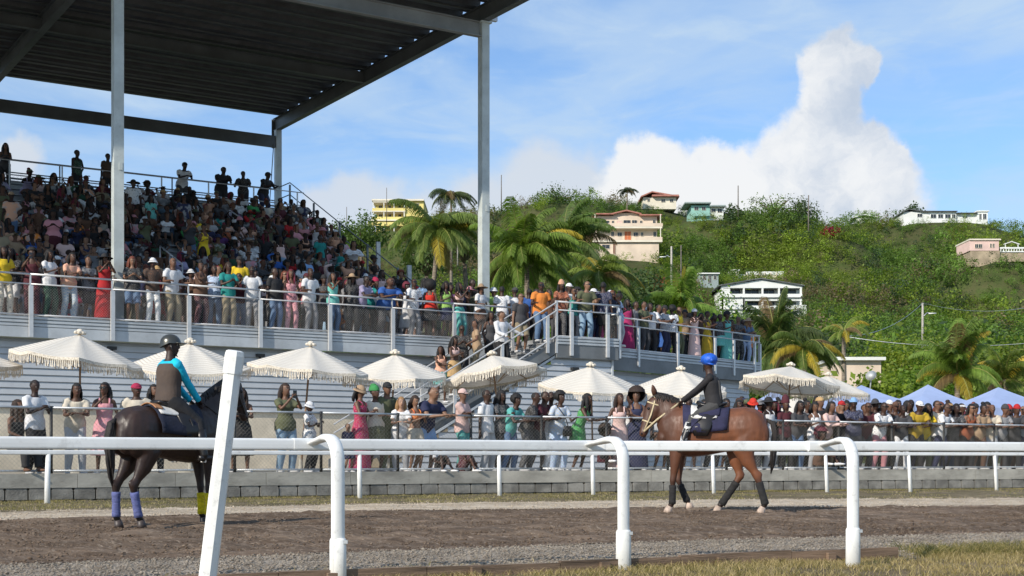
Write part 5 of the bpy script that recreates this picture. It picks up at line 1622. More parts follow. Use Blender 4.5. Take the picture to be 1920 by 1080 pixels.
# landing and walkway, second rows
for px, off in ((1058, -1.1), (1076, -1.5), (1090, -1.0), (1112, -1.3), (1124, -.6), (1148, -1.5), (1052, .5), (1085, .5), (1120, .6), (1150, .5)):
    person(**big(rand_person)(deck_pos(px, off), RZ1 + rc.uniform(-.8, .6), ST, 'standing back on the stair landing', 'spectators on the grandstand deck', rc)); NP[0] += 1
px = 1180
while px < 1412:
    person(**big(rand_person)(walk_pos(px, rc.uniform(.95, 1.9)), RZW + rc.uniform(-.6, .6), ST, 'second row of the angled walkway', 'spectators on the angled walkway', rc)); NP[0] += 1
    px += rc.uniform(10, 19)
# right crowd, second and third rows
for off, st in ((.85, 26), (1.4, 34)):
    px = 1378 + off * 10
    while px < 1925:
        person(**rand_person(fence_pos(px, off), RZ2 + rc.uniform(-.4, .4), ST, ('second' if off < 1 else 'third') + ' row behind the ' + ('bay horse' if px < 1470 else 'right fence' if px < 1700 else 'far right fence'), 'spectators along the trackside fence', rc)); NP[0] += 1
        px += st + rc.uniform(-9, 12)
# bench rows
ORD = ['first', 'second', 'third', 'fourth', 'fifth', 'sixth', 'seventh', 'eighth', 'ninth', 'tenth', 'eleventh', 'twelfth', 'thirteenth', 'fourteenth', 'fifteenth', 'sixteenth', 'seventeenth', 'eighteenth', 'nineteenth', 'twentieth']
SITS = ['sit', 'sit', 'sit_lean', 'sit_phone', 'sit_cross', 'sit_brow']
far_list = []
EXTRA = {(14, 250): dict(pose='sides', sex='m', top=('tee', 'white', 'print'), bot=('trousers', 'maroon', 'plain'), hair='short', hat=('wide', 'black'), skin=1, h=1.05, wide=1.15, label='person in white printed shirt and black wide hat standing right of the left column'),
         (12, 283): dict(pose='sides', sex='f', top=('tee', 'aqua', 'floral'), bot=('trousers', 'grey', 'plain'), hair='long', skin=2, label='person in pale aqua floral shirt standing above the aisle rail'),
         (8, 600): dict(pose='sides', sex='m', top=('tee', 'teal', 'plain'), bot=('trousers', 'navy', 'plain'), hair='short', skin=0, label='person in teal shirt standing near the sloping side railing'),
         (3, 716): dict(pose='sides', sex='f', top=('long', 'palepink', 'floral'), bot=('maxi', 'palepink', 'floral'), hair='long', hc='b', skin=2, h=1.04, label='person in pale pink floral robe standing at the bleachers right end')}
def standing_z(p): q = p.copy(); return q
for (k, px), kw in EXTRA.items():
    d = D0 + k * RD + .25
    person(S(t_at(px, d), d, FL + k * RH), RZ1 + .1, group='spectators on the bleachers', **kw); NP[0] += 1
for k in range(17):
    d = D0 + k * RD + .60; z = FL + k * RH + .43
    t = T_END - .35 - rc.random() * .4; tmin = t_at(-15, d)
    while t > tmin:
        pos = S(t, d + rc.uniform(-.05, .05), z); px = 960 + F * pos.x / pos.y
        if rc.random() < (.76 if px < 560 else .74):
            stand = rc.random() < (.10 if k < 11 else .015)
            if stand: pos = S(t, d - .35, FL + k * RH)
            kw = rand_person(pos, RZ1 + rc.uniform(-.45, .5), ST if stand else SITS, ORD[k] + ' bench row, ' + lm(px), 'spectators on the bleachers', rc); kw['h'] *= 1.08
            if NP[0] < 296: person(**kw); NP[0] += 1
            else: far_list.append(kw)
        t -= rc.uniform(.50, .66)
print('people', NP[0], 'far', len(far_list))
# the rest of the seated crowd higher up: one object
def far_crowd(lst):
    global VOX
    VOX = .042
    av = []; af = []; ac = []; nb = 0; arr = {}
    def get(me):
        if me.name not in arr:
            n = len(me.vertices); co = np.empty(n * 3, np.float32); me.vertices.foreach_get('co', co)
            me.calc_loop_triangles(); m = len(me.loop_triangles); tri = np.empty(m * 3, np.int32); me.loop_triangles.foreach_get('vertices', tri)
            arr[me.name] = (co.reshape(-1, 3), tri.reshape(-1, 3))
        return arr[me.name]
    rn = np.random.RandomState(2)
    for kw in lst:
        J = skeleton(kw['pose'], kw['sex']); h = kw['h']; w = kw['wide']
        M = Matrix.LocRotScale(kw['loc'], Euler((0, 0, kw['rz'])), V((h * w, h * w, h)))
        HM = M @ Matrix.LocRotScale(J['head'], Euler((J['pitch'], 0, J['yaw'])), V((1, 1, 1)))
        ps = [(body_mesh(kw['pose'], kw['sex']), M, SK[kw['skin']], 0)]
        b = kw['bot']; tp = kw['top']
        ps.append((bottom_mesh(kw['pose'], kw['sex'], b[0], 'plain'), M, CD[b[1]], b[2] != 'plain'))
        if b[0] not in ('midi', 'maxi'): ps.append((top_mesh(kw['pose'], kw['sex'], tp[0], 'plain'), M, CD[tp[1]], tp[2] != 'plain'))
        if kw['hair'] != 'none': ps.append((hair_mesh('short' if kw['hat'] and kw['hair'] == 'afro' else kw['hair']), HM, HC[kw['hc']], 0))
        if kw['hat']: ps.append((hat_mesh(kw['hat'][0]), HM, CD[kw['hat'][1]], 0))
        if kw['shades']: ps.append((shades_mesh(), HM, (.01, .01, .012), 0))
        for me, mx, c, pt in ps:
            co, tri = get(me); A = np.array(mx); 
            av.append(co @ A[:3, :3].T + A[:3, 3]); af.append(tri + nb); nb += len(co)
            cc = np.tile(np.array(c, np.float32), (len(co), 1))
            if pt:
                q = vnoise(co[:, 0] + kw['rz'] * 9, co[:, 2] + co[:, 1], .09, 2) > .52
                cc[q] = cc[q] * .25 + .28
            ac.append(cc)
    m = bpy.data.materials.new('crowd_cloth_and_skin'); m.use_nodes = True; T = NT(m.node_tree); bs = m.node_tree.nodes['Principled BSDF']; bs.inputs['Roughness'].default_value = .85
    at_ = T.node('ShaderNodeAttribute', attribute_name='tint'); T.l.new(at_.outputs['Color'], bs.inputs['Base Color'])
    o = npobj('crowd', np.concatenate(av), np.concatenate(af), m, smooth=True, colors=np.concatenate(ac))
    tag(o, 'dense seated crowd filling the upper bench rows of the grandstand', 'crowd', kind='stuff')
    VOX = .021
far_crowd(far_list)
# ============================================================ horses and riders
def coat(name, body, dark, flank, z0, z1, rough=.4, front=False):
    m = bpy.data.materials.new(name); m.use_nodes = True
    T = NT(m.node_tree); b = m.node_tree.nodes['Principled BSDF']
    b.inputs['Roughness'].default_value = rough; b.inputs['Specular IOR Level'].default_value = .45
    tc = T.node('ShaderNodeTexCoord').outputs['Object']; x, y, z = T.sep(tc)
    n = T.noise(T.mapping(tc, (1, 1, .6)), 3.2, 5, .6)
    c = T.mix(T.maprange(n, .3, .72), body, flank)
    n2 = T.noise(T.mapping(tc, (1, 1, .25)), 26, 3, .6)
    c = T.mix(T.maprange(n2, .45, .8, 0, .25), c, dark)
    zz = T.math('ADD', z, T.math('MULTIPLY', T.math('SUBTRACT', n, .5), .25))
    c = T.mix(T.maprange(zz, z0, z1, 1, 0), c, dark)
    if front: c = T.mix(T.maprange(T.math('ADD', x, T.math('MULTIPLY', n, .5)), .55, .95, 0, .72), c, (.035, .015, .009))
    T.setin(b.inputs['Base Color'], c)
    h = T.noise(T.mapping(tc, (1, 1, .3)), 70, 3, .6)
    h2 = T.noise(tc, 4.5, 2, .5)
    bp = T.node('ShaderNodeBump'); bp.inputs['Strength'].default_value = .28; bp.inputs['Distance'].default_value = .03
    T.l.new(T.math('ADD', T.math('MULTIPLY', h, .10), h2), bp.inputs['Height']); T.l.new(bp.outputs[0], b.inputs['Normal'])
    r = T.maprange(n2, .3, .7, rough - .08, rough + .15); T.l.new(r, b.inputs['Roughness'])
    return m
m_dark = coat('dark_bay_coat', (.017, .009, .007), (.005, .004, .004), (.038, .019, .013), .30, .62, .44)
m_bay = coat('bay_coat', (.120, .043, .019), (.018, .010, .008), (.20, .072, .031), .34, .60, .52, front=True)
m_mane = mat('black_mane', (.016, .011, .009), .6, var=.2, vscale=30, bump=.9, bscale=60, stretch=(1, 1, .15))
m_hoofp = mat('pale_hoof', (.52, .40, .32), .6, var=.15, vscale=20)
m_hoofd = mat('dark_hoof', (.06, .045, .04), .5, var=.2, vscale=20)
m_eyeh = mat('horse_eye', (.008, .006, .005), .1, var=0)
m_navy = mat('navy_saddle_cloth', (.022, .022, .06), .9, var=.12, vscale=8, bump=.3, bscale=40)
m_navyd = mat('dark_navy_saddle_cloth', (.010, .014, .032), .9, var=.12, vscale=8, bump=.3, bscale=40)
m_white = mat('white_webbing', (.66, .64, .60), .8, var=.08, vscale=20)
m_tan = mat('tan_leather', (.42, .20, .09), .5, var=.1, vscale=10)
m_leath = mat('black_leather', (.014, .012, .012), .35, var=.15, vscale=10)
m_cream = mat('cream_rein_webbing', (.55, .45, .28), .8, var=.1, vscale=20)
m_lilac = mat('lilac_bandage', (.13, .15, .34), .95, var=.15, vscale=14, bump=.5, bscale=90, stretch=(1, 1, 3))
m_yell = mat('yellow_bandage', (.72, .56, .01), .95, var=.12, vscale=14, bump=.5, bscale=90, stretch=(1, 1, 3))
m_bband = mat('charcoal_bandage', (.025, .024, .024), .95, var=.2, vscale=14, bump=.5, bscale=90, stretch=(1, 1, 3))
TR_X = [-.80, -.74, -.62, -.48, -.30, -.12, .08, .25, .42, .56, .68, .76]
TR_Z = [1.22, 1.22, 1.225, 1.225, 1.215, 1.195, 1.175, 1.175, 1.20, 1.21, 1.19, 1.16]
TR_H = [.12, .22, .295, .325, .315, .315, .335, .36, .375, .34, .25, .14]
TR_W = [.10, .19, .265, .285, .27, .275, .295, .295, .26, .225, .175, .10]
def horse(name, label, loc, rz, scale, coatm, legs, neck, poll, muzz, hoofm, band, headyaw=0.0, tailpts=None):
    """legs: {'fl':[(x,z)...]} elbow, knee, fetlock, hoof toe for the fore legs; stifle, hock, fetlock, hoof for the hind"""
    e = empty('horse', loc, rz, label=label, cat='horse', group=None, scale=(scale,) * 3)
    m = MB(); Y1 = V((0, 1, 0))
    m.loft([V((x, 0, z)) for x, z in zip(TR_X, TR_Z)], list(zip(TR_W, TR_H)), hint=Y1, seg=20)
    for sy in (-1, 1):   # haunch and shoulder muscle
        m.ball((-.53, .135 * sy, 1.18), (.25, .145, .31), 14, 10)
        m.ball((-.70, .10 * sy, 1.14), (.13, .115, .22), 12, 8)
        m.ball((.50, .12 * sy, 1.12), (.17, .12, .26), 14, 10)
    m.ball((.70, 0, 1.10), (.11, .16, .15), 12, 8)
    npts = [V((.46, 0, 1.27))] + [V((x, 0, z)) for x, z, r in neck] + [V((poll[0], 0, poll[1]))]
    nr = [(.17, .30)] + [(r * .52, r) for x, z, r in neck] + [(.078, .105)]
    P = V((poll[0], 0, poll[1])); Mz = V((muzz[0], 0, muzz[1])); hy = math.sin(headyaw)
    def HP(f, o=0.0):   # point along the head, o = towards the throat
        d = (Mz - P); L = d.length; dn = d.normalized(); back = V((-dn.z, 0, dn.x))
        if back.x > 0: back = -back
        return P + V((d.x * f * math.cos(headyaw), L * f * hy * .6, d.z * f)) + back * o
    m.loft(npts, nr, hint=Y1, seg=16)
    hf = [(-.06, .0, .060, .070), (.05, .01, .085, .105), (.22, .035, .088, .135), (.40, .025, .074, .118), (.58, .006, .060, .086), (.76, 0, .052, .068), (.90, .004, .056, .066), (.98, .006, .048, .056), (1.03, .006, .030, .036)]
    m.loft([HP(f, o) for f, o, w, h in hf], [(w, h) for f, o, w, h in hf], hint=Y1, seg=14)
    for sy in (-1, 1): m.ball(HP(.24, .06) + V((0, .045 * sy, 0)), (.085, .045, .085), 10, 8)
    hooves = []; bands = []
    for key, J in legs.items():
        sy = (1 if key[1] == 'l' else -1); fore = key[0] == 'f'
        yb = .145 if fore else .150; yh = .11
        if fore:
            (ex, ez), (kx, kz), (fx, fz), (hx, hz) = J
            pts = [(.50, 1.12, yb * .9), (ex, ez + .06, yb), (ex * .6 + kx * .4, ez * .6 + kz * .4, yb * .97), (kx * .8 + ex * .2, kz * .8 + ez * .2, yb * .92), (kx, kz, yb * .9), (kx * .8 + fx * .2, kz * .8 + fz * .2, yb * .88), (kx * .4 + fx * .6, kz * .4 + fz * .6, yb * .86), (fx, fz, yb * .85), (fx * .45 + hx * .55, fz * .4 + (hz + .055) * .6, yb * .85)]
            rad = [(.11, .16), (.088, .118), (.066, .078), (.045, .052), (.047, .050), (.033, .036), (.031, .035), (.040, .044), (.038, .040)]
        else:
            (ex, ez), (kx, kz), (fx, fz), (hx, hz) = J
            pts = [(-.52, 1.14, yb), (ex, ez + .04, yb * 1.05), (ex * .6 + kx * .4, ez * .6 + kz * .4, yb), (ex * .25 + kx * .75, ez * .25 + kz * .75, yb * .95), (kx, kz, yb * .92), (kx * .78 + fx * .22, kz * .78 + fz * .22, yb * .9), (kx * .4 + fx * .6, kz * .4 + fz * .6, yb * .88), (fx, fz, yb * .87), (fx * .45 + hx * .55, fz * .4 + (hz + .055) * .6, yb * .87)]
            rad = [(.13, .24), (.118, .165), (.082, .108), (.048, .062), (.048, .066), (.037, .044), (.033, .037), (.042, .047), (.039, .041)]
        pts = [V((x, y * sy, z)) for x, z, y in pts]
        m.loft(pts, rad, hint=Y1, seg=12)
        if not fore: m.ball(V((kx - .035, yb * .92 * sy, kz + .03)), (.035, .03, .05), 8, 6)     # point of hock
        y = yb * .86 * sy
        f0 = V((fx * .45 + hx * .55, y, fz * .4 + (hz + .055) * .6)); toe = V((hx, y, hz))
        hooves.append((f0, toe))
        bands.append((V((kx * .82 + fx * .18, yb * .89 * sy, kz * .80 + fz * .20)), V((fx, yb * .86 * sy, fz - .01))))
    x = MB(); x.mi = 1
    for f0, toe in hooves:
        x.loft([f0 + V((-.005, 0, .008)), f0.lerp(toe, .5) + V((.004, 0, 0)), toe + V((-.005, 0, .004))], [(.042, .043), (.052, .055), (.060, .066)], hint=Y1, seg=12)
    x.mi = 2
    for sy in (-1, 1): x.ball(HP(.26, -.035) + V((0, .075 * sy, 0)), (.022, .014, .020), 8, 6)
    x.mi = 2
    for sy in (-1, 1): x.ball(HP(.95, -.01) + V((0, .048 * sy, 0)), (.014, .008, .018), 8, 6)
    x.mi = 0
    for sy in (-1, 1):
        b = HP(-.04, .0) + V((0, .052 * sy, .05)); dr = V((.03, .02 * sy, .14))
        x.loft([b, b + dr * .5, b + dr * .85, b + dr * 1.1], [(.018, .032), (.014, .036), (.010, .022), (.003, .006)], hint=Y1, seg=8)
    me = bake(m, .0155, 3, 'body', [coatm, hoofm, m_eyeh], x)
    _mk('body', me, e)
    # tail
    m = MB(); tp = tailpts or [(-.78, 1.36, .05), (-.85, 1.30, .065), (-.88, 1.10, .09), (-.87, .85, .10), (-.85, .66, .07), (-.83, .56, .02)]
    rr = random.Random(3)
    for i in range(34):
        oy = rr.uniform(-1, 1); ox = rr.uniform(-1, 1); L = rr.uniform(.70, 1.04)
        pts = []; rad = []
        for j, (tx, tz, r) in enumerate(tp):
            f = j / (len(tp) - 1)
            pts.append(V((tx + ox * r * .55 * f ** .5, oy * r * .6 * f ** .4, 1.36 + (tz - 1.36) * L))); rad.append(max(.004, r * (.5 if j < 2 else .26) * (1 - f * .6)))
        m.loft(pts, rad, hint=Y1, seg=6)
    _mk('tail', m.mesh('tail', m_mane, True), e)
    # mane: locks lying down the near side of the crest
    m = MB(); crest = [V((.50, 0, 1.27 + .28))] + [V((x, 0, z)) + V((-.55 * r, 0, .80 * r)) for x, z, r in neck] + [P + V((-.02, 0, .10))]
    seglen = len(crest) - 1
    for i in range(46):
        f = i / 45 * seglen; a = int(min(f, seglen - 1e-6)); p = crest[a].lerp(crest[a + 1], f - a)
        for sy in (1, -1):
            L = rr.uniform(.09, .17) * (1 if sy == 1 else .8)
            m.loft([p + V((0, 0, .012)), p + V((rr.uniform(-.02, .02), .05 * sy, -.03)), p + V((rr.uniform(-.05, .01), .085 * sy, -L))], [(.016, .022), (.012, .024), (.003, .008)], hint=V((1, 0, 0)), seg=5)
    for i in range(7): 
        p = HP(-.03, -.02); m.loft([p + V((0, 0, .03)), HP(.10, -.09) + V((0, rr.uniform(-.04, .04), 0)), HP(.24, -.10) + V((0, rr.uniform(-.05, .05), 0))], [.014, .012, .004], seg=5)
    _mk('mane', m.mesh('mane', m_mane, True), e)
    for i, (a, b) in enumerate(bands):
        key = list(legs)[i]; bm = band[key]
        m = MB(); n = 9; pts = []; rad = []
        for j in range(n):
            f = j / (n - 1); pts.append(a.lerp(b, f)); rad.append(((.050 if key[0] == 'h' else .047) * (1 - .10 * math.sin(f * math.pi)) + (.004 if j % 2 else 0), (.056 if key[0] == 'h' else .052) * (1 - .08 * math.sin(f * math.pi)) + (.004 if j % 2 else 0)))
        m.loft(pts, rad, hint=Y1, seg=12); _mk('bandage', m.mesh('bandage', bm, True), e)
    e['_'] = 0; del e['_']
    return e, HP
def trunk(x):
    return float(np.interp(x, TR_X, TR_Z)), float(np.interp(x, TR_X, TR_H)), float(np.interp(x, TR_X, TR_W))
def pad(e, name, m_, x0, x1, a0, a1, off, border=None):
    """cloth following the barrel between two angles measured from the spine, both sides"""
    m = MB(); nx, na = 9, 22; vs = []
    for i in range(nx):
        x = x0 + (x1 - x0) * i / (nx - 1); zc, hh, hw = trunk(x)
        for j in range(na):
            a = -a1 + 2 * a1 * j / (na - 1)
            r = off + .012 * math.sin(i * 1.7 + j * .9) * (abs(a) > 1)
            vs.append(V((x + .03 * (1 - math.cos(a)) * (1 if i == 0 else -1) * (i in (0, nx - 1)), math.sin(a) * (hw + r + .02), zc + math.cos(a) * (hh + r))))
    fs = [(i * na + j, (i + 1) * na + j, (i + 1) * na + j + 1, i * na + j + 1) for i in range(nx - 1) for j in range(na - 1)]
    m.add(vs, fs); o = _mk(name, m.mesh(name, m_, True), e)
    md = o.modifiers.new('t', 'SOLIDIFY'); md.thickness = .012; md.offset = 1
    return o
def strap(e, name, m_, pts, r=(.012, .004), hint=(0, 1, 0)):
    m = MB(); m.loft([V(p) for p in pts], [r] * len(pts), hint=V(hint), seg=6); return _mk(name, m.mesh(name, m_, True), e)
def saddle(e, m_):
    m = MB()
    m.loft([V((-.22, 0, 1.60)), V((-.12, 0, 1.575)), V((.0, 0, 1.555)), V((.14, 0, 1.58)), V((.22, 0, 1.625))], [(.12, .025), (.14, .035), (.12, .04), (.10, .04), (.05, .03)], hint=(0, 1, 0), seg=14)
    for sy in (-1, 1):
        m.loft([V((.06, .10 * sy, 1.56)), V((.10, .26 * sy, 1.42)), V((.14, .325 * sy, 1.24)), V((.14, .335 * sy, 1.12))], [(.14, .02), (.17, .018), (.15, .016), (.10, .012)], hint=(1, 0, 0), seg=10)
    _mk('saddle', m.mesh('saddle', m_, True), e)
def bridle(e, HP, m_, w=.011):
    for sy in (-1, 1):
        strap(e, 'bridle', m_, [HP(-.03, .0) + V((0, .0, .075)), HP(.05, .02) + V((0, .092 * sy, 0)), HP(.40, .03) + V((0, .083 * sy, 0)), HP(.86, .01) + V((0, .064 * sy, 0))], (w, .005), (1, 0, 0))
    for f, q in ((.10, 1.03), (.60, 1.05)):
        pts = []
        for k in range(13):
            a = 2 * math.pi * k / 12; w_, h_ = ((.090, .115) if f < .3 else (.062, .09)); c = HP(f, .02)
            d = (HP(.5) - HP(.4)).normalized(); bk = HP(f, 1.0) - HP(f, 0.0)
            pts.append(c + V((0, math.sin(a) * w_ * q, 0)) + bk * (math.cos(a) * h_ * q))
        strap(e, 'bridle', m_, pts, (w, .005), tuple((HP(.6) - HP(.4)).normalized()))

def rider_fit(e, J, spec):
    """clothes, boots and headgear of a rider whose joints J are given"""
    sex = 'm'
    m = MB(); torso(m, J, 0); headm(m, J, seg=20)
    for s_ in 'lr': arm(m, J, s_); leg(m, J, s_); foot(m, J, s_)
    x = MB()
    for s_ in 'lr': hand(x, J, s_, 'm', 1.25)
    eyes(x, J)
    _mk('body', bake(m, .0125, 2, 'body', [m_skin, m_eye, m_iris, m_lip], x), e, spec['skin'])
    m = MB(); torso(m, J, .014, -.10, .50)
    for s_ in 'lr': arm(m, J, s_, .012)
    _mk('shirt', bake(m, .013, 2, 'shirt', [CLOTH['plain']]), e, spec['shirt'])
    m = MB(); torso(m, J, .036, -.04, .445, seg=22); _mk('vest', bake(m, .013, 2, 'vest', [CLOTH['plain']]), e, spec['vest'])
    if 'panel' in spec:
        m = MB(); sp = J['sp']; bk = V((0, sp.z, -sp.y))
        for sx in (-1, 1):
            m.loft([J['pel'] + sp * .03 + V((.075 * sx, 0, 0)) + bk * .115, J['pel'] + sp * .2 + V((.075 * sx, 0, 0)) + bk * .115, J['pel'] + sp * .38 + V((.075 * sx, 0, 0)) + bk * .125], [(.045, .025)] * 3, hint=X1, seg=10)
        _mk('vest_panel', m.mesh('panel', CLOTH['plain'], True), e, spec['panel'])
    m = MB(); torso(m, J, .020, -.13, .05)
    for s_ in 'lr': leg(m, J, s_, .018)
    _mk('trousers', bake(m, .013, 2, 'trousers', [CLOTH['plain']]), e, spec['trousers'])
    for s_ in 'lr':
        m = MB(); kn, an = J['kn' + s_], J['an' + s_]; d = footdir(J, s_); b = V((an.x, an.y, an.z - .042))
        m.loft([kn.lerp(an, .25), kn.lerp(an, .5), kn.lerp(an, .85), an, b], [.078, .070, .056, .05, .048], hint=X1, seg=12)
        m.loft([b - d * .075, b - d * .03, b + d * .06, b + d * .13, b + d * .19], [(.032, .036), (.044, .044), (.046, .038), (.050, .030), (.036, .02)], hint=V((-d.y, d.x, 0)), seg=12)
        bo = _mk('boot', m.mesh('boot', spec['bootm'], True), e)
    HM = Matrix.LocRotScale(J['head'], Euler((J['pitch'], 0, J['yaw'])), V((1, 1, 1)))
    m = MB(); seg = 24; rings = 9; vs = []; fs = []
    for i in range(rings):
        ph = math.pi / 2 * i / (rings - 1) * .98
        for k in range(seg):
            th = 2 * math.pi * k / seg; low = -.055 * max(0, math.sin(th)) * (1 if i == 0 else (.4 if i == 1 else 0))
            vs.append(V((.102 * math.cos(ph) * math.cos(th), .014 + .126 * math.cos(ph) * math.sin(th), .030 + low + .115 * math.sin(ph))))
    vs.append(V((0, .014, .146)))
    for i in range(rings - 1):
        for k in range(seg): fs.append((i * seg + k, i * seg + (k + 1) % seg, (i + 1) * seg + (k + 1) % seg, (i + 1) * seg + k))
    for k in range(seg): fs.append(((rings - 1) * seg + k, (rings - 1) * seg + (k + 1) % seg, rings * seg))
    m.add(vs, fs)
    m.loft([V((-.085, -.065, .035)), V((-.05, -.115, .036)), V((0, -.140, .038)), V((.05, -.115, .036)), V((.085, -.065, .035))], [(.006, .02), (.006, .04), (.006, .045), (.006, .04), (.006, .02)], hint=(0, 0, 1), seg=8)
    if spec.get('bobble'): m.ball((0, .02, .062), (.122, .142, .100), 20, 14); m.ball((.05, .15, .045), (.032, .03, .032), 10, 8)
    o = _mk('helmet', m.mesh('helmet', spec['helm'], True), e); o.matrix_basis = HM @ Matrix.Scale(1.07, 4)
    m = MB()
    for sx in (-1, 1): m.loft([V((.088 * sx, .0, .03)), V((.084 * sx, -.02, -.06)), V((.04 * sx, -.065, -.125)), V((0, -.075, -.130))], [(.010, .004)] * 4, hint=(0, 1, 0), seg=5)
    o = _mk('chin_strap', m.mesh('chin_strap', m_leath, True), e); o.matrix_basis = HM

def rider_skel(pf, pz, lean, hand_, knee_dir, ank, yaw, pitch, twist=0.0, s=1.0):
    """coordinates: forward = -y, left = +x; all values in metres before the figure's own scale"""
    J = {}; pel = V((0, -pf, pz)) / s; sp = V((twist, -math.sin(lean), math.cos(lean))).normalized()
    J['pel'] = pel; J['sp'] = sp; J['neck'] = pel + sp * .52; sh = pel + sp * .432
    J['shl'] = sh + V((.18, 0, 0)); J['shr'] = sh - V((.18, 0, 0))
    J['head'] = J['neck'] + V((sp.x * .1, -math.sin(lean * .4) * .1 - .015, .160)); J['yaw'] = yaw; J['pitch'] = pitch
    for k, sx in (('l', 1), ('r', -1)):
        J['hip' + k] = pel + V((.10 * sx, 0, -.02))
        J['el' + k], J['h' + k] = ik(J['sh' + k], V((hand_[0] * sx, -hand_[1], hand_[2])) / s, .285, .265, V((.35 * sx, .6, -.8)))
        J['kn' + k], J['an' + k] = ik(J['hip' + k], V((ank[0] * sx, -ank[1], ank[2])) / s, .43, .42, V((knee_dir[0] * sx, -1, knee_dir[1])))
    return J
def bootpat():
    m = bpy.data.materials.new('black_white_boot'); m.use_nodes = True; T = NT(m.node_tree); b = m.node_tree.nodes['Principled BSDF']; b.inputs['Roughness'].default_value = .4
    tc = T.node('ShaderNodeTexCoord').outputs['Object']; n = T.noise(T.mapping(tc, (1, 1, 1.4)), 6.5, 1, .4, 1.2)
    T.setin(b.inputs['Base Color'], T.mix(T.maprange(n, .54, .57), (.012, .012, .014), (.55, .55, .53))); return m
m_boot2 = bootpat()
m_helm = mat('dark_metallic_helmet', (.085, .085, .075), .28, metal=.6, var=.05)
m_blue = mat('blue_cap_cover', (.01, .10, .55), .5, var=.15, vscale=14, bump=.5, bscale=25)

# --- dark horse, left
H1S = .91
h1o = V(((319 - 960) / F * 15.96, 15.96, 0))
h1, HP1 = horse('horse', 'dark bay horse with lilac hind bandages and yellow fore bandages carrying the turquoise rider', h1o, R(47), H1S, m_dark,
    {'fl': [(.52, .90), (.55, .49), (.56, .15), (.61, 0)], 'fr': [(.50, .90), (.50, .49), (.50, .15), (.55, 0)],
     'hl': [(-.44, .90), (-.70, .53), (-.70, .15), (-.66, 0)], 'hr': [(-.40, .90), (-.62, .53), (-.54, .15), (-.49, 0)]},
    [(.64, 1.51, .25), (.78, 1.68, .185), (.90, 1.80, .145)], (.98, 1.89), (1.17, 1.40), m_hoofd, {'fl': m_yell, 'fr': m_yell, 'hl': m_lilac, 'hr': m_lilac})
pad(h1, 'saddle_cloth', m_navyd, -.34, .34, 0, 1.62, .012)
pad(h1, 'saddle_pad', m_white, -.30, .20, 0, .85, .028)
pad(h1, 'pad_edge', m_tan, -.345, -.22, 0, .62, .042)
saddle(h1, m_leath); bridle(h1, HP1, m_leath)
R1S = .92
r1 = empty('person', h1o, R(47) + R(90), label='rider in turquoise shirt, brown body protector and dark helmet on the dark horse', cat='person', group='riders', scale=(R1S,) * 3)
J1 = rider_skel(-.03, 1.490, .07, (.07, .41, 1.39), (.25, .55), (.325, .25, .84), R(-42), .02, 0, R1S)
rider_fit(r1, J1, dict(skin=SK[0], shirt=(.0, .50, .72), vest=(.080, .056, .043), trousers=(.014, .014, .016), bootm=m_leath, helm=m_helm))
for sx in (-1, 1):
    hh = J1['h' + ('l' if sx == 1 else 'r')] * R1S
    strap(h1, 'rein', m_leath, [V((-hh.y, hh.x, hh.z)) / H1S, V((.62, .14 * sx, 1.46)), V((.95, .13 * sx, 1.48)), HP1(.88, .01) + V((0, .066 * sx, 0))], (.010, .004))
    strap(h1, 'stirrup_leather', m_leath, [V((.10, .30 * sx, 1.38)), V((.22, .345 * sx, 1.05)), V((.26, .35 * sx, .86))], (.014, .005))
    m = MB(); c = V((.28, .335 * sx, .83)); m.loft([c + V((0, -.055, 0)), c + V((0, -.05, .09)), c + V((0, 0, .12)), c + V((0, .05, .09)), c + V((0, .055, 0)), c + V((0, -.055, 0))], [.008] * 6, hint=(1, 0, 0), seg=6); _mk('stirrup', m.mesh('stirrup', m_rail, True), h1)

# --- bay horse, right
H2S = 1.0
h2o = V(((1335 - 960) / F * 19.9, 19.9, 0)); A2 = math.atan2(.20, -.98)
h2, HP2 = horse('horse', 'bright bay horse with charcoal bandages and cream bridle walking left with a rider', h2o, A2, H2S, m_bay,
    {'fl': [(.50, .90), (.56, .47), (.57, .14), (.64, 0)], 'fr': [(.48, .90), (.50, .47), (.37, .17), (.33, .055)],
     'hl': [(-.44, .90), (-.66, .53), (-.77, .14), (-.70, 0)], 'hr': [(-.32, .88), (-.40, .53), (-.13, .13), (-.06, 0)]},
    [(.62, 1.46, .24), (.74, 1.585, .17)], (.84, 1.655), (1.02, 1.13), m_hoofp, {k: m_bband for k in ('fl', 'fr', 'hl', 'hr')}, headyaw=.25,
    tailpts=[(-.78, 1.36, .05), (-.87, 1.30, .060), (-.90, 1.12, .07), (-.89, .90, .08), (-.87, .70, .06), (-.85, .60, .02)])
pad(h2, 'saddle_cloth', m_navy, -.26, .42, 0, 1.58, .012)
pad(h2, 'saddle_pad', m_white, -.10, .30, 0, 1.02, .026)
pad(h2, 'upper_cloth', m_navy, -.13, .18, 0, .90, .036)
saddle(h2, m_leath); bridle(h2, HP2, m_cream, .012)
R2S = .90
r2 = empty('person', h2o, A2 + R(90), label='rider in black with a bright blue cap cover on the bay horse, back turned', cat='person', group='riders', scale=(R2S,) * 3)
J2 = rider_skel(-.04, 1.575, .16, (.08, .60, 1.50), (.25, .9), (.33, .40, 1.04), R(-48), .0, 0, R2S)
rider_fit(r2, J2, dict(skin=SK[1], shirt=(.014, .012, .013), vest=(.022, .021, .023), panel=(.06, .058, .056), trousers=(.060, .058, .056), bootm=m_boot2, helm=m_blue, bobble=True))
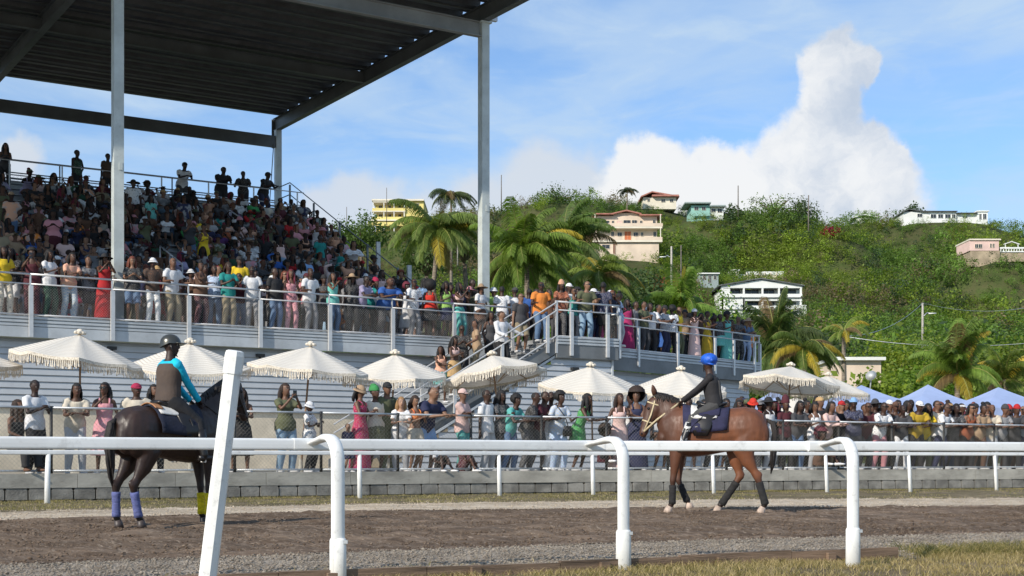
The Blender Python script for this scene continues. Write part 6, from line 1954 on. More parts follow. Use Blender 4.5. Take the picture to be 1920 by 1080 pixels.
for sx in (-1, 1):
    hh = J2['h' + ('l' if sx == 1 else 'r')] * R2S
    strap(h2, 'rein', m_cream, [V((-hh.y, hh.x, hh.z)), V((.80, .11 * sx, 1.36)), HP2(.88, .01) + V((0, .066 * sx, 0))], (.014, .005), (0, 0, 1))
    strap(h2, 'stirrup_leather', m_leath, [V((.12, .30 * sx, 1.40)), V((.32, .34 * sx, 1.20)), V((.40, .35 * sx, 1.03))], (.014, .005))
    m = MB(); c = V((.42, .33 * sx, 1.0)); m.loft([c + V((0, -.055, 0)), c + V((0, -.05, .09)), c + V((0, 0, .12)), c + V((0, .05, .09)), c + V((0, .055, 0)), c + V((0, -.055, 0))], [.008] * 6, hint=(1, 0, 0), seg=6); _mk('stirrup', m.mesh('stirrup', m_rail, True), h2)
# ============================================================ hillside, trees, palms
def leafmat(name, trans=.35, tint=None):
    m = bpy.data.materials.new(name); m.use_nodes = True
    T = NT(m.node_tree); b = m.node_tree.nodes['Principled BSDF']; b.inputs['Roughness'].default_value = .55; b.inputs['Specular IOR Level'].default_value = .3
    a = T.node('ShaderNodeAttribute', attribute_name='tint').outputs['Color']
    T.l.new(a, b.inputs['Base Color'])
    tr = T.node('ShaderNodeBsdfTranslucent'); T.l.new(T.mix(1.0, a, (1.5, 1.6, .7), 'MULTIPLY'), tr.inputs[0])
    mx = T.node('ShaderNodeMixShader'); mx.inputs[0].default_value = trans
    T.l.new(b.outputs[0], mx.inputs[1]); T.l.new(tr.outputs[0], mx.inputs[2]); T.l.new(mx.outputs[0], m.node_tree.nodes['Material Output'].inputs[0])
    MATS[name] = m
    return m
m_leaf = leafmat('foliage', .42); m_palm = leafmat('palm_leaf', .30)
m_bark = mat('bark', (.16, .125, .09), .95, var=.25, vscale=5, bump=.8, bscale=25, stretch=(1, 1, .3))
m_pbark = mat('palm_bark', (.24, .20, .155), .95, var=.25, vscale=6, bump=.8, bscale=14, stretch=(.3, .3, 3))
SKY_PX = [300, 560, 640, 700, 780, 860, 920, 1000, 1050, 1150, 1200, 1300, 1370, 1450, 1500, 1560, 1620, 1700, 1920, 2300]
SKY_Y = [450, 440, 422, 420, 390, 376, 374, 362, 356, 362, 378, 388, 400, 392, 396, 412, 416, 414, 412, 420]
PY_ = [40, 60, 90, 120, 160, 200, 255, 283, 330, 350, 400, 500, 700]
PZ_ = [.3, .5, 1, 4, 9, 15, 27, 38, 56, 59, 54, 30, 0]
PADS = []
for px0, px1, yb, HY in ((1094, 1240, 486, 283), (1352, 1512, 604, 255), (1372, 1471, 532, 288), (1311, 1347, 530, 268), (690, 795, 428, 300), (1203, 1272, 384, 326), (1286, 1358, 409, 316), (1694, 1780, 415, 328), (1770, 1852, 415, 328), (1818, 1945, 486, 270), (1602, 1642, 412, 335), (1530, 1600, 440, 300), (1400, 1500, 404, 318), (1000, 1120, 378, 325)):
    PADS.append((((px0 + px1) / 2 - 960) / F * HY, HY + 3, EYE + (HZ - yb) / F * HY, (px1 - px0) / 2 / F * HY + 6))
def hillz(X, Y):
    X = np.asarray(X, float); Y = np.asarray(Y, float)
    px = 960 + F * X / Y
    r = ((HZ - np.interp(px, SKY_PX, SKY_Y)) / F * 330 + .8 - 2.2) / 58
    b = np.clip((Y - 180) / 120, 0, 1)
    z = np.interp(Y, PY_, PZ_)
    z = z * (1 + (r - 1) * b)
    z = z + (vnoise(X, Y, 45, 3) - .5) * 5 * np.clip((Y - 90) / 60, 0, 1) * np.clip((345 - Y) / 60, .2, 1)
    for (hx, hyy, hz, hr) in PADS:
        w = np.exp(-(((X - hx) / hr) ** 2 + ((Y - hyy) / (hr * .9)) ** 2) ** 1.5)
        z = z * (1 - w) + hz * w
    return z
gx = np.linspace(-260, 420, 150); gy = np.concatenate([np.linspace(70, 360, 110), np.linspace(370, 900, 30)])
GX, GY = np.meshgrid(gx, gy, indexing='ij')
hv = np.stack([GX, GY, hillz(GX, GY) - .3], -1).reshape(-1, 3); ny = len(gy)
i, j = np.meshgrid(np.arange(len(gx) - 1), np.arange(ny - 1), indexing='ij'); q = (i * ny + j).ravel()
tag(npobj('hill', hv, np.stack([q, q + ny, q + ny + 1, q + 1], -1), m_hill, smooth=True), kind='structure')

def leafset(rs, n, R3, size, hollow=.5, droop=.0, base=0.0):
    """n leaf quads spread through an uneven ellipsoidal crown of clumps"""
    nc = max(5, n // 45)
    d = rs.normal(size=(nc, 3)); d /= np.linalg.norm(d, axis=1)[:, None]
    rr = rs.uniform(hollow, 1.0, nc)[:, None]
    cc = d * rr * np.array(R3); cc[:, 2] = np.where(cc[:, 2] < -R3[2] * .35, -R3[2] * .35 * rs.rand(nc), cc[:, 2])
    w = rs.randint(0, nc, n); cr = rs.uniform(.22, .42, nc)[w][:, None]
    off = rs.normal(size=(n, 3)) * .5; p = cc[w] + off * cr * np.array(R3)
    out = p / np.array(R3); out /= np.linalg.norm(out, axis=1)[:, None] + 1e-6
    nrm = out * .6 + rs.normal(size=(n, 3)) * .7 + np.array([0, 0, .5]); nrm /= np.linalg.norm(nrm, axis=1)[:, None]
    a = np.cross(nrm, rs.normal(size=(n, 3))); a /= np.linalg.norm(a, axis=1)[:, None]; b = np.cross(nrm, a)
    s = (size * rs.uniform(.6, 1.3, n))[:, None]
    v = np.stack([p - a * s * .5, p + b * s * .32, p + a * s * .5, p - b * s * .32], 1)
    tint = rs.uniform(.75, 1.25, nc)[w] * rs.uniform(.8, 1.2, n)
    return v, np.repeat(tint, 4)
rs = np.random.RandomState(11)
TPL = [leafset(rs, 430, (1, 1, .80 + .3 * rs.rand()), .104, .62) for _ in range(9)]
# keep-out rectangles in front of houses: (px0, px1, house distance)
HOUSES = [(1090, 1244, 283, 16), (1349, 1512, 255, 40), (1368, 1475, 285, 9), (690, 797, 300, 14), (1200, 1272, 326, 8), (1284, 1358, 318, 8), (1692, 1854, 328, 7), (1816, 1925, 270, 9), (1310, 1348, 268, 8)]
def hill_scrub():
    pts = []
    Y = 92.0
    while Y < 352:
        st = 2.6 + Y / 150; px = 590.0
        while px < 2040:
            x = (px - 960) / F * Y
            pts.append((x + rs.uniform(-1, 1) * st * .45, Y + rs.uniform(-1, 1) * st * .45)); px += st / Y * F
        Y += st * .95
    pts = np.array(pts); pxs = 960 + F * pts[:, 0] / pts[:, 1]
    ok = np.ones(len(pts), bool)
    lowz = np.zeros(len(pts), bool)
    for a, b, HY, dep in HOUSES:
        ok &= ~((pxs > a - 3) & (pxs < b + 3) & (pts[:, 1] > HY - 4) & (pts[:, 1] < HY + 10)); lowz |= (pxs > a - 6) & (pxs < b + 6) & (pts[:, 1] > HY - dep - 6) & (pts[:, 1] <= HY - 3)
    pts = pts[ok]; pxs = pxs[ok]; lowz = lowz[ok]; n = len(pts)
    ex = []
    for hx, hyy, hz, hr in PADS:
        k = int(hr * hr * .9); a = rs.rand(k) * 6.28; q = hr * 1.5 * np.sqrt(rs.rand(k)); ex.append(np.stack([hx + q * np.cos(a), hyy + q * np.sin(a)], -1))
    ex = np.concatenate(ex); pe = 960 + F * ex[:, 0] / ex[:, 1]; oke = np.ones(len(ex), bool)
    for a, b, HY, dep in HOUSES: oke &= ~((pe > a - 3) & (pe < b + 3) & (ex[:, 1] > HY - 3) & (ex[:, 1] < HY + 10))
    ex = ex[oke]; pts = np.concatenate([pts, ex]); pxs = np.concatenate([pxs, pe[oke]]); lowz = np.concatenate([lowz, np.ones(len(ex), bool)]); n = len(pts)
    z = hillz(pts[:, 0], pts[:, 1]); sz = (3.1 + 2.6 * rs.rand(n) ** 1.6) * np.clip(1 + (vnoise(pts[:, 0], pts[:, 1], 30, 2) - .5) * .9, .6, 1.5)
    sz = np.where(pts[:, 1] > 312, sz * .66, sz)
    sz = np.where(lowz, sz * .50, sz)
    dry = vnoise(pts[:, 0] + 50, pts[:, 1], 24, 3); yel = vnoise(pts[:, 0], pts[:, 1] + 90, 14, 2)
    py = HZ - F * (z - .8) / pts[:, 1]
    drybias = np.exp(-((pxs - 1760) / 230) ** 2 - ((py - 560) / 70) ** 2) * .16 + np.exp(-((pxs - 930) / 90) ** 2 - ((py - 420) / 50) ** 2) * .16 + np.exp(-((pxs - 1850) / 60) ** 2 - ((py - 495) / 25) ** 2) * .2 + np.exp(-((pxs - 1310) / 60) ** 2 - ((py - 530) / 30) ** 2) * .12
    V_, C_ = [], []
    for i in range(n):
        v, t = TPL[rs.randint(len(TPL))]; a = rs.rand() * 6.28; c, s = math.cos(a), math.sin(a)
        M = np.array([[c, -s, 0], [s, c, 0], [0, 0, 1]]) * sz[i]
        vv = v.reshape(-1, 3) @ M.T + np.array([pts[i, 0], pts[i, 1], z[i] + sz[i] * .30])
        g = np.array([.108, .182, .032]) * rs.uniform(.65, 1.35)
        if yel[i] > .55: g = g * np.array([1.55, 1.25, .9])
        if dry[i] + drybias[i] > .66 and rs.rand() < .75: g = np.array([.17, .135, .075]) * rs.uniform(.8, 1.2)
        if rs.rand() < .10: g = np.array([.05, .085, .035])
        V_.append(vv); C_.append(t[:, None] * g)
    vs = np.concatenate(V_); cs = np.concatenate(C_); fs = np.arange(len(vs), dtype=np.int32).reshape(-1, 4)
    o = npobj('hillside_scrub', vs, fs, m_leaf, colors=cs)
    tag(o, 'dense green scrub and low trees covering the hillside', 'scrub', kind='stuff')
    print('scrub bushes', n)
hill_scrub()

def tree(name, label, px, ytop, Y, rad, gz=None, n=2600, leaf=.20, tint=(.055, .10, .022), group=None, squash=.85, seed=1, cat='tree'):
    r_ = np.random.RandomState(seed); top = at(px, ytop, Y); z0 = float(hillz(top.x, Y)) - .2 if gz is None else gz
    e = empty(name, (top.x, Y, z0), label=label, cat=cat, group=group)
    cz = top.z - rad * squash * .95
    v, t = leafset(r_, n, (rad, rad, rad * squash), leaf, .35)
    vs = v.reshape(-1, 3) + np.array([0, 0, cz - z0]); cs = t[:, None] * np.array(tint)
    me = npmesh('crown', vs, np.arange(len(vs), dtype=np.int32).reshape(-1, 4), m_leaf, colors=cs); _mk('crown', me, e)
    m = MB(); R0 = random.Random(seed); H = max(.6, cz - z0 - rad * .25)
    m.loft([V((0, 0, -.2)), V((R0.uniform(-.2, .2), 0, H * .5)), V((R0.uniform(-.2, .2), 0, H))], [rad * .075 + .05, rad * .055 + .04, rad * .045 + .03], seg=8)
    for k in range(8):
        a = k * 2.4; l = rad * R0.uniform(.5, .8); b = V((math.cos(a) * l, math.sin(a) * l, H + rad * R0.uniform(.1, .6)))
        m.loft([V((0, 0, H * .85)), V((b.x * .45, b.y * .45, H + (b.z - H) * .6)), b], [rad * .03 + .02, rad * .02 + .015, .012], seg=6)
    _mk('trunk', m.mesh('trunk', m_bark, True), e)
    return e
def palm(label, px, yc, Y, L, n=20, gz=None, seed=1, wind=(.5, 0), tint=(.13, .18, .03), lean=0.0, group='coconut palms behind the stand', yellow=2, up=.55):
    R0 = random.Random(seed); c = at(px, yc, Y); z0 = float(hillz(c.x, Y)) - .1 if gz is None else gz
    e = empty('palm_tree', (c.x - lean, Y, z0), label=label, cat='palm tree', group=group)
    H = c.z - z0; cx = lean; m = MB(); pts = []; rad = []
    for i in range(9):
        f = i / 8; pts.append(V((cx * f ** 1.6, 0, H * f))); rad.append(.21 * (1 - f * .45) + (.1 if i == 0 else 0))
    m.loft(pts, rad, seg=10); _mk('trunk', m.mesh('trunk', m_pbark, True), e)
    m = MB()
    for k in range(7): a = k * 2.4; m.ball(V((cx + .28 * math.cos(a), .28 * math.sin(a), H - .25 - .1 * (k % 2))), .13, 8, 6)
    _mk('coconuts', m.mesh('coconuts', mat('coconut_green', (.16, .17, .05), .5), True), e)
    V_ = []; C_ = []; stems = MB()
    for k in range(n):
        az = k * 2.399 + R0.uniform(-.2, .2); el = R0.uniform(-.35, 1.25) if k % 3 else R0.uniform(.5, 1.35); el = el * up + .25
        ll = L * R0.uniform(.8, 1.08); d = V((math.cos(az), math.sin(az), 0)); P = V((cx, 0, H)); vel = d * math.cos(el) + V((0, 0, math.sin(el)))
        N = 22; rach = [P.copy()]; wv = V((wind[0], wind[1], 0))
        for i in range(N):
            vel = (vel + (V((0, 0, -1)) * (.085 + .03 * i / N) + wv * .055)).normalized(); P = P + vel * (ll / N); rach.append(P.copy())
        yl = k < yellow
        base = np.array((.34, .26, .03) if yl else tint) * R0.uniform(.7, 1.3)
        if k >= n - 2: base = np.array((.16, .11, .05))
        stems.loft([rach[i] for i in range(0, N + 1, 3)], [.035 * (1 - i / (N + 4)) + .004 for i in range(0, N + 1, 3)], seg=5)
        for i in range(2, N + 1):
            for sub in (0, .33, .66):
                if i == N and sub: continue
                p = rach[i - 1].lerp(rach[i], sub) if i <= N else rach[i]; t = (rach[i] - rach[i - 1]).normalized()
                sd = t.cross(V((0, 0, 1))); sd = sd.normalized() if sd.length > .05 else V((1, 0, 0))
                f = (i + sub) / N; wl = L * .26 * math.sin(min(1, f * 1.25 + .12) * math.pi * .86) ** .6 * (1 - max(0, f - .85) * 3) + .06
                for sg in (-1, 1):
                    dr = (sd * sg * .78 + t * .55 + V((0, 0, -.18 - .25 * R0.random())) + wv * .22).normalized()
                    mid = p + dr * wl * .5; tip = p + (dr + V((0, 0, -.45))).normalized() * wl
                    wd = t * .030 * (L / 3)
                    V_.append([p - wd * .5, p + wd * .5, mid + wd * .8, mid - wd * .8]); V_.append([mid - wd * .8, mid + wd * .8, tip + wd * .15, tip - wd * .15])
                    cc = base * R0.uniform(.75, 1.25); C_ += [cc] * 8
    vs = np.array([[list(a) for a in q] for q in V_], np.float32).reshape(-1, 3)
    me = npmesh('crown', vs, np.arange(len(vs), dtype=np.int32).reshape(-1, 4), m_palm, colors=np.array(C_, np.float32)); _mk('crown', me, e)
    sm_ = stems.mesh('frond_stems', mat('frond_stem', (.22, .22, .05), .6), True); _mk('frond_stems', sm_, e)
palm('coconut palm with yellow lower frond left of the right roof column', 822, 436, 78, 3.7, 34, seed=3, wind=(.35, 0), yellow=4, lean=.8, up=.75, tint=(.115, .165, .03))
palm('distant palm showing above the first palm', 846, 366, 150, 3.6, 16, seed=4, tint=(.045, .065, .02), yellow=0)
palm('broad windswept coconut palm right of the right roof column', 988, 484, 72, 3.75, 44, seed=5, wind=(.55, 0), yellow=1, up=.95, tint=(.13, .20, .028))
palm('darker coconut palm directly right of the windswept one', 1064, 474, 80, 3.7, 36, seed=6, wind=(.5, 0), yellow=0, up=.95, tint=(.09, .145, .028))
palm('low palm with fronds behind the landing crowd', 1128, 520, 76, 2.9, 20, seed=7, wind=(.4, 0), yellow=2, up=.8)
palm('low palm behind the crowd on the angled walkway', 1275, 582, 78, 3.1, 24, seed=8, wind=(-.1, 0), yellow=2, up=.95, tint=(.12, .20, .03))
palm('large dark palm in front of the white building', 1456, 655, 66, 3.0, 36, seed=9, wind=(.1, 0), yellow=0, up=1.1, tint=(.075, .115, .03))
palm('palm with bright yellow fronds right of the white building', 1508, 655, 64, 2.4, 18, seed=10, wind=(.35, 0), yellow=5, up=.6, tint=(.08, .12, .02))
palm('slender dead topped palm beside a utility pole', 1582, 622, 92, 2.0, 12, seed=11, wind=(.1, 0), yellow=3, up=.9)
palm('coconut palm behind the blue canopies on the right', 1795, 700, 66, 2.9, 26, seed=12, wind=(.2, 0), yellow=3, up=1.15, tint=(.12, .19, .03))
palm('partly hidden palm at the far right behind the canopies', 1885, 712, 70, 2.7, 18, seed=13, wind=(.3, 0), yellow=2, up=1.0)
palm('tiny ridge palm left of the red roofed house', 1176, 358, 322, 3.4, 12, seed=14, tint=(.03, .045, .015), yellow=0, group='palms on the ridge')
tk = [
 ('round tree on the skyline left of the yellow building', 676, 404, 240, 4.6, (0.087, 0.140, 0.033), None), ('tall tree beside the yellow building by the palm', 800, 420, 200, 5.5, (0.080, 0.119, 0.039), None),
 ('brownish tree directly left of the right roof column', 872, 388, 205, 6.0, (0.109, 0.119, 0.052), None), ('spreading tree on the ridge right of the roof column', 1046, 354, 325, 6.5, (0.072, 0.126, 0.026), None),
 ('large light green tree on the ridge', 1452, 364, 320, 7.0, (0.123, 0.182, 0.033), None), ('darker ridge tree beside the large light green tree', 1496, 372, 318, 5.5, (0.072, 0.105, 0.039), None),
 ('dark rounded tree behind the long white house', 1712, 384, 345, 4.2, (0.043, 0.077, 0.023), None), ('dark tree on the ridge near the turquoise house', 1376, 388, 322, 3.6, (0.051, 0.084, 0.026), None),
 ('bright green tree behind the right umbrellas', 1600, 690, 96, 2.6, (0.145, 0.210, 0.026), None), ('bright yellow-green tree above the blue canopies', 1672, 640, 100, 3.6, (0.189, 0.238, 0.026), None), ('dense light green tree in the right background', 1740, 628, 104, 3.6, (0.160, 0.224, 0.029), None),
 ('leafy tree behind the right palm', 1830, 645, 100, 3.4, (0.145, 0.196, 0.026), None), ('leafy tree at the right edge of the photo', 1905, 650, 98, 3.6, (0.145, 0.182, 0.026), None), ('dark tree beside the white building', 1560, 610, 110, 3.8, (0.065, 0.098, 0.033), None),
 ('low bush between umbrella and canopy', 1655, 700, 84, 2.2, (0.174, 0.238, 0.026), None), ('low bush behind the middle canopy', 1730, 690, 86, 2.6, (0.131, 0.210, 0.026), None), ('low bush behind the rightmost canopy', 1930, 700, 80, 2.6, (0.145, 0.182, 0.026), None),
 ('small dark tree behind the walkway end', 1378, 592, 120, 2.4, (0.058, 0.098, 0.033), None), ('small dark tree behind the landing', 1200, 510, 110, 3.2, (0.072, 0.112, 0.039), None)]
for k, (lab, px, yt, Y, rad, tn, gz) in enumerate(tk):
    tree('tree', lab, px, yt, Y, rad, n=int(2400 if Y > 180 else 3600), leaf=(.55 if Y > 180 else .30), tint=tn, group='trees behind the racecourse', seed=20 + k)
tree('flowering_bush', 'crimson flowering bush near the ridge beside a utility pole', 1560, 421, 300, 2.3, n=700, leaf=.45, tint=(.28, .02, .05), seed=60, cat='bush')
tree('dry_bush', 'rusty orange bush below the cream house', 1245, 512, 262, 2.4, n=800, leaf=.5, tint=(.30, .10, .05), seed=61, cat='bush')

# ============================================================ houses on the hill
m_crm = mat('cream_render', (.70, .57, .45), .85, var=.07, vscale=.3, dirt=.12); m_crm2 = mat('pale_cream_trim', (.72, .66, .54), .8, var=.05, vscale=.5)
m_wht = mat('white_render', (.76, .77, .74), .85, var=.05, vscale=.3, dirt=.15); m_yel = mat('yellow_render', (.74, .62, .22), .85, var=.05, vscale=.3)
m_pnk = mat('pink_render', (.70, .50, .44), .85, var=.06, vscale=.4); m_tur = mat('turquoise_render', (.28, .50, .44), .85, var=.08, vscale=.4); m_red = mat('red_roof', (.40, .17, .13), .8, var=.12, vscale=1)
m_rfd = mat('dark_roof', (.10, .11, .11), .8, var=.15, vscale=1); m_win = mat('window_glass_dark', (.035, .04, .045), .15, var=.1); m_door = mat('orange_door', (.50, .14, .05), .6, var=.1); m_brn = mat('brown_door', (.20, .08, .04), .7)
m_tan2 = mat('stone_base', (.40, .32, .22), .9, var=.15, vscale=.6); m_grn = mat('grey_green_roof', (.28, .34, .33), .8)
def hb(m, x0, x1, y0, y1, Y, d0=0.0, d1=8.0):
    X0, X1 = (x0 - 960) / F * Y, (x1 - 960) / F * Y; Z1, Z0 = EYE + (HZ - y0) / F * Y, EYE + (HZ - y1) / F * Y
    m.bx(X0, X1, Y + d0, Y + d1, Z0, Z1)
def house(label, px, yb, Y, name='house', cat='house'):
    p = at(px, yb, Y); return empty(name, (p.x, Y + 3, p.z - 3), label=label, cat=cat)
def part(e, name, m_, boxes, Y, d0=0.0, d1=8.0):
    m = MB()
    for b in boxes: hb(m, *b[:4], Y, *(b[4:6] if len(b) > 4 else (d0, d1)))
    return m.build(name, m_, e)
def win(e, Y, x0, x1, y0, y1, d=0.0, mm=None, name='window', fr=None):
    w = part(e, name, mm or m_win, [(x0, x1, y0, y1, d - .04, d + .1)], Y)
    t = .35
    part(w, 'frame', fr or m_crm2, [(x0 - t, x1 + t, y0 - t, y0, d - .1, d + .1), (x0 - t, x1 + t, y1, y1 + t, d - .1, d + .1), (x0 - t, x0, y0, y1, d - .1, d + .1), (x1, x1 + t, y0, y1, d - .1, d + .1), ((x0 + x1) / 2 - .12, (x0 + x1) / 2 + .12, y0, y1, d - .08, d + .02)], Y)
    return w
def gable(m, x0, x1, xa, ye, ya, Y, d0, d1, th=.3):
    X = lambda x: (x - 960) / F * Y
    Z = lambda y: EYE + (HZ - y) / F * Y
    for a, b, za, zb in ((X(x0), X(xa), Z(ye), Z(ya)), (X(xa), X(x1), Z(ya), Z(ye))):
        m.add([(a, Y + d0, za), (b, Y + d0, zb), (b, Y + d1, zb), (a, Y + d1, za), (a, Y + d0, za + th), (b, Y + d0, zb + th), (b, Y + d1, zb + th), (a, Y + d1, za + th)], [(0, 3, 2, 1), (4, 5, 6, 7), (0, 1, 5, 4), (2, 3, 7, 6), (1, 2, 6, 5), (0, 4, 7, 3)])
# cream three-storey house
Y = 283; e = house('cream three-storey house with curved balconies and an orange door on the hillside', 1176, 483, Y)
part(e, 'wall', m_crm, [(1119, 1232, 405, 520, 0, 11), (1150, 1198, 399, 407, .2, 9)], Y)
part(e, 'wing', m_crm, [(1112, 1234, 458, 520, -1.4, -.05), (1094, 1114, 457, 500, -1.2, 5)], Y)
part(e, 'balcony', m_crm2, [(1111, 1240, 453, 456.5, -1.9, 0), (1111, 1240, 427, 430.5, -1.7, 0)], Y)
part(e, 'parapet', m_crm, [(1111, 1165, 447, 453, -1.9, -1.75), (1190, 1240, 447, 453, -1.9, -1.75), (1110, 1241, 421, 427.2, -1.7, -1.55)], Y)
part(e, 'column', m_crm2, [(x, x + 1.6, 404, 421, -1.65, -1.5) for x in (1114, 1236)] + [(x, x + 1.6, 430.5, 447, -1.8, -1.65) for x in (1114, 1236)], Y)
m = MB(); gable(m, 1146, 1202, 1174, 403, 396.5, Y, -.8, 9, .25); m.build('roof', m_red, e); part(e, 'roof', m_red, [(1111, 1150, 401.5, 403.5, -1.2, 10), (1198, 1240, 403.5, 405.5, -1.2, 10)], Y)
for (a, b, c, d_) in ((1128, 1142, 414, 422), (1147, 1151, 414, 423), (1169, 1182, 413, 421), (1185, 1194, 413, 420), (1200, 1204, 414, 421), (1121, 1124, 414, 421), (1120, 1123.5, 436, 444), (1146, 1151, 435, 443), (1158, 1166, 436, 443), (1188, 1196, 436, 443), (1202, 1206, 436, 443), (1225, 1230, 435, 444), (1224, 1229, 413, 421)): win(e, Y, a, b, c, d_)
win(e, Y, 1128, 1142, 461, 468, -1.4); win(e, Y, 1156, 1166, 414, 424, 0, m_pnk, 'shutter'); win(e, Y, 1171, 1183, 434, 450, 0, m_door, 'door'); win(e, Y, 1148.5, 1153, 459, 478, -1.4, m_brn, 'door')
# white three-storey building
Y = 255; e = house('white three-storey building with dark roof edge and recessed balconies', 1430, 600, Y, 'apartment_building', 'building')
part(e, 'wall', m_wht, [(1354, 1504, 540, 640, 2.2, 14), (1488, 1512, 572, 640, -.2, 10)], Y)
part(e, 'wall', m_wht, [(1352, 1369, 541, 640, 0, 2.2), (1395, 1396, 541, 641, 0, 2.2)], Y)
part(e, 'parapet', m_wht, [(1353, 1504, 551, 560, -.1, .1), (1396, 1504, 573, 581, -.1, .1), (1354, 1512, 590, 603, -.12, .12), (1353, 1396, 560, 640, -.05, .15)], Y)
part(e, 'slab', m_rfd, [(1352, 1506, 557.6, 559, -.3, 2.2), (1352, 1508, 580, 581.4, -.3, 2.2)], Y)
part(e, 'column', m_wht, [(x, x + 3.4, 536, 603, -.05, .3) for x in (1353, 1393, 1428, 1459, 1500)], Y)
part(e, 'header', m_wht, [(1353, 1504, 533, 540.5, -.02, .3), (1395, 1504, 560, 564, -.02, .3), (1380, 1480, 529, 534, 0, 6)], Y)
m = MB(); gable(m, 1347, 1508, 1426, 537, 523.5, Y, -.5, 14, .22); m.build('roof', m_rfd, e)
m = MB(); X_ = lambda x: (x - 960) / F * Y; Z_ = lambda y: EYE + (HZ - y) / F * Y
m.add([(X_(1352), Y - .08, Z_(540)), (X_(1504), Y - .08, Z_(540)), (X_(1504), Y - .08, Z_(537.5)), (X_(1426), Y - .08, Z_(524.6)), (X_(1352), Y - .08, Z_(537.5)), (X_(1352), Y + 1, Z_(540)), (X_(1504), Y + 1, Z_(540)), (X_(1504), Y + 1, Z_(537.5)), (X_(1426), Y + 1, Z_(524.6)), (X_(1352), Y + 1, Z_(537.5))], [(0, 1, 2, 3, 4), (9, 8, 7, 6, 5), (0, 5, 6, 1)]); m.build('gable_wall', m_wht, e)
for (a, b, c, d_) in ((1372, 1391, 541, 550), (1399, 1426, 541, 551), (1434, 1456, 541, 551), (1464, 1497, 541, 551), (1405, 1427, 564, 573), (1434, 1456, 564, 573), (1465, 1497, 564, 573), (1440, 1455, 604, 612)): win(e, Y, a, b, c, d_, 2.2, fr=m_wht)
for (a, b, c, d_) in ((1374, 1384, 586, 596), (1494, 1500, 578, 586), (1403, 1410, 588, 595)): win(e, Y, a, b, c, d_, -.05 if a < 1400 else -.2, fr=m_wht)
# block behind it
Y = 288; e = house('cream walled terrace building just behind the white building', 1420, 530, Y)
part(e, 'wall', m_crm2, [(1372, 1385, 507, 545, 0, 5), (1385, 1471, 513, 545, 1, 9)], Y); part(e, 'parapet', m_wht, [(1400, 1471, 508, 514, .8, 1.0), (1371, 1387, 505.5, 507.5, -.2, 5.2)], Y)
part(e, 'pilaster', m_crm, [(x, x + 1.5, 510, 530, .7, .85) for x in range(1402, 1470, 11)], Y); win(e, Y, 1374, 1379, 512, 518)
# small grey house
Y = 268; e = house('small grey-green house half hidden in scrub left of the white building', 1328, 530, Y)
part(e, 'wall', m_grn, [(1311, 1347, 514, 545, 0, 6)], Y); part(e, 'roof', m_wht, [(1309, 1349, 512, 514, -.5, 6.5)], Y)
for (a, b, c, d_) in ((1318, 1322, 517, 524), (1338, 1343, 517, 524), (1328, 1333, 517, 530)): win(e, Y, a, b, c, d_)
# yellow building, left
Y = 300; e = house('yellow three-level building with open white galleries left of the palms', 745, 425, Y, 'apartment_building', 'building')
part(e, 'wall', m_yel, [(703, 758, 378, 455, 3.0, 15), (758, 794, 375, 450, .5, 15)], Y)
part(e, 'slab', m_crm2, [(699, 760, 376.5, 379.5, 0, 3), (697, 760, 395, 397, 0, 3), (694, 762, 412, 414.5, -.4, 3), (697, 795, 373.5, 376.5, -.2, 15)], Y)
part(e, 'parapet', m_yel, [(698, 760, 390, 395, 0, .15), (697, 760, 406.5, 412, 0, .15), (690, 762, 417, 424, -.5, -.3)], Y)
part(e, 'column', m_wht, [(x, x + 1.4, 376, 440, .1, .3) for x in (699, 719, 738, 757)], Y)
for (a, b, c, d_) in ((708, 714, 381, 390), (726, 731, 381, 390), (745, 750, 381, 390), (708, 714, 398, 407), (726, 731, 398, 407), (745, 750, 398, 407)): win(e, Y, a, b, c, d_, 3.0)
for (a, b, c, d_) in ((766, 771, 381, 389), (780, 785, 381, 389)): win(e, Y, a, b, c, d_, .5)
# ridge houses
Y = 326; e = house('small pale house with a red hipped roof on the ridge', 1237, 382, Y)
part(e, 'wall', m_crm2, [(1206, 1268, 370, 392, 0, 8)], Y); m = MB(); gable(m, 1201, 1273, 1222, 371, 362, Y, -1, 9, .3); m.build('roof', m_red, e)
part(e, 'roof', m_red, [(1222, 1272, 366.5, 369.5, -1.2, 8)], Y)
for (a, b, c, d_) in ((1214, 1218, 373, 378), (1240, 1247, 374, 379), (1256, 1262, 374, 379)): win(e, Y, a, b, c, d_)
Y = 316; e = house('turquoise and white house on the ridge', 1320, 408, Y)
part(e, 'wall', m_tur, [(1296, 1331, 385, 425, 0, 8)], Y); part(e, 'wall', m_wht, [(1331, 1357, 388, 425, .4, 8)], Y)
part(e, 'roof', m_grn, [(1283, 1332, 380.5, 383, -1.2, 8), (1330, 1360, 385.5, 388, -.8, 8)], Y); part(e, 'parapet', m_tur, [(1298, 1330, 400, 406, -.8, -.6)], Y)
for (a, b, c, d_) in ((1334, 1342, 391, 397), (1346, 1354, 391, 398), (1334, 1339, 402, 408), (1302, 1309, 388, 394), (1316, 1323, 388, 394)): win(e, Y, a, b, c, d_, .4 if a > 1331 else 0)
Y = 328; e = house('long low white house with arches on the skyline at right', 1772, 413, Y)
part(e, 'wall', m_wht, [(1694, 1793, 397, 425, 0, 8), (1793, 1832, 400, 425, .5, 8), (1832, 1852, 397, 425, 0, 7)], Y)
m = MB(); gable(m, 1691, 1740, 1704, 399, 393.5, Y, -.6, 8, .2); m.build('roof', m_rfd, e); part(e, 'roof', m_rfd, [(1724, 1794, 396, 397.4, -.7, 8), (1792, 1832, 399, 400.2, -.5, 8)], Y); part(e, 'roof', m_wht, [(1831, 1854, 395, 397, -.3, 7)], Y)
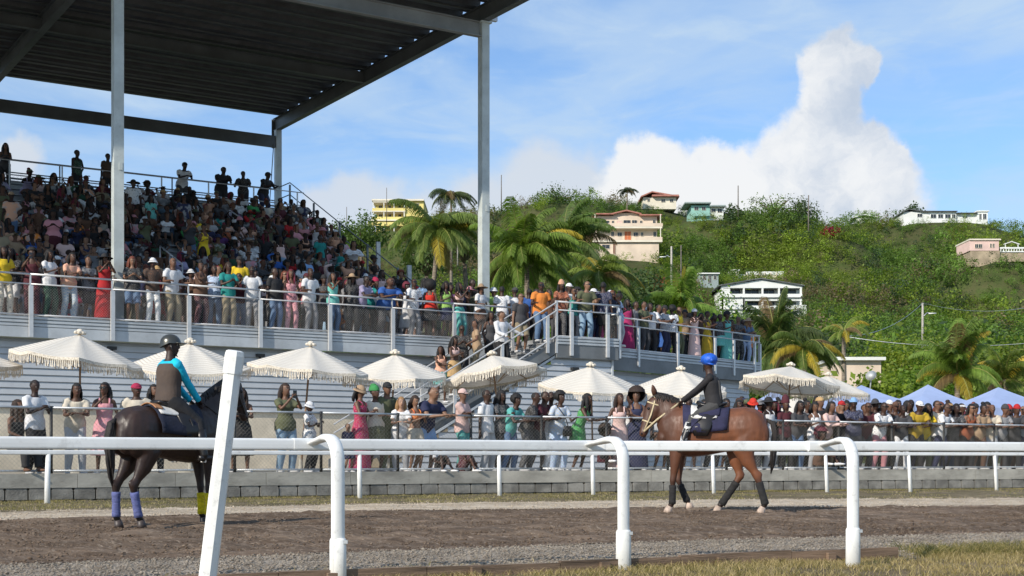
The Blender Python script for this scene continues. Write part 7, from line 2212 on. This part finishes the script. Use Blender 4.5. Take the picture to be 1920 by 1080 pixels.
for (a, b, c, d_) in ((1720, 1729, 401, 407), (1745, 1755, 402, 409), (1759, 1768, 402, 409), (1772, 1782, 402, 409), (1785, 1791, 402, 409), (1836, 1840, 401, 411), (1843, 1849, 401, 411), (1806, 1815, 405, 408)): win(e, Y, a, b, c, d_, .5 if 1793 < a < 1832 else 0, fr=m_wht)
Y = 270; e = house('pink flat-roofed house on a stone base at the right edge', 1847, 485, Y)
part(e, 'wall', m_pnk, [(1818, 1873, 450, 470, 0, 8)], Y); part(e, 'base', m_tan2, [(1820, 1875, 470, 500, .1, 8)], Y); part(e, 'roof', m_crm2, [(1817, 1876, 448, 450.5, -.3, 8.3)], Y)
for (a, b, c, d_) in ((1828, 1834, 458, 465), (1835, 1841, 458, 465), (1856, 1859, 457, 464), (1861, 1864, 457, 464)): win(e, Y, a, b, c, d_)
part(e, 'terrace', m_wht, [(1876, 1945, 463, 466, .2, .5), (1876, 1945, 470.5, 472.5, .2, .5)] + [(x, x + 1.2, 466, 470.5, .25, .45) for x in range(1877, 1945, 5)], Y); part(e, 'terrace_wall', m_tan2, [(1876, 1945, 472.5, 490, .4, 6)], Y)
part(e, 'pergola', m_wht, [(1888, 1889.2, 456, 463, 1, 1.2), (1912, 1913.2, 456, 463, 1, 1.2)], Y); m = MB(); gable(m, 1886, 1915, 1900, 457, 452, Y, .9, 1.4, .15); m.build('pergola_roof', m_wht, e)
Y = 335; e = house('distant low white roof on the ridge right of the crimson bush', 1622, 412, Y)
part(e, 'wall', m_wht, [(1606, 1640, 408, 420, 0, 6)], Y); m = MB(); gable(m, 1600, 1645, 1620, 408.5, 403.5, Y, -.5, 6, .2); m.build('roof', m_wht, e)
Y = 92; e = house('low white-roofed building among trees behind the umbrellas', 1610, 676, Y, 'building', 'building')
part(e, 'wall', m_crm, [(1566, 1652, 676, 730, 0, 5)], Y); part(e, 'roof', m_wht, [(1560, 1658, 670, 676, -.4, 5.4)], Y)
Y = 74; e = empty('satellite_dish', at(1633, 730, Y), label='white satellite dish above the smaller umbrella', cat='dish')
m = MB(); c = at(1633, 704, Y); vs = []; ax = V((-.5, -.75, .45)).normalized(); s1 = ax.cross(V((0, 0, 1))).normalized(); s2 = s1.cross(ax)
m.loft([c - ax * .12, c - ax * .07, c, c + ax * .01, c - ax * .05], [(.04, .04), (.2, .2), (.30, .30), (.28, .28), (.1, .1)], hint=s1, seg=20, cap=False); m.build('dish', m_wht, e, smooth=True)
m = MB(); pipe(m, c - ax * .1, V((c.x, c.y + .2, e.location.z)), .035); m.build('mast', m_galv, e)
# ============================================================ utility poles and street lamps
m_polew = mat('pole_concrete', (.42, .39, .34), .9, var=.1); m_poled = mat('pole_timber', (.16, .14, .12), .9, var=.15)
def upole(label, px, y0, y1, Y, r=.14, mm=None, arm_=None, cross=False):
    a = at(px, y1, Y); b = at(px, y0, Y); a.z -= 2
    e = empty('utility_pole', a, label=label, cat='pole', group='poles on the hillside')
    m = MB(); m.loft([a, b], [r, r * .75], seg=8); m.build('shaft', mm or m_poled, e, smooth=True)
    if cross: m = MB(); m.beam(b + V((-1, 0, -.6)), b + V((1, 0, -.6)), .12, .12); m.build('crossarm', mm or m_poled, e)
    if arm_:
        c = at(arm_[0], arm_[1], Y); mid = at(px, arm_[2], Y)
        m = MB(); m.loft([mid, mid.lerp(c, .5) + V((0, 0, .25)), c], [.05, .05, .05], seg=6); m.build('lamp_arm', m_galv, e, smooth=True)
        m = MB(); m.loft([c + V((-.35, 0, 0)), c + V((.35, 0, .02))], [(.16, .07), (.12, .06)], hint=(0, 1, 0), seg=8); m.build('lamp_head', m_wht, e, smooth=True)
    return b
upole('thin pole on the ridge just right of the right roof column', 940, 328, 380, 300, .12)
upole('pole on the ridge above the dark ridge tree', 1384, 348, 392, 318, .15)
upole('tall pole on the ridge near the crimson bush', 1516, 366, 432, 300, .17)
pA = upole('pole with a lamp arm below the cream house', 1259, 462, 526, 150, .13, m_polew, (1243, 482, 484))
upole('thin pole standing just right of the lamp pole', 1277, 460, 522, 152, .08)
pB = upole('pale pole with a curved street lamp on the lower hillside', 1730, 568, 612, 128, .13, m_polew, (1748, 588, 594))
pC = upole('short pole beside the slender palm', 1581, 630, 665, 96, .12, m_polew)
upole('thin mast on the skyline left of the yellow building', 725, 352, 402, 250, .07)
upole('thin mast on the skyline above the bleachers right end', 650, 388, 420, 245, .07)
upole('short mast by the palm crown left of the right column', 858, 430, 455, 120, .06, m_polew)
def wire(label, a, b, sag):
    m = MB(); a = V(a); b = V(b); n = 14
    m.loft([a.lerp(b, i / n) + V((0, 0, -sag * 4 * (i / n) * (1 - i / n))) for i in range(n + 1)], [.018] * (n + 1), seg=4)
    o = m.build('overhead_wire', m_galv); rebase(o); tag(o, label, 'wire')
wire('overhead wire from the curved street lamp pole down to the left', pB, pC, .8)
wire('overhead wire running right from the curved street lamp pole', pB, at(1990, 560, 135), 1.0)
wire('low overhead wire running right across the trees', pC, at(1960, 640, 90), .5)
# ============================================================ grass and straw
def blades(name, label, f, n, hmin, hmax, wdt, cols, seed, x0, x1, lean=.6):
    rs = np.random.RandomState(seed)
    x, y = f(rs, n); z = np.zeros(n)
    a = rs.rand(n) * 6.28; h = rs.uniform(hmin, hmax, n) * (.4 + 1.2 * vnoise(x, y, .5, 2)); w = wdt * rs.uniform(.6, 1.3, n)
    dx, dy = np.cos(a), np.sin(a); lx = rs.normal(size=n) * lean * h; ly = rs.normal(size=n) * lean * h
    p0 = np.stack([x - dx * w, y - dy * w, z - .01], -1); p1 = np.stack([x + dx * w, y + dy * w, z - .01], -1)
    p2 = np.stack([x + lx * .4 + dx * w * .7, y + ly * .4 + dy * w * .7, z + h * .6], -1); p3 = np.stack([x + lx * .4 - dx * w * .7, y + ly * .4 - dy * w * .7, z + h * .6], -1)
    p4 = np.stack([x + lx + dx * w * .15, y + ly, z + h], -1); p5 = np.stack([x + lx - dx * w * .15, y + ly, z + h], -1)
    vs = np.stack([p0, p1, p2, p3, p4, p5], 1).reshape(-1, 3); b = np.arange(n)[:, None] * 6
    fs = np.concatenate([b + np.array([0, 1, 2, 3]), b + np.array([3, 2, 4, 5])], 0)
    pt = vnoise(x, y, .8, 3); c = np.array(cols[0])[None] * (1 - pt[:, None]) + np.array(cols[1])[None] * pt[:, None]
    st = rs.rand(n) < cols[3]; c[st] = np.array(cols[2]); c = c * rs.uniform(.7, 1.25, (n, 1))
    o = npobj(name, vs, fs, m_leaf, colors=np.repeat(c, 6, 0)); tag(o, label, 'grass', kind='stuff')
def f_lawn(rs, n):
    x = rs.uniform(-1.5, 6.8, n); yb = c_board(x); y = yb - .03 - rs.rand(n) ** 1.3 * 3.0
    k = (vnoise(x, y, .35, 3) > .42); y = np.where(k, y, yb - .03 - rs.rand(n) * 3.0)
    return x, y
blades('lawn_grass', 'dry straw-coloured grass in front of the timber boards', f_lawn, 34000, .02, .055, .0026, [(.33, .24, .11), (.17, .15, .05), (.50, .39, .21), .55], 1, 0, 0, .9)
def f_turf(rs, n):
    x = rs.uniform(-13, 15, n); a = c_turf(x); b = c_wall(x) - .14; t = rs.rand(n)
    y = a + (b - a) * t
    keep = (vnoise(x, y, .7, 3) > .36 + np.clip((x - 2) / 12, 0, .22)); y = np.where(keep, y, b - rs.rand(n) * .5)
    return x, y
blades('turf_grass', 'short patchy grass along the foot of the retaining wall', f_turf, 42000, .02, .055, .006, [(.16, .165, .06), (.28, .23, .11), (.44, .36, .21), .42], 2, 0, 0, .7)
def f_grav(rs, n):
    x = rs.uniform(-4.5, 8, n); a = c_board(x); y = a + .02 + np.abs(rs.normal(size=n)) * .35
    return x, y
blades('straw_litter', 'scattered dry straw on the gravel beside the boards', f_grav, 9000, .01, .045, .003, [(.34, .27, .14), (.20, .17, .06), (.48, .38, .2), .4], 3, 0, 0, 2.2)
def f_right(rs, n):
    x = rs.uniform(3.3, 8.5, n); y = c_board(x) + rs.uniform(-.1, 1.3, n) * rs.rand(n); return x, y
blades('rough_grass', 'rough dry grass beyond the right end of the boards', f_right, 16000, .02, .08, .003, [(.20, .17, .06), (.11, .12, .035), (.42, .33, .16), .4], 4, 0, 0, .9)
# stones and clods
def lumps(name, label, f, n, smin, smax, m_, seed):
    rs = np.random.RandomState(seed); x, y = f(rs, n); s = rs.uniform(smin, smax, n) * rs.uniform(.5, 1.4, n)
    base = np.array([[1, 0, 0], [0, 1, 0], [-1, 0, 0], [0, -1, 0], [0, 0, .8], [0, 0, -.6]], float)
    tri = np.array([[0, 1, 4], [1, 2, 4], [2, 3, 4], [3, 0, 4], [1, 0, 5], [2, 1, 5], [3, 2, 5], [0, 3, 5]])
    jit = rs.uniform(.6, 1.35, (n, 6, 1)); a = rs.rand(n) * 6.28; c, sn = np.cos(a), np.sin(a)
    v = base[None] * jit * s[:, None, None]; vx = v[..., 0] * c[:, None] - v[..., 1] * sn[:, None]; vy = v[..., 0] * sn[:, None] + v[..., 1] * c[:, None]
    vs = np.stack([vx + x[:, None], vy + y[:, None], v[..., 2] * .7 + .012], -1).reshape(-1, 3)
    fs = (tri[None] + np.arange(n)[:, None, None] * 6).reshape(-1, 3)
    o = npobj(name, vs, fs, m_); tag(o, label, 'ground litter', kind='stuff')
def f_g2(rs, n):
    x = rs.uniform(-5, 9, n); a = c_board(x); b = c_grav(x); return x, a + (b - a) * rs.rand(n)
lumps('gravel', 'loose grey gravel between the dirt track and timber boards', f_g2, 26000, .006, .016, m_grav, 5)
def f_tr(rs, n):
    x = rs.uniform(-8, 12, n); a = c_grav(x); b = c_sand(x); return x, a + (b - a) * rs.rand(n)
lumps('dirt_clods', 'loose clods of earth kicked up across the track', f_tr, 30000, .005, .017, m_dirt, 6)
def f_sd(rs, n):
    x = rs.uniform(-10, 14, n); a = c_sand(x) - .4; b = c_turf(x) + .4; return x, a + (b - a) * rs.rand(n)
lumps('sand_clods', 'small lumps scattered on the pale sand strip', f_sd, 12000, .006, .016, m_sand, 7)
